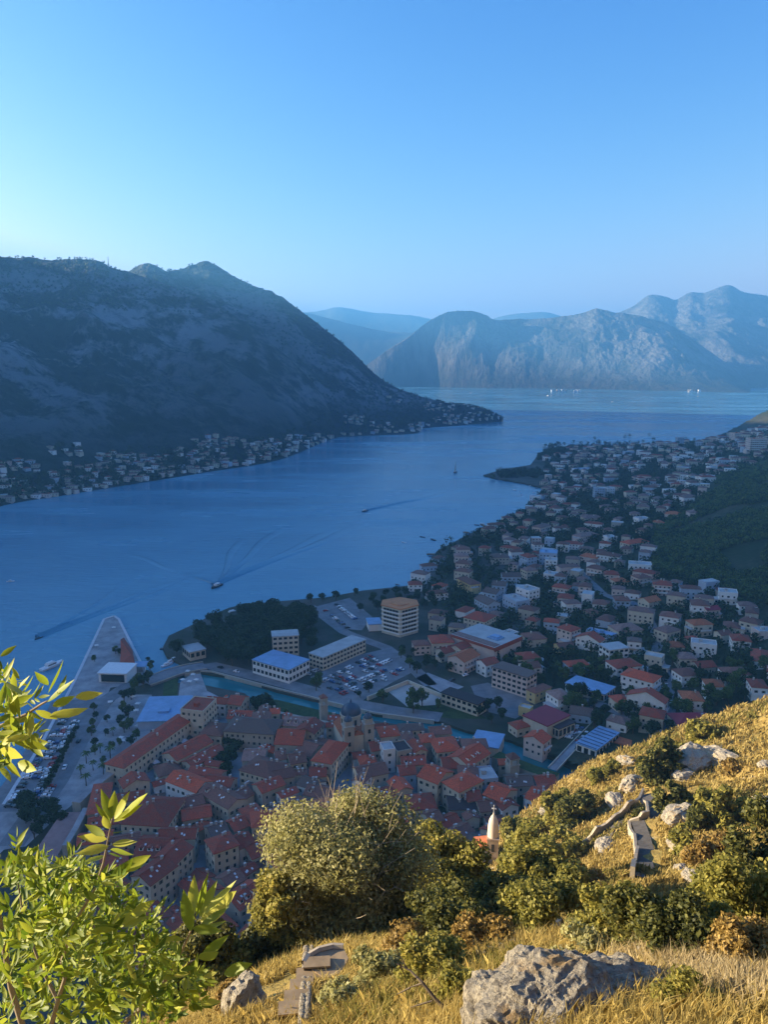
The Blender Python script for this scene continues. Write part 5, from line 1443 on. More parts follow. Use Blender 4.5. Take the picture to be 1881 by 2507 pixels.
for k in range(16):
    tree('broad', gp(*C(rf.uniform(60, 370), rf.uniform(1380, 1640))), rf.uniform(.6, .9), 'trees at the left end of the quay')
# suburb trees
mt = []
wd_list = []
for a, b, c, d in WOODS:
    k = 0
    for _ in range(200):
        if k >= max(3, c * d / 130): break
        px, py = a + rf.uniform(-c, c), b + rf.uniform(-d, d)
        if ((px - a) / c) ** 2 + ((py - b) / d) ** 2 > 1 or py > HILLSIL(px): continue
        p = gnd(px, py + 6)
        if any((p[0] - q[0]) ** 2 + (p[1] - q[1]) ** 2 < 40 for q in mt) or not clear(p, 2): continue
        mt.append(p); wd_list.append((py, p)); k += 1
gard = poisson(sub_poly, 1100, 5.2, True, 12000, lambda px, py: py < HILLSIL(px) - 5 and not any((px - a) ** 2 + (py - b) ** 2 < 144 for a, b in roads_px), mt)
allt = sorted([(q[0], q[1]) for q in wd_list] + [(proj(*p)[1], p) for p in gard if clear(p, .4)], key=lambda q: -q[0])
room = 290 - NTREE[0]
fc = []
for i, (py, p) in enumerate(allt):
    if i < room: tree(rf.choice(('broad', 'broad', 'green', 'green', 'cypress')), p, rf.uniform(.7, 1.25), 'suburb trees')
    else: fc.append(p)
def mass(name, P, per, size, rr_, mat, label, cat='trees', squash=1.0):
    V, F, o = [], [], 0
    rs = np.random.default_rng(len(P))
    P = np.asarray(P)
    k = np.repeat(np.arange(len(P)), per)
    d = rs.normal(size=(len(k), 3)); d /= np.linalg.norm(d, axis=1, keepdims=True)
    rad = rr_ * rs.uniform(.7, 1.25, len(P))
    c = P[k] + d * (rad[k] * rs.uniform(.6, 1.05, len(k)))[:, None] * np.array([1, 1, squash]) + np.array([0, 0, 1]) * (rad[k] * .85)[:, None]
    V, F = leaf_quads(c, d + rs.normal(size=d.shape) * .5, size, 1.4, rs)
    return tag(put(name, mesh(name, V, F, mat)), label, cat, kind='stuff')
# headland wood, far gardens
for px in np.arange(1320, 1760, 1.6):
    for q in range(3):
        p = gp(px + rf.uniform(-2, 2), np.interp(px, [1320, 1349, 1432, 1600, 1760], [1116, 1099, 1094, 1092, 1079]) + rf.uniform(0, 9) + q * 3)
        fc.append(p)
for px in np.arange(1225, 1325, 1.8): fc.append(gp(px, np.interp(px, [1190, 1230, 1330], [1163, 1156, 1150]) + rf.uniform(-1, 16)))
for _ in range(3600):
    px, py = rf.uniform(1000, 1880), rf.uniform(1085, 1330)
    head = (1330 < px < 1700 and py < 1112)
    if not (inside(px, py, sub_poly) or head or (1195 < px < 1330 and 1156 < py < 1172)): continue
    p = gnd(px, py)
    if (head or clear(p, .3)) and p[2] > 1.9: fc.append(p)
mass('distant_trees', fc, 50, 1.7, 4.3, M['dark_green_leaf'], 'dark trees massed between the distant suburb houses and on the headland')
# scrub on the slope at the right
sc_ = []
scrub_poly = [(1600, 1290), (1700, 1240), (1760, 1170), (1840, 1120), (1860, 1075), (1990, 1040), (1990, 1500), (1881, 1480), (1740, 1440), (1600, 1400)]
for _ in range(13000):
    px, py = rf.uniform(1560, 1990), rf.uniform(1040, 1500)
    if not inside(px, py, scrub_poly): continue
    p = gnd(px, py)
    if vnoise(np.array([p[0] / 45]), np.array([p[1] / 45]), 0, 77)[0] < -.62 or not clear(p, 1.0): continue
    sc_.append(p)
mass('slope_scrub', sc_, 34, 1.25, 2.9, M['mid_green_leaf'], 'dark green scrub covering the slope at the right', 'scrub', .8)
mass('slope_bushes', [p for p in sc_ if rf.random() < .14], 60, 1.2, 3.6, M['dark_green_leaf'], 'darker bushes scattered through the slope scrub', 'bushes', .9)
# far shore trees
fst = []
def ft(p, px):
    fst.append(p); return True
scatter_far(420, ft, lambda: rf.choices(clusters, [w_ ** .6 for w_ in wts])[0])
def band():
    px = rf.uniform(-10, 1225); return (px, along_shore(px) - rf.uniform(3, 60), 6, 6)
scatter_far(900, ft, band)
mass('far_shore_trees', fst, 40, 2.2, 4.6, M['dark_green_leaf'], 'dark trees between the houses of the far shore')
# trees that roughen the ridge of the near mountain
rt = []
o = bpy.data.objects['near_mountain'].data
rs_ = np.random.default_rng(4)
co = np.empty(len(o.vertices) * 3, np.float32); o.vertices.foreach_get('co', co); co = co.reshape(-1, 3)
sel = co[(co[:, 1] > 900) & (co[:, 2] > 330)]
rt = [q for q in sel[rs_.choice(len(sel), 1500, replace=False)]]
o = bpy.data.objects['headland_mountain'].data
co = np.empty(len(o.vertices) * 3, np.float32); o.vertices.foreach_get('co', co); co = co.reshape(-1, 3)
sel = co[(co[:, 1] > 900) & (co[:, 2] > 10)]
rt += [q for q in sel[rs_.choice(len(sel), 3200, replace=False)]]
mass('mountain_forest', rt, 14, 3.0, 3.6, M['dark_green_leaf'], 'forest of small trees over the ridge of the dark mountain', 'forest')

# ------------------------------------------------------------------ cars and boats
def car_mesh(c):
    b = MB()
    L, W = 2.1, .86
    prof = [(-L, .28), (L, .28), (L, .72), (1.15, .88), (.55, 1.38), (-1.15, 1.40), (-1.75, .92), (-L, .86)]
    n = len(prof)
    V = [(x, -W * (.86 if z > 1 else 1), z) for x, z in prof] + [(x, W * (.86 if z > 1 else 1), z) for x, z in prof]
    b.add(V, [tuple(range(n)), tuple(range(2 * n - 1, n - 1, -1))], 0)
    mats = [0, 0, 0, 1, 0, 1, 0, 0]
    for i in range(n): b.add([V[i], V[n + i], V[n + (i + 1) % n], V[(i + 1) % n]], [(0, 1, 2, 3)], mats[i])
    for s_ in (-1, 1):
        b.add([(-1.5, s_ * W * .97, .95), (.95, s_ * W * .97, .95), (.5, s_ * W * .88, 1.3), (-1.1, s_ * W * .88, 1.3)], [(0, 1, 2, 3)], 1)
        for x in (-1.3, 1.3):
            b.add([(x + .32 * math.cos(k * math.pi / 4), s_ * W * q, .32 + .32 * math.sin(k * math.pi / 4)) for q in (.8, 1.03) for k in range(8)], [(k, (k + 1) % 8, 8 + (k + 1) % 8, 8 + k) for k in range(8)] + [tuple(range(8, 16))], 2)
    return b.me('car', [c, M['glass'], M['black']])
CARC = {'white': (0.8, 0.8, 0.8), 'silver': (0.5, 0.51, 0.53), 'black': (0.02, 0.02, 0.025), 'dark grey': (0.08, 0.085, 0.09), 'blue': (0.04, 0.09, 0.25), 'red': (0.35, 0.03, 0.03)}
CARM = {k: car_mesh(flat(k + ' car paint', v, 0.3, 0.03, 0.2, 0.5)) for k, v in CARC.items()}
rc = random.Random(21)
def nth(i): return 'first' if i == 1 else ORD[i - 1].split()[0]
ncar = [0]
def car(p, rz, where, group):
    c = rc.choice(('white', 'white', 'white', 'silver', 'silver', 'black', 'dark grey', 'dark grey', 'blue', 'red'))
    o = put('car', CARM[c], None, p, rz + rc.choice((0, math.pi)) + rc.uniform(-.03, .03))
    tag(o, f'{c} car {where}', 'car', group)
    ncar[0] += 1
def car_row(f, a, b, spacing, where, group, perp=True, fill=.85, z=2.12, offs=0.0, zf=False):
    def q(p): return gnd(*fr(f, *p)) if zf else gp(*fr(f, *p), z=z)
    A_, B_ = q(a), q(b)
    d = B_ - A_; L = np.hypot(d[0], d[1]); d = d / L
    ang = math.atan2(d[1], d[0]) + (math.pi / 2 if perp else 0)
    n = int(L / spacing); k = 0
    for i in range(n):
        if rc.random() > fill: continue
        p = A_ + d * (i + .5) * spacing
        if zf: p[2] = float(ground(p[0], p[1])) + .4
        car(p, ang, f'{where}, {nth(i + 1)} from the {"near" if a[1] > b[1] else "far"} end', group)
Gq, Gl = 'cars parked on the quay', 'cars in the large car park'
car_row('C', (45, 1420), (385, 880), 2.7, 'in the seaward quay row', Gq, fill=.85)
car_row('C', (100, 1420), (400, 930), 2.7, 'in the second row on the quay', Gq, fill=.4)
car_row('C', (180, 1400), (445, 905), 2.7, 'in the third row on the quay', Gq, fill=.85)
car_row('C', (220, 1420), (335, 1240), 2.7, 'in the inner row on the quay', Gq, fill=.7)
car_row('C', (330, 1270), (480, 985), 9.0, 'driving on the quay road', Gq, perp=False, fill=.5)
for j, (a, b) in enumerate((((965, 640), (1270, 485)), ((985, 662), (1310, 497)), ((1005, 682), (1370, 510)), ((1030, 700), (1420, 535)), ((1075, 715), (1450, 558)), ((1110, 735), (1410, 590)))):
    car_row('D', a, b, 2.8, f'in the {nth(j + 1)} row of the car park', Gl, fill=.62)
car_row('D', (985, 225), (1120, 330), 2.8, 'in the left seafront row', 'cars near the seafront', fill=.75)
car_row('D', (1050, 190), (1180, 290), 2.8, 'in the right seafront row', 'cars near the seafront', fill=.75)
for j in range(3):
    car_row('E', (1165 + j * 28, 1020 + j * 12), (1230 + j * 28, 945 + j * 12), 2.9, f'in the {nth(j + 1)} row by the maroon hall', 'cars by the maroon hall', fill=.9, z=3.3)
car_row('E', (1300, 850), (1345, 800), 2.8, 'below the blue ribbed workshop', 'cars by the workshop', fill=.9, z=3.3)
car_row('E', (1430, 1110), (1500, 1135), 3.0, 'by the rusty orange shed', 'cars by the long shed', fill=.8, z=2.6)
car_row('D', (880, 600), (960, 560), 2.8, 'between sports hall and offices', 'cars by the offices', fill=.8)
car_row('D', (330, 545), (560, 605), 14.0, 'driving along the river road', 'cars on the river road', perp=False, fill=.6)
car_row('F', (905, 345), (950, 430), 9.0, 'on the curved slope road', 'cars on the slope road', perp=False, fill=.6, zf=True)
car_row('F', (1000, 700), (1040, 880), 7.0, 'on the lower slope road', 'cars on the slope road', perp=False, fill=.7, zf=True)
car_row('E', (430, 700), (600, 640), 6.0, 'along the front of the long apartments', 'cars along the apartments', perp=False, fill=.7)

M['hull_dark'] = flat('dark hull paint', (0.03, 0.035, 0.045), 0.4, 0.1)
M['wood'] = flat('weathered wood', (0.2, 0.14, 0.09), 0.8, 0.3, 2.0)
def boat(p, rz, L, look, group, dark=False, sail=False, cabin=True):
    t = thing('boat', (p[0], p[1], 0.0), rz)
    b = MB(); w_ = L * .16
    st = [(-.5, .8, .0), (-.2, 1.0, .0), (.15, .95, .02), (.38, .55, .06), (.5, .02, .1)]
    V = []
    for x, k, up in st:
        zt = L * (.09 + up * .6)
        V += [(x * L, -w_ * k, zt), (x * L, -w_ * k * .6, -.3), (x * L, w_ * k * .6, -.3), (x * L, w_ * k, zt)]
    F = []
    for i in range(4):
        for j in range(3): F.append((4 * i + j, 4 * i + j + 1, 4 * i + j + 5, 4 * i + j + 4))
        F.append((4 * i + 3, 4 * i, 4 * i + 4, 4 * i + 7))
    F += [(0, 3, 2, 1)]
    b.add(V, F)
    put('hull', b.me('hull', M['hull_dark'] if dark else M['white_paint']), t)
    if cabin:
        b = MB(); b.box(-L * .25, L * .15, -w_ * .6, w_ * .6, L * .09, L * .2); b.box(-L * .2, L * .08, -w_ * .5, w_ * .5, L * .2, L * .24)
        b.box(-L * .24, L * .14, -w_ * .61, w_ * .61, L * .13, L * .17, 1); put('cabin', b.me('cabin', [M['white_paint'], M['glass']]), t)
    if sail:
        b = MB(); b.tube([(0, 0, 0), (0, 0, L * 1.25)], .12, 5); put('mast', b.me('mast', M['steel']), t)
        b = MB(); b.add([(-.1, .05, L * .2), (-L * .42, .3, L * .2), (-.1, .05, L * 1.2), (-.1, -.05, L * .2), (-L * .42, .2, L * .2), (-.1, -.05, L * 1.2)], [(0, 1, 2), (5, 4, 3), (0, 3, 4, 1), (1, 4, 5, 2)]); put('sail', b.me('sail', M['wall_stone']), t)
    tag(t, look, 'boat', group); return t
W0 = lambda px, py: gp(px, py, z=0)
def wake(p, ang, arms, Ln, label):
    """low bow waves spreading behind a boat as real ridges of water"""
    b = MB()
    for k, (da, off, hh, w2) in enumerate(arms):
        d = np.array([math.cos(ang + da), math.sin(ang + da)]); nn = np.array([-d[1], d[0]])
        prev = None
        N = 40
        for i in range(N):
            f_ = i / (N - 1)
            c = np.array(p[:2]) + nn * off + d * (f_ * Ln * (1 - .12 * k)) + nn * (4 * math.sin(f_ * 9 + k) * f_)
            wd = 1.8 * w2 * (.35 + f_ * 1.5); hgt = (3.2 if k < 2 else 7.0) * hh * (1 - f_) ** .7 + .01
            cur = [(*(c - nn * wd), .01), (*(c), hgt), (*(c + nn * wd), .01)]
            if prev: b.add(prev + cur, [(0, 1, 4, 3), (1, 2, 5, 4)])
            prev = cur
    tag(put('boat_wake', b.me('boat_wake', M['sea'], True)), label, 'wake', kind='stuff')
def vdir(a, b): d = W0(*b) - W0(*a); return math.atan2(d[1], d[0])
a_ = vdir((532, 1435), (760, 1340))
boat(W0(530, 1437), a_ + math.pi, 15, 'dark motor boat with long wake in the middle of the bay', 'boats under way', True)
wake(W0(532, 1433), a_, [(0.0, 2, .8, 3.2), (.05, 5, .6, 2.6), (.34, 1, .5, 2.4), (.52, 0, .45, 2.0), (1.25, 0, .35, 1.5)], 330, 'spreading wake behind the dark motor boat')
a_ = vdir((893, 1252), (1040, 1220))
boat(W0(893, 1252), a_ + math.pi, 12, 'small dark boat trailing a thin wake far out in the bay', 'boats under way', True)
wake(W0(895, 1251), a_, [(0.0, 1, .6, 2.6), (.1, 0, .4, 2.0)], 260, 'thin wake behind the small far boat')
a_ = vdir((95, 1562), (330, 1470))
boat(W0(94, 1563), a_ + math.pi, 7, 'tiny speedboat heading for the quay left of the pier', 'boats under way', True, cabin=False)
wake(W0(95, 1562), a_, [(0.0, 0, .55, 1.8), (.3, 0, .45, 1.8), (.04, 3, .35, 1.6)], 230, 'v shaped wake behind the tiny speedboat')
boat(W0(1116, 1157), 1.2, 17, 'dark sailing boat with tall sail in mid channel', 'sailing boats', True, True)
boat(W0(1035, 1315), 2.6, 7, 'small dark dinghy, left of two off the shore bend', 'dinghies', True, cabin=False)
boat(W0(1061, 1322), 2.2, 9, 'small dark dinghy, right of two off the shore bend', 'dinghies', True, cabin=False)
for i, (q, rz) in enumerate((((970, 590), .9), ((990, 575), 1.0), ((1010, 560), 1.1))): boat(W0(*C(*q)), rz, 9, f"white moored yacht by the road bridge, {('leftmost', 'middle', 'rightmost')[i]} of three", 'moored yachts')
boat(W0(*D(450, 245)), .7, 14, 'dark boat moored off the park shore', 'moored boats', True)
boat(W0(*D(520, 222)), .2, 10, 'white boat moored off the park shore', 'moored boats')
boat(W0(*D(60, 448)), .2, 8, 'small dark boat off the tip of the park', 'moored boats', True)
boat(W0(*C(300, 600)), 1.1, 17, 'long white excursion boat alongside the quay left of the pier', 'excursion boats')
boat(W0(25, 1424), .3, 7, 'lone white speck of a boat far left in the bay', 'boats under way')
for i, (x_, y_) in enumerate(((430, 547), (472, 555), (748, 556), (1015, 582), (1370, 560))): boat(W0(*fr('Q', x_, y_)), .4 + i, 13, f"white boat on the far water, {('first', 'second', 'third', 'fourth', 'fifth')[i]} from the left", 'far boats')
k = 0
for (x_, y_) in ((300, 625), (320, 640), (275, 750), (300, 760), (570, 460), (700, 400), (630, 455), (890, 335), (660, 410), (940, 150), (980, 165), (990, 185), (1060, 120), (1100, 140), (1080, 170), (1110, 210), (1095, 230), (960, 300), (120, 540), (70, 850)):
    k += 1
    boat(W0(*fr('H', x_, y_)), rc.uniform(0, 6), rc.uniform(5, 8), f'small moored boat along the curved suburb shore, {ORD[k - 1]} in order from the jetty'.replace('nearest in order', 'in order'), 'boats along the suburb shore', rc.random() < .6, cabin=False)
for i, (a, b) in enumerate((((290, 628), (345, 625)), ((265, 752), (330, 745)), ((160, 830), (305, 845)), ((560, 462), (600, 470)), ((690, 405), (720, 420)))):
    p, q = W0(*fr('H', *a)), W0(*fr('H', *b))
    m_ = MB(); d = q - p; L = np.hypot(d[0], d[1]); w_ = 4.0 if i == 2 else 1.6
    m_.box(0, L, -w_, w_, -1.5, .9)
    t = thing('jetty', (p[0], p[1], 0), math.atan2(d[1], d[0]), 'jetty', ('narrow jetty, upper of two at the shore bend', 'narrow jetty, lower of two at the shore bend', 'broad dark pontoon jetty with sheds near the tower block shore', 'short jetty at the curved suburb shore', 'farthest short jetty at the curved suburb shore')[i])
    put('deck', m_.me('deck', M['wood']), t)
    if i == 2:
        m_ = MB(); m_.box(L * .1, L * .95, -3, 3, .9, 3.4); put('shed', m_.me('shed', M['wood']), t)
# small things on the squares: people-sized specks are parasols and benches
M['parasol'] = flat('parasol cloth', (0.75, 0.73, 0.68), 0.8, 0.05)
b = MB(); b.add([(-1.4, -1.4, 2.2), (1.4, -1.4, 2.2), (1.4, 1.4, 2.2), (-1.4, 1.4, 2.2), (0, 0, 2.9)], [(0, 1, 4), (1, 2, 4), (2, 3, 4), (3, 0, 4), (3, 2, 1, 0)]); PCM = b.me('canopy', M['parasol'])
for i, q in enumerate(((1090, 640), (1120, 660), (1060, 690), (1100, 700), (1140, 690), (800, 830), (790, 870), (800, 960), (640, 820), (700, 1030), (720, 1045), (770, 790), (660, 385), (560, 490))):
    p = gp(*C(*q)); t = thing('parasol', p, rc.uniform(0, 1.5)); put('canopy', PCM, t); put('post', PST, t).scale = (1, 1, .7)
    pend(t, 'pale square parasol', 'parasol', 'parasols on the squares', p)

# ------------------------------------------------------------------ golden hillside: church, path, stairs, rocks, shrubs, grass
M['hill_stone'] = flat('hill path stone', (0.30, 0.215, 0.125), 0.9, 0.3, 1.2)
M['coping'] = flat('pale coping', (0.36, 0.30, 0.22), 0.9, 0.2, 1.5)
M['church_plaster'] = flat('church plaster', (0.42, 0.32, 0.23), 0.9, 0.2, 0.8)
M['church_dome'] = flat('pale church dome', (0.58, 0.47, 0.38), 0.8, 0.12, 0.8)
cp = hit(1206, 2112, 150)
t = thing('hill_church', cp, R(-8), 'church', 'small stone hillside church with tall tower and pale domed cap among golden shrubs')
dC = cp[1]
k_ = dC / 0.894 / FPX * 1.02           # metres per photo pixel at the church
b = MB(); tw_ = 26 * k_ / 2; th_ = 66 * k_
b.box(-tw_, tw_, -tw_, tw_, -6, th_); b.box(-tw_ * 1.12, tw_ * 1.12, -tw_ * 1.12, tw_ * 1.12, th_, th_ + .35)
b.box(-tw_ * .25, tw_ * .25, -tw_ - .03, -tw_ + .02, th_ * .55, th_ * .85, 1)
b.box(-tw_ - .03, -tw_ + .02, -tw_ * .25, tw_ * .25, th_ * .6, th_ * .88, 1)
put('tower', b.me('tower', [M['church_plaster'], M['glass']]), t)
cap = lathe_obj('dome', [(tw_ * .98, 0), (tw_ * 1.0, 1.1), (tw_ * .98, 2.4), (tw_ * .8, 3.7), (tw_ * .45, 4.6), (tw_ * .16, 5.0), (tw_ * .14, 5.4), (.02, 5.45)], M['church_dome'], t, (0, 0, th_ + .35), 14)
b = MB(); b.box(-.09, .09, -.09, .09, 5.3, 7.2); b.box(-.5, .5, -.08, .08, 6.3, 6.5); put('cross', b.me('cross', M['white_paint']), cap)
e0, e1, xl = th_ * .52, th_ * .86, -tw_ - 30 * k_
b = MB(); b.box(xl, -tw_ + .1, -.9, 3.6, -8, e0)
for k in range(3):
    x = xl + (k + .5) * (-tw_ - xl) / 3
    b.box(x - .35, x + .35, -.96, -.88, e0 - 2.0, e0 - .5, 1)
put('nave', b.me('nave', [M['church_dome'], M['glass']]), t)
b = MB(); b.add([(xl - .3, -1.2, e0), (-tw_ + .1, -1.2, e0 + .7), (-tw_ + .1, 1.3, e1), (xl - .3, 1.3, e1 - 1.0), (-tw_ + .1, 3.9, e0 + .7), (xl - .3, 3.9, e0), (xl, -.9, e0), (xl, 3.6, e0), (xl, 1.3, e1 - 1.1)], [(0, 1, 2, 3), (3, 2, 4, 5), (8, 7, 6)])
put('roof', b.me('roof', M['roof_orange']), t)
pp = [cp + np.array(q) for q in ((xl - .2, 1, 0), (xl - 1.6, 0, 0), (xl - 2.6, -1.6, 0), (xl - 3.0, -4.5, 0))]
b = MB()
for p, q in zip(pp[:-1], pp[1:]):
    d = (q - p)[:2]; n_ = np.array([-d[1], d[0]]) / np.hypot(*d) * .3
    zt = [float(hill(v[0], v[1])) + 3.6 for v in (p, q)]
    zt = [cp[2] + th_ * .6 - .35 * abs(v[1] - cp[1]) for v in (p, q)]
    V = [(p[0] + s_ * n_[0], p[1] + s_ * n_[1], z_) for s_ in (1, -1) for z_ in (zt[0], zt[0] - 7)] + [(q[0] + s_ * n_[0], q[1] + s_ * n_[1], z_) for s_ in (1, -1) for z_ in (zt[1], zt[1] - 7)]
    b.add(V, [(0, 2, 6, 4), (0, 4, 5, 1), (2, 3, 7, 6), (0, 1, 3, 2), (4, 6, 7, 5)])
tag(put('terrace_wall', b.me('terrace_wall', M['coping'])), 'pale curved terrace wall on the left of the hillside church', 'wall')

# zigzag path with its side walls
def hill_poly(P): return [hit(*fr('K', *p)) for p in P]
zig = hill_poly([(458, 1000), (600, 905), (720, 815), (820, 710), (912, 622)])
zag = hill_poly([(912, 622), (935, 680), (945, 742)]), hill_poly([(945, 742), (890, 775), (828, 818)]), hill_poly([(828, 818), (862, 880), (880, 955)]), hill_poly([(880, 955), (866, 1030), (848, 1118)])
def low_wall(P, label, h=1.25, wd=.4, base=1.5):
    b = MB()
    P = dens(P, 4)
    for p, q in zip(P[:-1], P[1:]):
        d = (q - p)[:2]; n_ = np.array([-d[1], d[0]]) / (np.hypot(*d) + 1e-9) * wd / 2
        V = []
        for v in (p, q):
            g_ = float(hill(v[0], v[1]))
            V += [(v[0] + n_[0], v[1] + n_[1], g_ + h), (v[0] - n_[0], v[1] - n_[1], g_ + h), (v[0] + n_[0], v[1] + n_[1], g_ - base), (v[0] - n_[0], v[1] - n_[1], g_ - base)]
        b.add(V, [(0, 1, 5, 4), (0, 4, 6, 2), (5, 1, 3, 7), (0, 2, 3, 1), (4, 5, 7, 6)])
    return tag(put('path_wall', b.me('path_wall', M['coping'])), label, 'wall')
low_wall(zig, 'long straight retaining wall climbing the golden slope to the path bend', 2.0)
for i, q in enumerate(zag): low_wall(q, ('short path wall at the top of the zigzag', 'slanting path wall between the two zigzag bends', 'path wall just below the lower zigzag bend', 'lowest path wall of the zigzag running down to the dark bushes')[i], 1.25)
off = lambda P, dx, dy=0: [p + np.array([dx, dy, 0]) for p in P]
M['path_dark'] = flat('shade darkened path stone', (0.09, 0.08, 0.07), 0.9, 0.3, 1.2)  # dark tone paints the shadow lying on the path into its stone
strip('hill_path', off(zag[0] + zag[1][1:], 1.2, .4), 1.7, M['path_dark'], hill, dz=.06)
strip('hill_path', off(zag[2] + zag[3][1:], 1.25), 1.9, M['path_dark'], hill, dz=.06)
strip('hill_path', off(zig, 1.2, -1.2), 2.0, M['path_dark'], hill, dz=.06)

# rocks
def rock_mesh(name, seed, r0, sub=4, sq=(1, 1, .7), rough=.35):
    bm = bmesh.new(); bmesh.ops.create_icosphere(bm, subdivisions=sub, radius=1)
    co = np.array([v.co[:] for v in bm.verts])
    n1 = fbm(co[:, 0] * 1.3 + seed * 7, co[:, 1] * 1.3, co[:, 2] * 1.3, 5, seed, True)
    n2 = fbm(co[:, 0] * 5 + seed, co[:, 1] * 5, co[:, 2] * 5, 4, seed + 3, True)
    cell = np.round(co * 2.2 + n1[:, None] * .5) / 2.2
    k = (1 + rough * n1 + rough * .28 * n2)
    co = (co * .9 + cell * .1) * k[:, None] * np.array(sq) * r0
    for v, c in zip(bm.verts, co): v.co = c
    me = bpy.data.meshes.new(name); bm.to_mesh(me); bm.free(); me.materials.append(M['rock']); return me
t_ = NT('limestone rock', 0.95, 0.15)
a = t_.noise(2.6, 8, 0.7); b2 = t_.noise(9.0, 6, 0.75); c2 = t_.noise(0.7, 4, 0.6)
cc = t_.ramp(b2, [(0.33, (0.07, 0.06, 0.05)), (0.46, (0.38, 0.33, 0.25)), (0.75, (0.62, 0.55, 0.42))])
cc = t_.mix(t_.ramp(a, [(0.56, 0.0), (0.68, 0.85)]), cc, (0.11, 0.10, 0.09))
cc = t_.mix(t_.ramp(c2, [(0.58, 0.0), (0.68, 0.7)]), cc, (0.42, 0.25, 0.08))
t_.color(cc).bump(t_.math('ADD', b2, t_.math('MULTIPLY', a, 1.6)), 1.0, 0.16)
M['rock'] = t_.m
def rock(px, py, wpx, seed, label, sq=(1, .8, .7), sub=4, sink=.25, rough=.35):
    p = hit(px, py)
    rr_ = wpx / FPX * np.linalg.norm(p - np.array([0, 0, CAM_H])) / 2
    o = put('rock', rock_mesh('rock', seed, rr_, sub, sq, rough), None, (p[0], p[1], p[2] + rr_ * sq[2] * (.5 - sink)), seed * 1.3)
    return tag(o, label, 'rock')
rock(1350, 2500, 280, 3, 'big pale weathered limestone boulder with dark hollow at the bottom of the view', (1.0, .75, .42), 6, .3, .36)
rock(1285, 2405, 130, 8, 'left shoulder of pale pitted limestone behind the big boulder', (1, .8, .5), 5, .2, .38)
rock(1480, 2445, 190, 5, 'pale rock shelf right of the big boulder with grass at its foot', (1.1, .8, .4), 5, .25, .38)
rock(1225, 2520, 170, 11, 'pale rough rock low in front of the big boulder', (1.1, .8, .5), 5, .1)
rock(600, 2480, 110, 14, 'small pale rock at the lower left beside the stone steps', (.7, .7, 1.0), 4)
for i, (x, y, wv_, lb) in enumerate(((1225, 398, 190, 'broad pale outcrop right of the round dark bush high on the slope'), (1400, 400, 150, 'jagged pale outcrop on the upper golden slope'), (1150, 505, 90, 'small pale rock below the round dark bush'), (1640, 680, 110, 'pale rock at the right edge of the golden slope'),
      (400, 715, 120, 'pale rock outcrop left of the bushes above the church'), (690, 930, 110, 'flat pale ledge under the long retaining wall'), (1130, 930, 80, 'pale stone right of the zigzag path'), (1150, 730, 150, 'long pale ledge right of the zigzag bend'), (760, 655, 110, 'scattered pale stones above the long retaining wall'),
      (1650, 430, 60, 'small rock near the right edge high on the slope'), (1150, 1075, 90, 'pale patch of rock beside the lowest path wall'), (830, 410, 80, 'pale rock at the crest of the golden slope'), (850, 555, 120, 'dark edged ledge above the long retaining wall'), (1230, 1120, 110, 'slanting pale slab above the dark bushes'))):
    rock(*fr('K', x, y), wv_ / 2.44, 20 + i, lb, (1.2, .8, .5), 4, .3, .5)

# stone steps, curved landing and low wall below the big tree
st_t = thing('stone_steps', wp(700, 2420, 21), 0, 'steps', 'worn stone steps with a curved landing below the big pale tree')
o = np.array(st_t.location)
M['step_riser'] = flat('shade painted riser stone', (0.05, 0.042, 0.034), 0.9, 0.3, 1.5)  # riser shade painted into the colour: step bodies far darker than the treads
stq = [((340, 950), (462, 1038)), ((298, 1022), (415, 1098)), ((262, 1092), (368, 1168)), ((228, 1160), (340, 1240)), ((195, 1228), (300, 1310))]
for i, (a, c) in enumerate(stq):
    mp_ = fr('L', (a[0] + c[0]) / 2, (a[1] + c[1]) / 2 + 14)
    dd = min(21.5 - i * .30, float(hit(*mp_)[1]) - .55)
    A_, B_ = wp(*fr('L', *a), dd), wp(*fr('L', *c), dd + .05)
    zt = (A_[2] + B_[2]) / 2
    d = (B_ - A_)[:2]; Ln = float(np.hypot(*d)) * 1.25
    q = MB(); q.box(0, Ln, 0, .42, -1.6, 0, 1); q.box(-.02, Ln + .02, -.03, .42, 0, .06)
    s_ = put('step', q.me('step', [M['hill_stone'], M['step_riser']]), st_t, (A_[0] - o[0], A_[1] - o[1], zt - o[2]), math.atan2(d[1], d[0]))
lp = [wp(*fr('L', x, y), 21.7 + (950 - y) * .006) for x, y in ((340, 945), (370, 890), (430, 845), (510, 820), (570, 825), (600, 900), (560, 1000), (470, 1045))]
zl = max(p[2] for p in lp[:5]) - .35
q = MB(); q.prism([(p[0] - o[0], p[1] - o[1]) for p in lp], zl - o[2] - 2.6, zl - o[2])
put('landing', q.me('landing', M['hill_stone']), st_t)
q = MB()
for i in range(4):
    p, r_2 = lp[i] - o, lp[i + 1] - o
    q.tube([(p[0], p[1], zl - o[2] + .04), (r_2[0], r_2[1], zl - o[2] + .04)], .1, 5)
put('landing_edge', q.me('landing_edge', M['coping']), st_t)
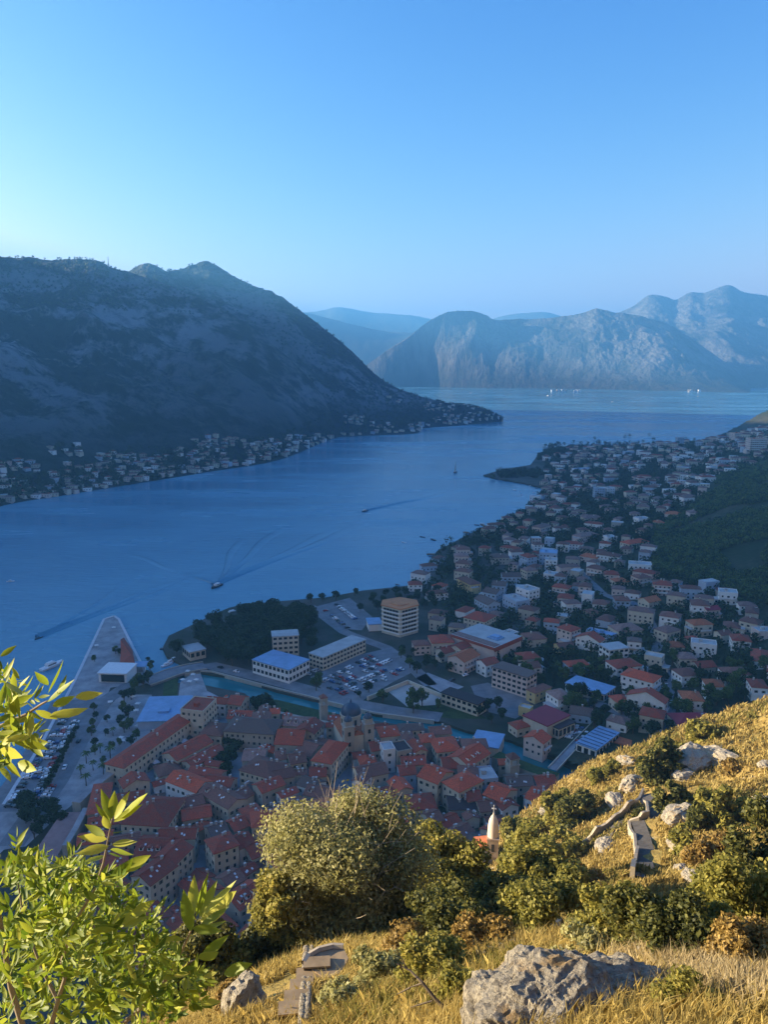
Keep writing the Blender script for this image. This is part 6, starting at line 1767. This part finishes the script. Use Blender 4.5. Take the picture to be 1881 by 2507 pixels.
# dry stone wall of single stones
w0, w1 = hit(757, 2345), hit(745, 2520)
dw = thing('dry_stone_wall', w0, 0, 'wall', 'low dry stone wall of single mossy stones right of the stone steps')
dv = w1 - w0; Lw = np.hypot(dv[0], dv[1]); aw = math.atan2(dv[1], dv[0])
SM = [rock_mesh('stone', 60 + i, .2, 2, (1.1, .8, .62), .25) for i in range(5)]
for row in range(3):
    nn_ = 30
    for i in range(nn_):
        f_ = (i + .5 * (row % 2)) / nn_
        p = hit(757 - 12 * f_, 2345 + 175 * f_); g_ = p[2]
        for side in (-1, 1):
            ks = 8.0 / FPX * float(np.linalg.norm(p - np.array([0, 0, CAM_H]))) / .2
            put('stone', SM[rc.randrange(5)], dw, (p[0] - w0[0] - math.sin(aw) * side * .14 * ks, p[1] - w0[1] + math.cos(aw) * side * .14 * ks, g_ - w0[2] + (.1 + row * .22) * ks), aw + rc.uniform(-.2, .2), ks * rc.uniform(.85, 1.15))
# upper flight of steps: pale slanting edges right of centre
us = thing('upper_steps', hit(1240, 2330), 0, 'steps', 'flight of pale edged steps half hidden in grass behind the big boulder')
o = np.array(us.location)
for i in range(7):
    a, c = hit(*fr('M', 60 + i * 62, 570 - i * 22)), hit(*fr('M', 135 + i * 62, 470 - i * 20))
    a, c = a + (0, 0, .25), c + (0, 0, .25)
    d = c - a
    q = MB(); P_ = [a - o, c - o]
    n_ = np.array([-d[1], d[0], 0]) / np.hypot(d[0], d[1]) * .11
    V = [P_[0] + n_, P_[0] - n_, P_[1] - n_, P_[1] + n_]; V = V + [v - np.array([0, 0, .5]) for v in V]
    q.add(V, [(0, 1, 2, 3), (0, 4, 5, 1), (1, 5, 6, 2), (2, 6, 7, 3), (3, 7, 4, 0)])
    put('step', q.me('step', M['coping']), us)

# rubble wall along the ridge at the lower right
rl = [hit(*p) for p in ((1440, 2288), (1500, 2302), (1580, 2340), (1680, 2392), (1780, 2432), (1900, 2472))]
rw = thing('rubble_wall', rl[0], 0, 'wall', 'low rubble wall of pale stones running down the grassy ridge to the lower right corner')
for i in range(150):
    u_ = i / 150 * 4.999; k = int(u_); p = rl[k] * (1 - u_ + k) + rl[k + 1] * (u_ - k)
    p = p + np.array([rc.uniform(-.22, .22), rc.uniform(-.22, .22), 0])
    ks = rc.uniform(6, 12) / FPX * float(np.linalg.norm(p - np.array([0, 0, CAM_H]))) / .2
    put('stone', SM[rc.randrange(5)], rw, (p[0] - rw.location[0], p[1] - rw.location[1], float(hill(p[0], p[1])) - rw.location[2] + .1 + rc.choice((0, .1))), rc.uniform(0, 6), ks)
# shrubs and trees of the hillside
gold = [(0.0, (0.05, 0.055, 0.015)), (0.4, (0.13, 0.12, 0.03)), (0.75, (0.24, 0.20, 0.05)), (1.0, (0.34, 0.26, 0.08))]
M['pale_leaf'] = leafmat('pale golden leaves', [(0.0, (0.14, 0.135, 0.04)), (0.4, (0.29, 0.275, 0.095)), (0.75, (0.43, 0.40, 0.17)), (1.0, (0.56, 0.51, 0.27))], .45, .5)
M['olive_leaf'] = leafmat('olive shrub leaves', [(0.0, (0.09, 0.095, 0.02)), (0.45, (0.23, 0.215, 0.045)), (0.8, (0.38, 0.33, 0.07)), (1.0, (0.48, 0.38, 0.10))], .45, .35)
M['deep_leaf'] = leafmat('dark shrub leaves', [(0.0, (0.02, 0.027, 0.008)), (0.5, (0.10, 0.105, 0.025)), (0.85, (0.22, 0.20, 0.045)), (1.0, (0.34, 0.28, 0.07))], .35, .35)
M['rust_leaf'] = leafmat('rusty autumn leaves', [(0.0, (0.12, 0.085, 0.02)), (0.5, (0.30, 0.195, 0.05)), (1.0, (0.45, 0.31, 0.10))], .35, .5)
def shrub(px, py, rx, ry, n, mat, label, name='shrub', cat='shrub', size=None, nc=22, seed=None, stems=5, bark='bark', depth=None, spiky=False, asp=1.7):
    seed = seed if seed is not None else int(px + py)
    rs = np.random.default_rng(seed)
    pb = py + ry * .72
    lim = 50 if py > 2120 and px < 1150 or py > 2280 else 75 if py > 2200 else 230
    base = hit(px, pb)
    while base[1] > lim and pb < 2500:
        pb += 5
        base = hit(px, pb)
    dist = np.linalg.norm(base - np.array([0, 0, CAM_H]))
    d_ = ray(px, py); c = wp(px, py, base[1] + ry / FPX * dist * .35)
    Rr, H = rx / FPX * dist, ry / FPX * dist / .86
    gb = np.array([c[0], c[1], float(hill(c[0], c[1]))])
    t = thing(name, gb, 0, cat, label)
    cz = c - gb
    cl = clumps_in(Rr, H, nc, rs, .2, .42)
    if size is None: size = 2.15 * dist / 770 * 1.15
    V, F = crown(cl, n, size, rs, asp, .35, .7)
    V += cz
    put('crown', mesh('crown', V, F, mat), t)
    b = MB()
    for k in range(stems):
        q = cl[k % len(cl)]
        tip = cz + np.array(q[:3])
        b.tube([(rs.normal() * .08 * Rr, rs.normal() * .08 * Rr, -.4), tuple(tip * np.array([.35, .35, .55])), tuple(tip * .8), tuple(tip)], [.05 * Rr, .035 * Rr, .02 * Rr, .008 * Rr], 5)
    if spiky:
        for k in range(spiky):
            a = rs.normal(size=3); a[2] = abs(a[2]) + .3; a /= np.linalg.norm(a)
            p = cz + a * np.array([Rr, Rr, H]) * rs.uniform(.55, .85)
            q = cz + (a + rs.normal(size=3) * .12 + (0, 0, .1)) * np.array([Rr, Rr, H]) * rs.uniform(.85, .98)
            b.tube([tuple(p), tuple((p + q) / 2 + rs.normal(size=3) * .03), tuple(q)], [.012 * dist / 33, .009 * dist / 33, .004 * dist / 33], 3, cap=False)
    put('branch', b.me('branch', M[bark]), t)
    return t
shrub(845, 2155, 212, 182, 70000, M['pale_leaf'], 'big pale golden feathery tree in the middle of the foreground', 'feathery_tree', 'tree', nc=46, stems=14, bark='bark_pale', spiky=90, size=.105, asp=2.0)
shrub(700, 2230, 80, 90, 9000, M['olive_leaf'], 'yellow green shrub against the left side of the big pale tree', nc=18)
S_ = [(1100, 2170, 92, 82, 12000, 'olive_leaf', 'broad olive shrub between the big pale tree and the church'), (1085, 2260, 90, 60, 8000, 'deep_leaf', 'dark shrub with rusty tips right of the big pale tree'), (1310, 2172, 78, 72, 11000, 'olive_leaf', 'olive green shrub just right of the church tower'),
      (1375, 2180, 66, 60, 10000, 'olive_leaf', 'bushy olive shrub below the terrace left of the zigzag path'), (1210, 2240, 100, 65, 10000, 'deep_leaf', 'dark shaded shrub in front of the church'), (1330, 2235, 85, 65, 9000, 'olive_leaf', 'olive shrub with grey stems at the middle right'),
      (1480, 2250, 80, 70, 9000, 'olive_leaf', 'sunlit shrub at the foot of the zigzag path'), (1580, 2260, 90, 75, 10000, 'deep_leaf', 'very dark shrub right of the foot of the zigzag path'), (1660, 2300, 80, 70, 8000, 'deep_leaf', 'dark shrub filling the hollow behind the grassy ridge'),
      (1790, 2190, 90, 110, 13000, 'olive_leaf', 'large olive shrub near the right edge above the grassy ridge'), (1870, 2130, 80, 120, 12000, 'deep_leaf', 'tall dark shrub cut by the right edge'), (1830, 2330, 80, 60, 8000, 'rust_leaf', 'rusty orange shrub at the right edge'),
      (1740, 2290, 60, 55, 6000, 'olive_leaf', 'round olive shrub between the dark hollow and the rusty shrub'), (1622, 1873, 58, 50, 6500, 'deep_leaf', 'largest round dark bush at the crest of the golden slope'), (1713, 1800, 40, 33, 3600, 'olive_leaf', 'round olive bush on the skyline of the slope'),
      (1652, 1962, 46, 42, 4800, 'deep_leaf', 'dark bush just right of the top of the zigzag'), (1745, 1985, 58, 55, 6000, 'olive_leaf', 'wide olive bush in the middle of the golden slope'), (1715, 2010, 35, 35, 3000, 'deep_leaf', 'small dark bush beside the wide olive bush'),
      (1415, 1995, 52, 45, 5200, 'deep_leaf', 'dark grey green bush left of the long retaining wall'), (1370, 1985, 40, 45, 4200, 'olive_leaf', 'olive bush on the crest next to the dark grey green bush'), (1500, 1882, 24, 20, 1800, 'olive_leaf', 'small round bush at the crest, upper of two'),
      (1462, 1905, 24, 20, 1800, 'olive_leaf', 'small round bush at the crest, lower of two'), (1265, 2030, 34, 30, 3000, 'olive_leaf', 'olive bush rising behind the church dome'), (1310, 2035, 36, 30, 3000, 'olive_leaf', 'low yellowish bush on the crest above the church'),
      (1668, 2075, 30, 36, 3000, 'olive_leaf', 'slender bush beside the slanting path wall'), (1740, 2090, 50, 30, 3500, 'rust_leaf', 'low rusty bush on the lower golden slope'), (1566, 1998, 15, 15, 1000, 'deep_leaf', 'tiny dark bush inside the zigzag'), (1432, 2160, 45, 30, 3600, 'rust_leaf', 'brownish shrub below the long retaining wall'),
      (1845, 1990, 40, 30, 2600, 'olive_leaf', 'faint olive bush near the right edge of the slope'), (1800, 1880, 30, 16, 1400, 'rust_leaf', 'small rusty bush on the upper slope'), (1660, 1840, 30, 18, 1500, 'olive_leaf', 'low bush on the skyline behind the largest round bush'),
      (1180, 2310, 70, 30, 4000, 'rust_leaf', 'low rusty growth in front of the dark shaded shrub'), (970, 2250, 60, 55, 6500, 'olive_leaf', 'yellow green shrub under the right side of the big pale tree'),
      (560, 2370, 75, 60, 7000, 'olive_leaf', 'bright green shrub left of the stone steps'), (650, 2310, 60, 40, 4500, 'deep_leaf', 'dark low shrub at the foot of the big pale tree'), (500, 2320, 70, 60, 6000, 'deep_leaf', 'dark shrub on the drop behind the leafy branches'), (420, 2420, 80, 70, 6000, 'deep_leaf', 'dark shrub under the leafy branches at the lower left'),
      (790, 2290, 60, 30, 4500, 'deep_leaf', 'dark shrub in the shade under the big pale tree')]
S_ += [(1055, 2140, 80, 88, 9000, 'olive_leaf', 'tall airy olive shrub close against the right of the big pale tree'), (1135, 2205, 82, 78, 9000, 'olive_leaf', 'airy olive shrub in front of the church tower foot'), (1295, 2120, 62, 78, 7500, 'olive_leaf', 'tall airy shrub right beside the church tower'), (1375, 2085, 56, 52, 5500, 'olive_leaf', 'rounded yellow green shrub high above the church, left of the retaining wall'),
       (930, 2385, 70, 42, 3200, 'pale_leaf', 'low dry brush in the grass right of the dry stone wall'), (1060, 2360, 75, 48, 3600, 'olive_leaf', 'low greenish brush between the dead branch and the big boulder'), (1010, 2320, 60, 35, 2600, 'rust_leaf', 'dry orange brush along the edge of the drop'),
       (840, 2440, 50, 36, 2200, 'pale_leaf', 'small dry brush right beside the dry stone wall'), (1120, 2420, 45, 40, 2200, 'olive_leaf', 'green brush against the left of the big boulder'), (560, 2465, 50, 36, 2400, 'rust_leaf', 'rusty brush left of the lowest stone step'), (1690, 2440, 70, 36, 2600, 'olive_leaf', 'greenish brush in the grass at the lower right'), (1420, 2330, 60, 30, 2200, 'pale_leaf', 'dry brush behind the big boulder')]
for px, py, rx, ry, n, m_, lb in S_:
    g_ = 1.25 if py > 2050 and px > 1000 else 1.08
    shrub(px, py, rx * g_, ry * g_, int(n * 1.35), M[m_], lb)
# dead branch
dbp = hit(1110, 2475)
t = thing('dead_branch', dbp, 0, 'branch', 'bare dark dead branch sticking out of the dry grass')
q = MB()
P = [wp(*fr('L', x, y), dbp[1] + dd) - dbp for x, y, dd in ((1240, 1300, 0), (1110, 1180, .1), (1030, 1080, .2), (960, 1010, .4), (880, 970, .5))]
q.tube([tuple(p) for p in P], [.05, .04, .03, .02, .008], 5)
for a, c in (((1090, 1185), (960, 1225)), ((960, 1110), (880, 1150)), ((940, 1000), (900, 920)), ((1030, 1085), (950, 1110)), ((900, 975), (930, 1040))):
    q.tube([tuple(wp(*fr('L', *a), dbp[1] + .2) - dbp), tuple(wp(*fr('L', *c), dbp[1] + .3) - dbp)], [.022, .006], 4)
put('twig', q.me('twig', M['bark']), t)

# grass
def grass(name, n, sel, hgt, wid, mat, label, blades=5, lean=.35, seed=1):
    rs = np.random.default_rng(seed)
    pts = sel(rs, n)
    z = hill(pts[:, 0], pts[:, 1])
    k = np.repeat(np.arange(len(pts)), blades)
    dist = np.linalg.norm(np.stack([pts[k, 0], pts[k, 1], z[k] - CAM_H], 1), axis=1)
    wd = wid(dist); hh = hgt(dist) * rs.uniform(.5, 1.2, len(k))
    c = np.stack([pts[k, 0], pts[k, 1], z[k] - .03], 1) + np.concatenate([rs.normal(size=(len(k), 2)) * (wd * 2.5)[:, None], np.zeros((len(k), 1))], 1)
    a = rs.uniform(0, 2 * math.pi, len(k))
    s_ = np.stack([np.cos(a), np.sin(a), 0 * a], 1) * wd[:, None]
    ln = rs.normal(size=(len(k), 2)) * lean + np.array([.12, -.05])
    mid = c + np.concatenate([ln * .35, np.ones((len(k), 1))], 1) * (hh * .6)[:, None]
    tip = c + np.concatenate([ln, np.ones((len(k), 1))], 1) * hh[:, None]
    V = np.stack([c - s_, c + s_, mid + s_ * .6, tip, mid - s_ * .6], 1).reshape(-1, 3)
    F = np.arange(len(V)).reshape(-1, 5)
    return tag(put(name, mesh(name, V, F, mat)), label, 'grass', kind='stuff')
M['dry_grass'] = leafmat('dry golden grass', [(0.0, (0.14, 0.10, 0.03)), (0.4, (0.33, 0.24, 0.07)), (0.8, (0.46, 0.36, 0.125)), (1.0, (0.58, 0.46, 0.2))], .35, .4)
M['green_grass'] = leafmat('greenish grass', [(0.0, (0.06, 0.06, 0.015)), (0.6, (0.19, 0.17, 0.04)), (1.0, (0.34, 0.28, 0.07))], .35, .4)
M['pale_plume'] = leafmat('pale grass plumes', [(0.0, (0.28, 0.20, 0.09)), (0.6, (0.44, 0.35, 0.19)), (1.0, (0.58, 0.49, 0.32))], .4, .5)
def polar(r0, r1, a0, a1, cond=None):
    def f(rs, n):
        r_ = r0 * (r1 / r0) ** rs.random(n * 2); a = np.radians(rs.uniform(a0, a1, n * 2))
        p = np.stack([r_ * np.sin(a), r_ * np.cos(a)], 1)
        if cond is not None: p = p[cond(p)]
        return p[:n]
    return f
near_path = np.array([p[:2] for q in zag for p in off(dens(q, 3), 1.5)])
def offpath(p):
    d = np.min(np.hypot(p[:, None, 0] - near_path[None, :, 0], p[:, None, 1] - near_path[None, :, 1]), axis=1)
    st = np.array([st_t.location[0], st_t.location[1] + .8])
    return (d > 1.9) & (np.hypot(p[:, 0] - st[0], p[:, 1] - st[1]) > 2.0)
grass('near_grass', 16000, polar(5, 24, -40, 40, offpath), lambda d: .20 + .012 * d, lambda d: .0024 + .00045 * d, M['dry_grass'], 'dry golden grass of the near slope', 6, seed=1)
grass('slope_grass', 32000, polar(20, 70, -35, 40, offpath), lambda d: .34 + .004 * d, lambda d: .0008 * d, M['dry_grass'], 'dry golden grass of the middle slope', 5, seed=2)
grass('high_slope_grass', 46000, polar(60, 240, -5, 38, lambda p: offpath(p) & (hill(p[:, 0], p[:, 1]) > 60)), lambda d: .5 + .002 * d, lambda d: .0009 * d, M['dry_grass'], 'dry golden grass of the far slope', 4, seed=3)
gn = lambda s_, th_, sc_2: (lambda p: offpath(p) & (fbm(p[:, 0] / sc_2, p[:, 1] / sc_2, 0, 3, s_) > th_))
grass('green_tufts', 9000, polar(6, 60, -40, 40, gn(90, .12, 5)), lambda d: .25 + .008 * d, lambda d: .0007 * d + .002, M['green_grass'], 'greenish tufts among the dry grass', 6, seed=4)
grass('green_growth', 15000, polar(60, 230, 0, 38, gn(91, .15, 16)), lambda d: .6 + .002 * d, lambda d: .0011 * d, M['green_grass'], 'greenish growth on the far slope', 4, seed=5)
def ridge_sel(rs, n):
    P = [hit(1455, 2290), hit(1560, 2330), hit(1680, 2380), hit(1790, 2425), hit(1890, 2460)]
    k = rs.integers(0, 4, n); f_ = rs.random(n)
    P = np.array(P)
    return (P[k] * (1 - f_[:, None]) + P[k + 1] * f_[:, None])[:, :2] + rs.normal(size=(n, 2)) * np.array([.35, .45])
grass('pale_grass_ridge', 2000, ridge_sel, lambda d: .42 + 0 * d, lambda d: .0009 * d, M['pale_plume'], 'pale feathery grass heads along the ridge at the lower right', 7, .3, 6)

# ------------------------------------------------------------------ leafy branches at the left
t_ = NT('yellow green leaflet', 0.42, 0.4)
f_ = t_.math('MULTIPLY', t_.math('ADD', t_.objrand(), t_.island()), .5)
cc = t_.ramp(f_, [(0.15, (0.09, 0.15, 0.012)), (0.4, (0.24, 0.30, 0.025)), (0.65, (0.40, 0.42, 0.045)), (0.95, (0.58, 0.52, 0.12))])
t_.color(cc)
tr = t_.n.new('ShaderNodeBsdfTranslucent'); t_.l.new(cc, tr.inputs['Color'])
mx = t_.n.new('ShaderNodeMixShader'); mx.inputs[0].default_value = .45
t_.l.new(t_.b.outputs[0], mx.inputs[1]); t_.l.new(tr.outputs[0], mx.inputs[2]); t_.l.new(mx.outputs[0], t_.n['Material Output'].inputs['Surface'])
t_.b.inputs['Roughness'].default_value = .55
M['leaflet'] = t_.m
LX = [0.0, .12, .32, .55, .78, 1.0]; LY = [.008, .085, .145, .14, .075, .0]
LV = [(x, 0, -.05 * math.sin(x * 3.1)) for x in LX] + [(x, y, .07 * y / .19 - .05 * math.sin(x * 3.1)) for x, y in zip(LX, LY)] + [(x, -y, .07 * y / .19 - .05 * math.sin(x * 3.1)) for x, y in zip(LX, LY)]
LF = [(i, i + 1, 7 + i, 6 + i) for i in range(5)] + [(i + 1, i, 12 + i, 13 + i) for i in range(5)]
LEAF = mesh('leaf', LV, LF, M['leaflet'], smooth=True)
fb = wp(150, 2560, 3.0); fb[2] = float(hill(fb[0], fb[1])) - .05
lt = thing('leafy_tree', fb, 0, 'tree', 'leafy yellow green branches close to the camera along the left edge')
lrs = np.random.default_rng(99)
leaves = []                             # (base, tip) in space
def add_leaf(a, c):
    leaves.append((np.array(a), np.array(c)))
N_ = lambda x, y, d: wp(*fr('N', x, y), d)
def sprig(base, tip, d0, d1, pairs, ln):
    """compound leaf: leaflets in pairs along a stalk, one at the end"""
    A_, B_ = N_(*base, d0), N_(*tip, d1)
    ax = B_ - A_; L_ = np.linalg.norm(ax); ax /= L_
    sd_ = np.cross(ax, lrs.normal(size=3) + np.array([0, -1.5, 1.0])); sd_ /= np.linalg.norm(sd_)
    for i in range(pairs):
        p = A_ + ax * L_ * (.25 + .7 * i / pairs)
        for s_ in (-1, 1):
            q = p + (sd_ * s_ * .75 + ax * .75 + lrs.normal(size=3) * .18) * ln * lrs.uniform(.8, 1.1)
            add_leaf(p, q)
    add_leaf(A_ + ax * L_ * .95, B_ + ax * ln * .9 + lrs.normal(size=3) * ln * .1)
    return A_, B_
sb = MB()
LL = [((0, 110), (95, 45)), ((120, 330), (10, 240)), ((130, 320), (190, 215)), ((110, 240), (60, 165)), ((275, 320), (362, 125)), ((275, 275), (195, 195)), ((270, 370), (425, 240)), ((430, 345), (588, 318)), ((300, 395), (430, 335)), ((285, 455), (505, 405)), ((0, 390), (30, 255)), ((40, 460), (95, 365)),
      ((30, 545), (275, 645)), ((60, 485), (205, 455)), ((20, 700), (120, 805)), ((0, 735), (62, 830)), ((100, 720), (208, 762)), ((10, 610), (75, 560)), ((150, 565), (285, 605)), ((0, 640), (130, 690)), ((60, 250), (0, 170)), ((150, 420), (250, 480)), ((200, 420), (330, 470)), ((330, 330), (380, 210)), ((0, 560), (60, 480)),
      ((640, 1045), (575, 865)), ((640, 1030), (655, 875)), ((652, 1040), (742, 878)), ((680, 1035), (845, 888)), ((650, 1055), (815, 955)), ((630, 1065), (542, 948)), ((620, 1095), (588, 1020)), ((640, 1120), (712, 1105)), ((620, 1195), (428, 1242)), ((610, 1155), (440, 1140)), ((640, 1185), (785, 1168)), ((630, 1215), (765, 1245)), ((620, 1235), (705, 1262)), ((600, 1135), (480, 1070)), ((600, 1250), (470, 1290)),
      ((1090, 1680), (1048, 1440)), ((1100, 1600), (1110, 1355)), ((1120, 1600), (1192, 1345)), ((1140, 1600), (1242, 1388)), ((1160, 1590), (1352, 1388)), ((1150, 1625), (1352, 1450)), ((1140, 1655), (1312, 1540)), ((1130, 1685), (1292, 1622)), ((1080, 1625), (1030, 1508)), ((1100, 1665), (1275, 1682)), ((1150, 1830), (1312, 1700)), ((1140, 1840), (1250, 1800)), ((1280, 1925), (1445, 1865)),
      ((700, 1335), (862, 1245)), ((640, 1385), (782, 1288)), ((560, 1385), (702, 1368)), ((600, 1425), (702, 1432)), ((740, 1600), (890, 1500)), ((660, 1640), (830, 1560)), ((700, 1660), (860, 1590)), ((900, 1560), (960, 1470)), ((930, 1580), (1010, 1490)), ((640, 1400), (760, 1260))]
for a, c in LL:
    d0 = lrs.uniform(2.7, 3.1)
    add_leaf(N_(*a, d0), N_(*c, d0 + lrs.uniform(-.12, .12)))
def stem(P, r0, r1):
    P = [N_(*p) - fb for p in P]
    n_ = len(P)
    sb.tube([tuple(p) for p in P], [r0 + (r1 - r0) * i / (n_ - 1) for i in range(n_)], 6)
stem([(-60, 530, 2.95), (20, 500, 2.95), (150, 440, 2.93), (240, 380, 2.93), (300, 350, 2.9)], .010, .003)
stem([(280, 2260, 3.0), (330, 2080, 3.0), (370, 1950, 3.0), (350, 1860, 3.0), (420, 1640, 2.98), (540, 1440, 2.95), (590, 1290, 2.93), (640, 1040, 2.9)], .012, .0035)
stem([(640, 2260, 3.1), (880, 2060, 3.05), (960, 1940, 3.0), (1040, 1790, 2.97), (1090, 1680, 2.95), (1130, 1560, 2.95)], .011, .003)
stem([(960, 1940, 3.0), (1080, 1860, 3.0), (1160, 1825, 3.0)], .005, .002)
stem([(330, 2080, 3.0), (240, 1900, 3.05), (140, 1640, 3.1), (100, 1400, 3.1)], .009, .003)
stem([(150, 2300, 3.0), (60, 2000, 3.0), (10, 1700, 3.0), (-40, 1400, 3.0), (-60, 530, 2.95)], .014, .010)
sb.tube([(0, 0, -.1), tuple((N_(280, 2260, 3.0) - fb) * np.array([.5, .5, .8])), tuple(N_(280, 2260, 3.0) - fb)], [.022, .016, .012], 6)
sb.tube([(0, 0, -.1), tuple((N_(150, 2300, 3.0) - fb) * np.array([.5, .5, .8])), tuple(N_(150, 2300, 3.0) - fb)], [.022, .017, .014], 6)
sb.tube([(0, 0, -.1), tuple((N_(640, 2260, 3.1) - fb) * np.array([.6, .6, .5])), tuple(N_(640, 2260, 3.1) - fb)], [.02, .015, .011], 6)
mass_poly = [(-20, 1390), (90, 1240), (210, 1320), (330, 1230), (420, 1320), (560, 1380), (690, 1430), (720, 1540), (860, 1640), (960, 1740), (1000, 1860), (1120, 1930), (1080, 2110), (980, 2240), (-20, 2240)]
left_poly = [(-20, 200), (90, 190), (140, 330), (120, 450), (230, 560), (150, 700), (60, 760), (-20, 740)]
for poly, ns, ln0 in ((mass_poly, 520, .064), (left_poly, 30, .075)):
    k = 0
    while k < ns:
        x, y = lrs.uniform(-20, 1150), lrs.uniform(180, 2240)
        if not inside(x, y, poly): continue
        k += 1
        d0 = lrs.uniform(2.6, 4.2)
        a = lrs.uniform(-2.9, .3)
        sprig((x, y), (x + 110 * math.cos(a), y + 110 * math.sin(a)), d0, d0 + lrs.uniform(-.12, .12), 3, ln0 * lrs.uniform(.75, 1.2))
camp = np.array([0, 0, CAM_H])
leaves.sort(key=lambda q: -np.linalg.norm(q[1] - q[0]) / np.linalg.norm(q[0] - camp))
LVa = np.array(LV); BV, BF = [], []
for i, (a, c) in enumerate(leaves):
    ax = c - a; L_ = np.linalg.norm(ax); ax = ax / L_
    nr = np.array([-.35, -.55, .75]) + lrs.normal(size=3) * .55
    y_ = np.cross(nr, ax); y_ /= np.linalg.norm(y_); z_ = np.cross(ax, y_)
    if i < 290:
        o = put('leaf', LEAF, lt)
        o.matrix_local = Matrix(((ax[0] * L_, y_[0] * L_, z_[0] * L_, a[0] - fb[0]), (ax[1] * L_, y_[1] * L_, z_[1] * L_, a[1] - fb[1]), (ax[2] * L_, y_[2] * L_, z_[2] * L_, a[2] - fb[2]), (0, 0, 0, 1)))
    else:
        R3 = np.stack([ax, y_, z_], 1) * L_
        BF += [tuple(np.array(f) + len(BV) * 18) for f in LF]
        BV.append(LVa @ R3.T + (a - fb))
tag(put('foliage', mesh('foliage', np.concatenate(BV), np.array(BF), M['leaflet'], smooth=True), lt), kind='stuff')
put('branch', sb.me('branch', M['bark_pale'], True), lt)

settle_labels()
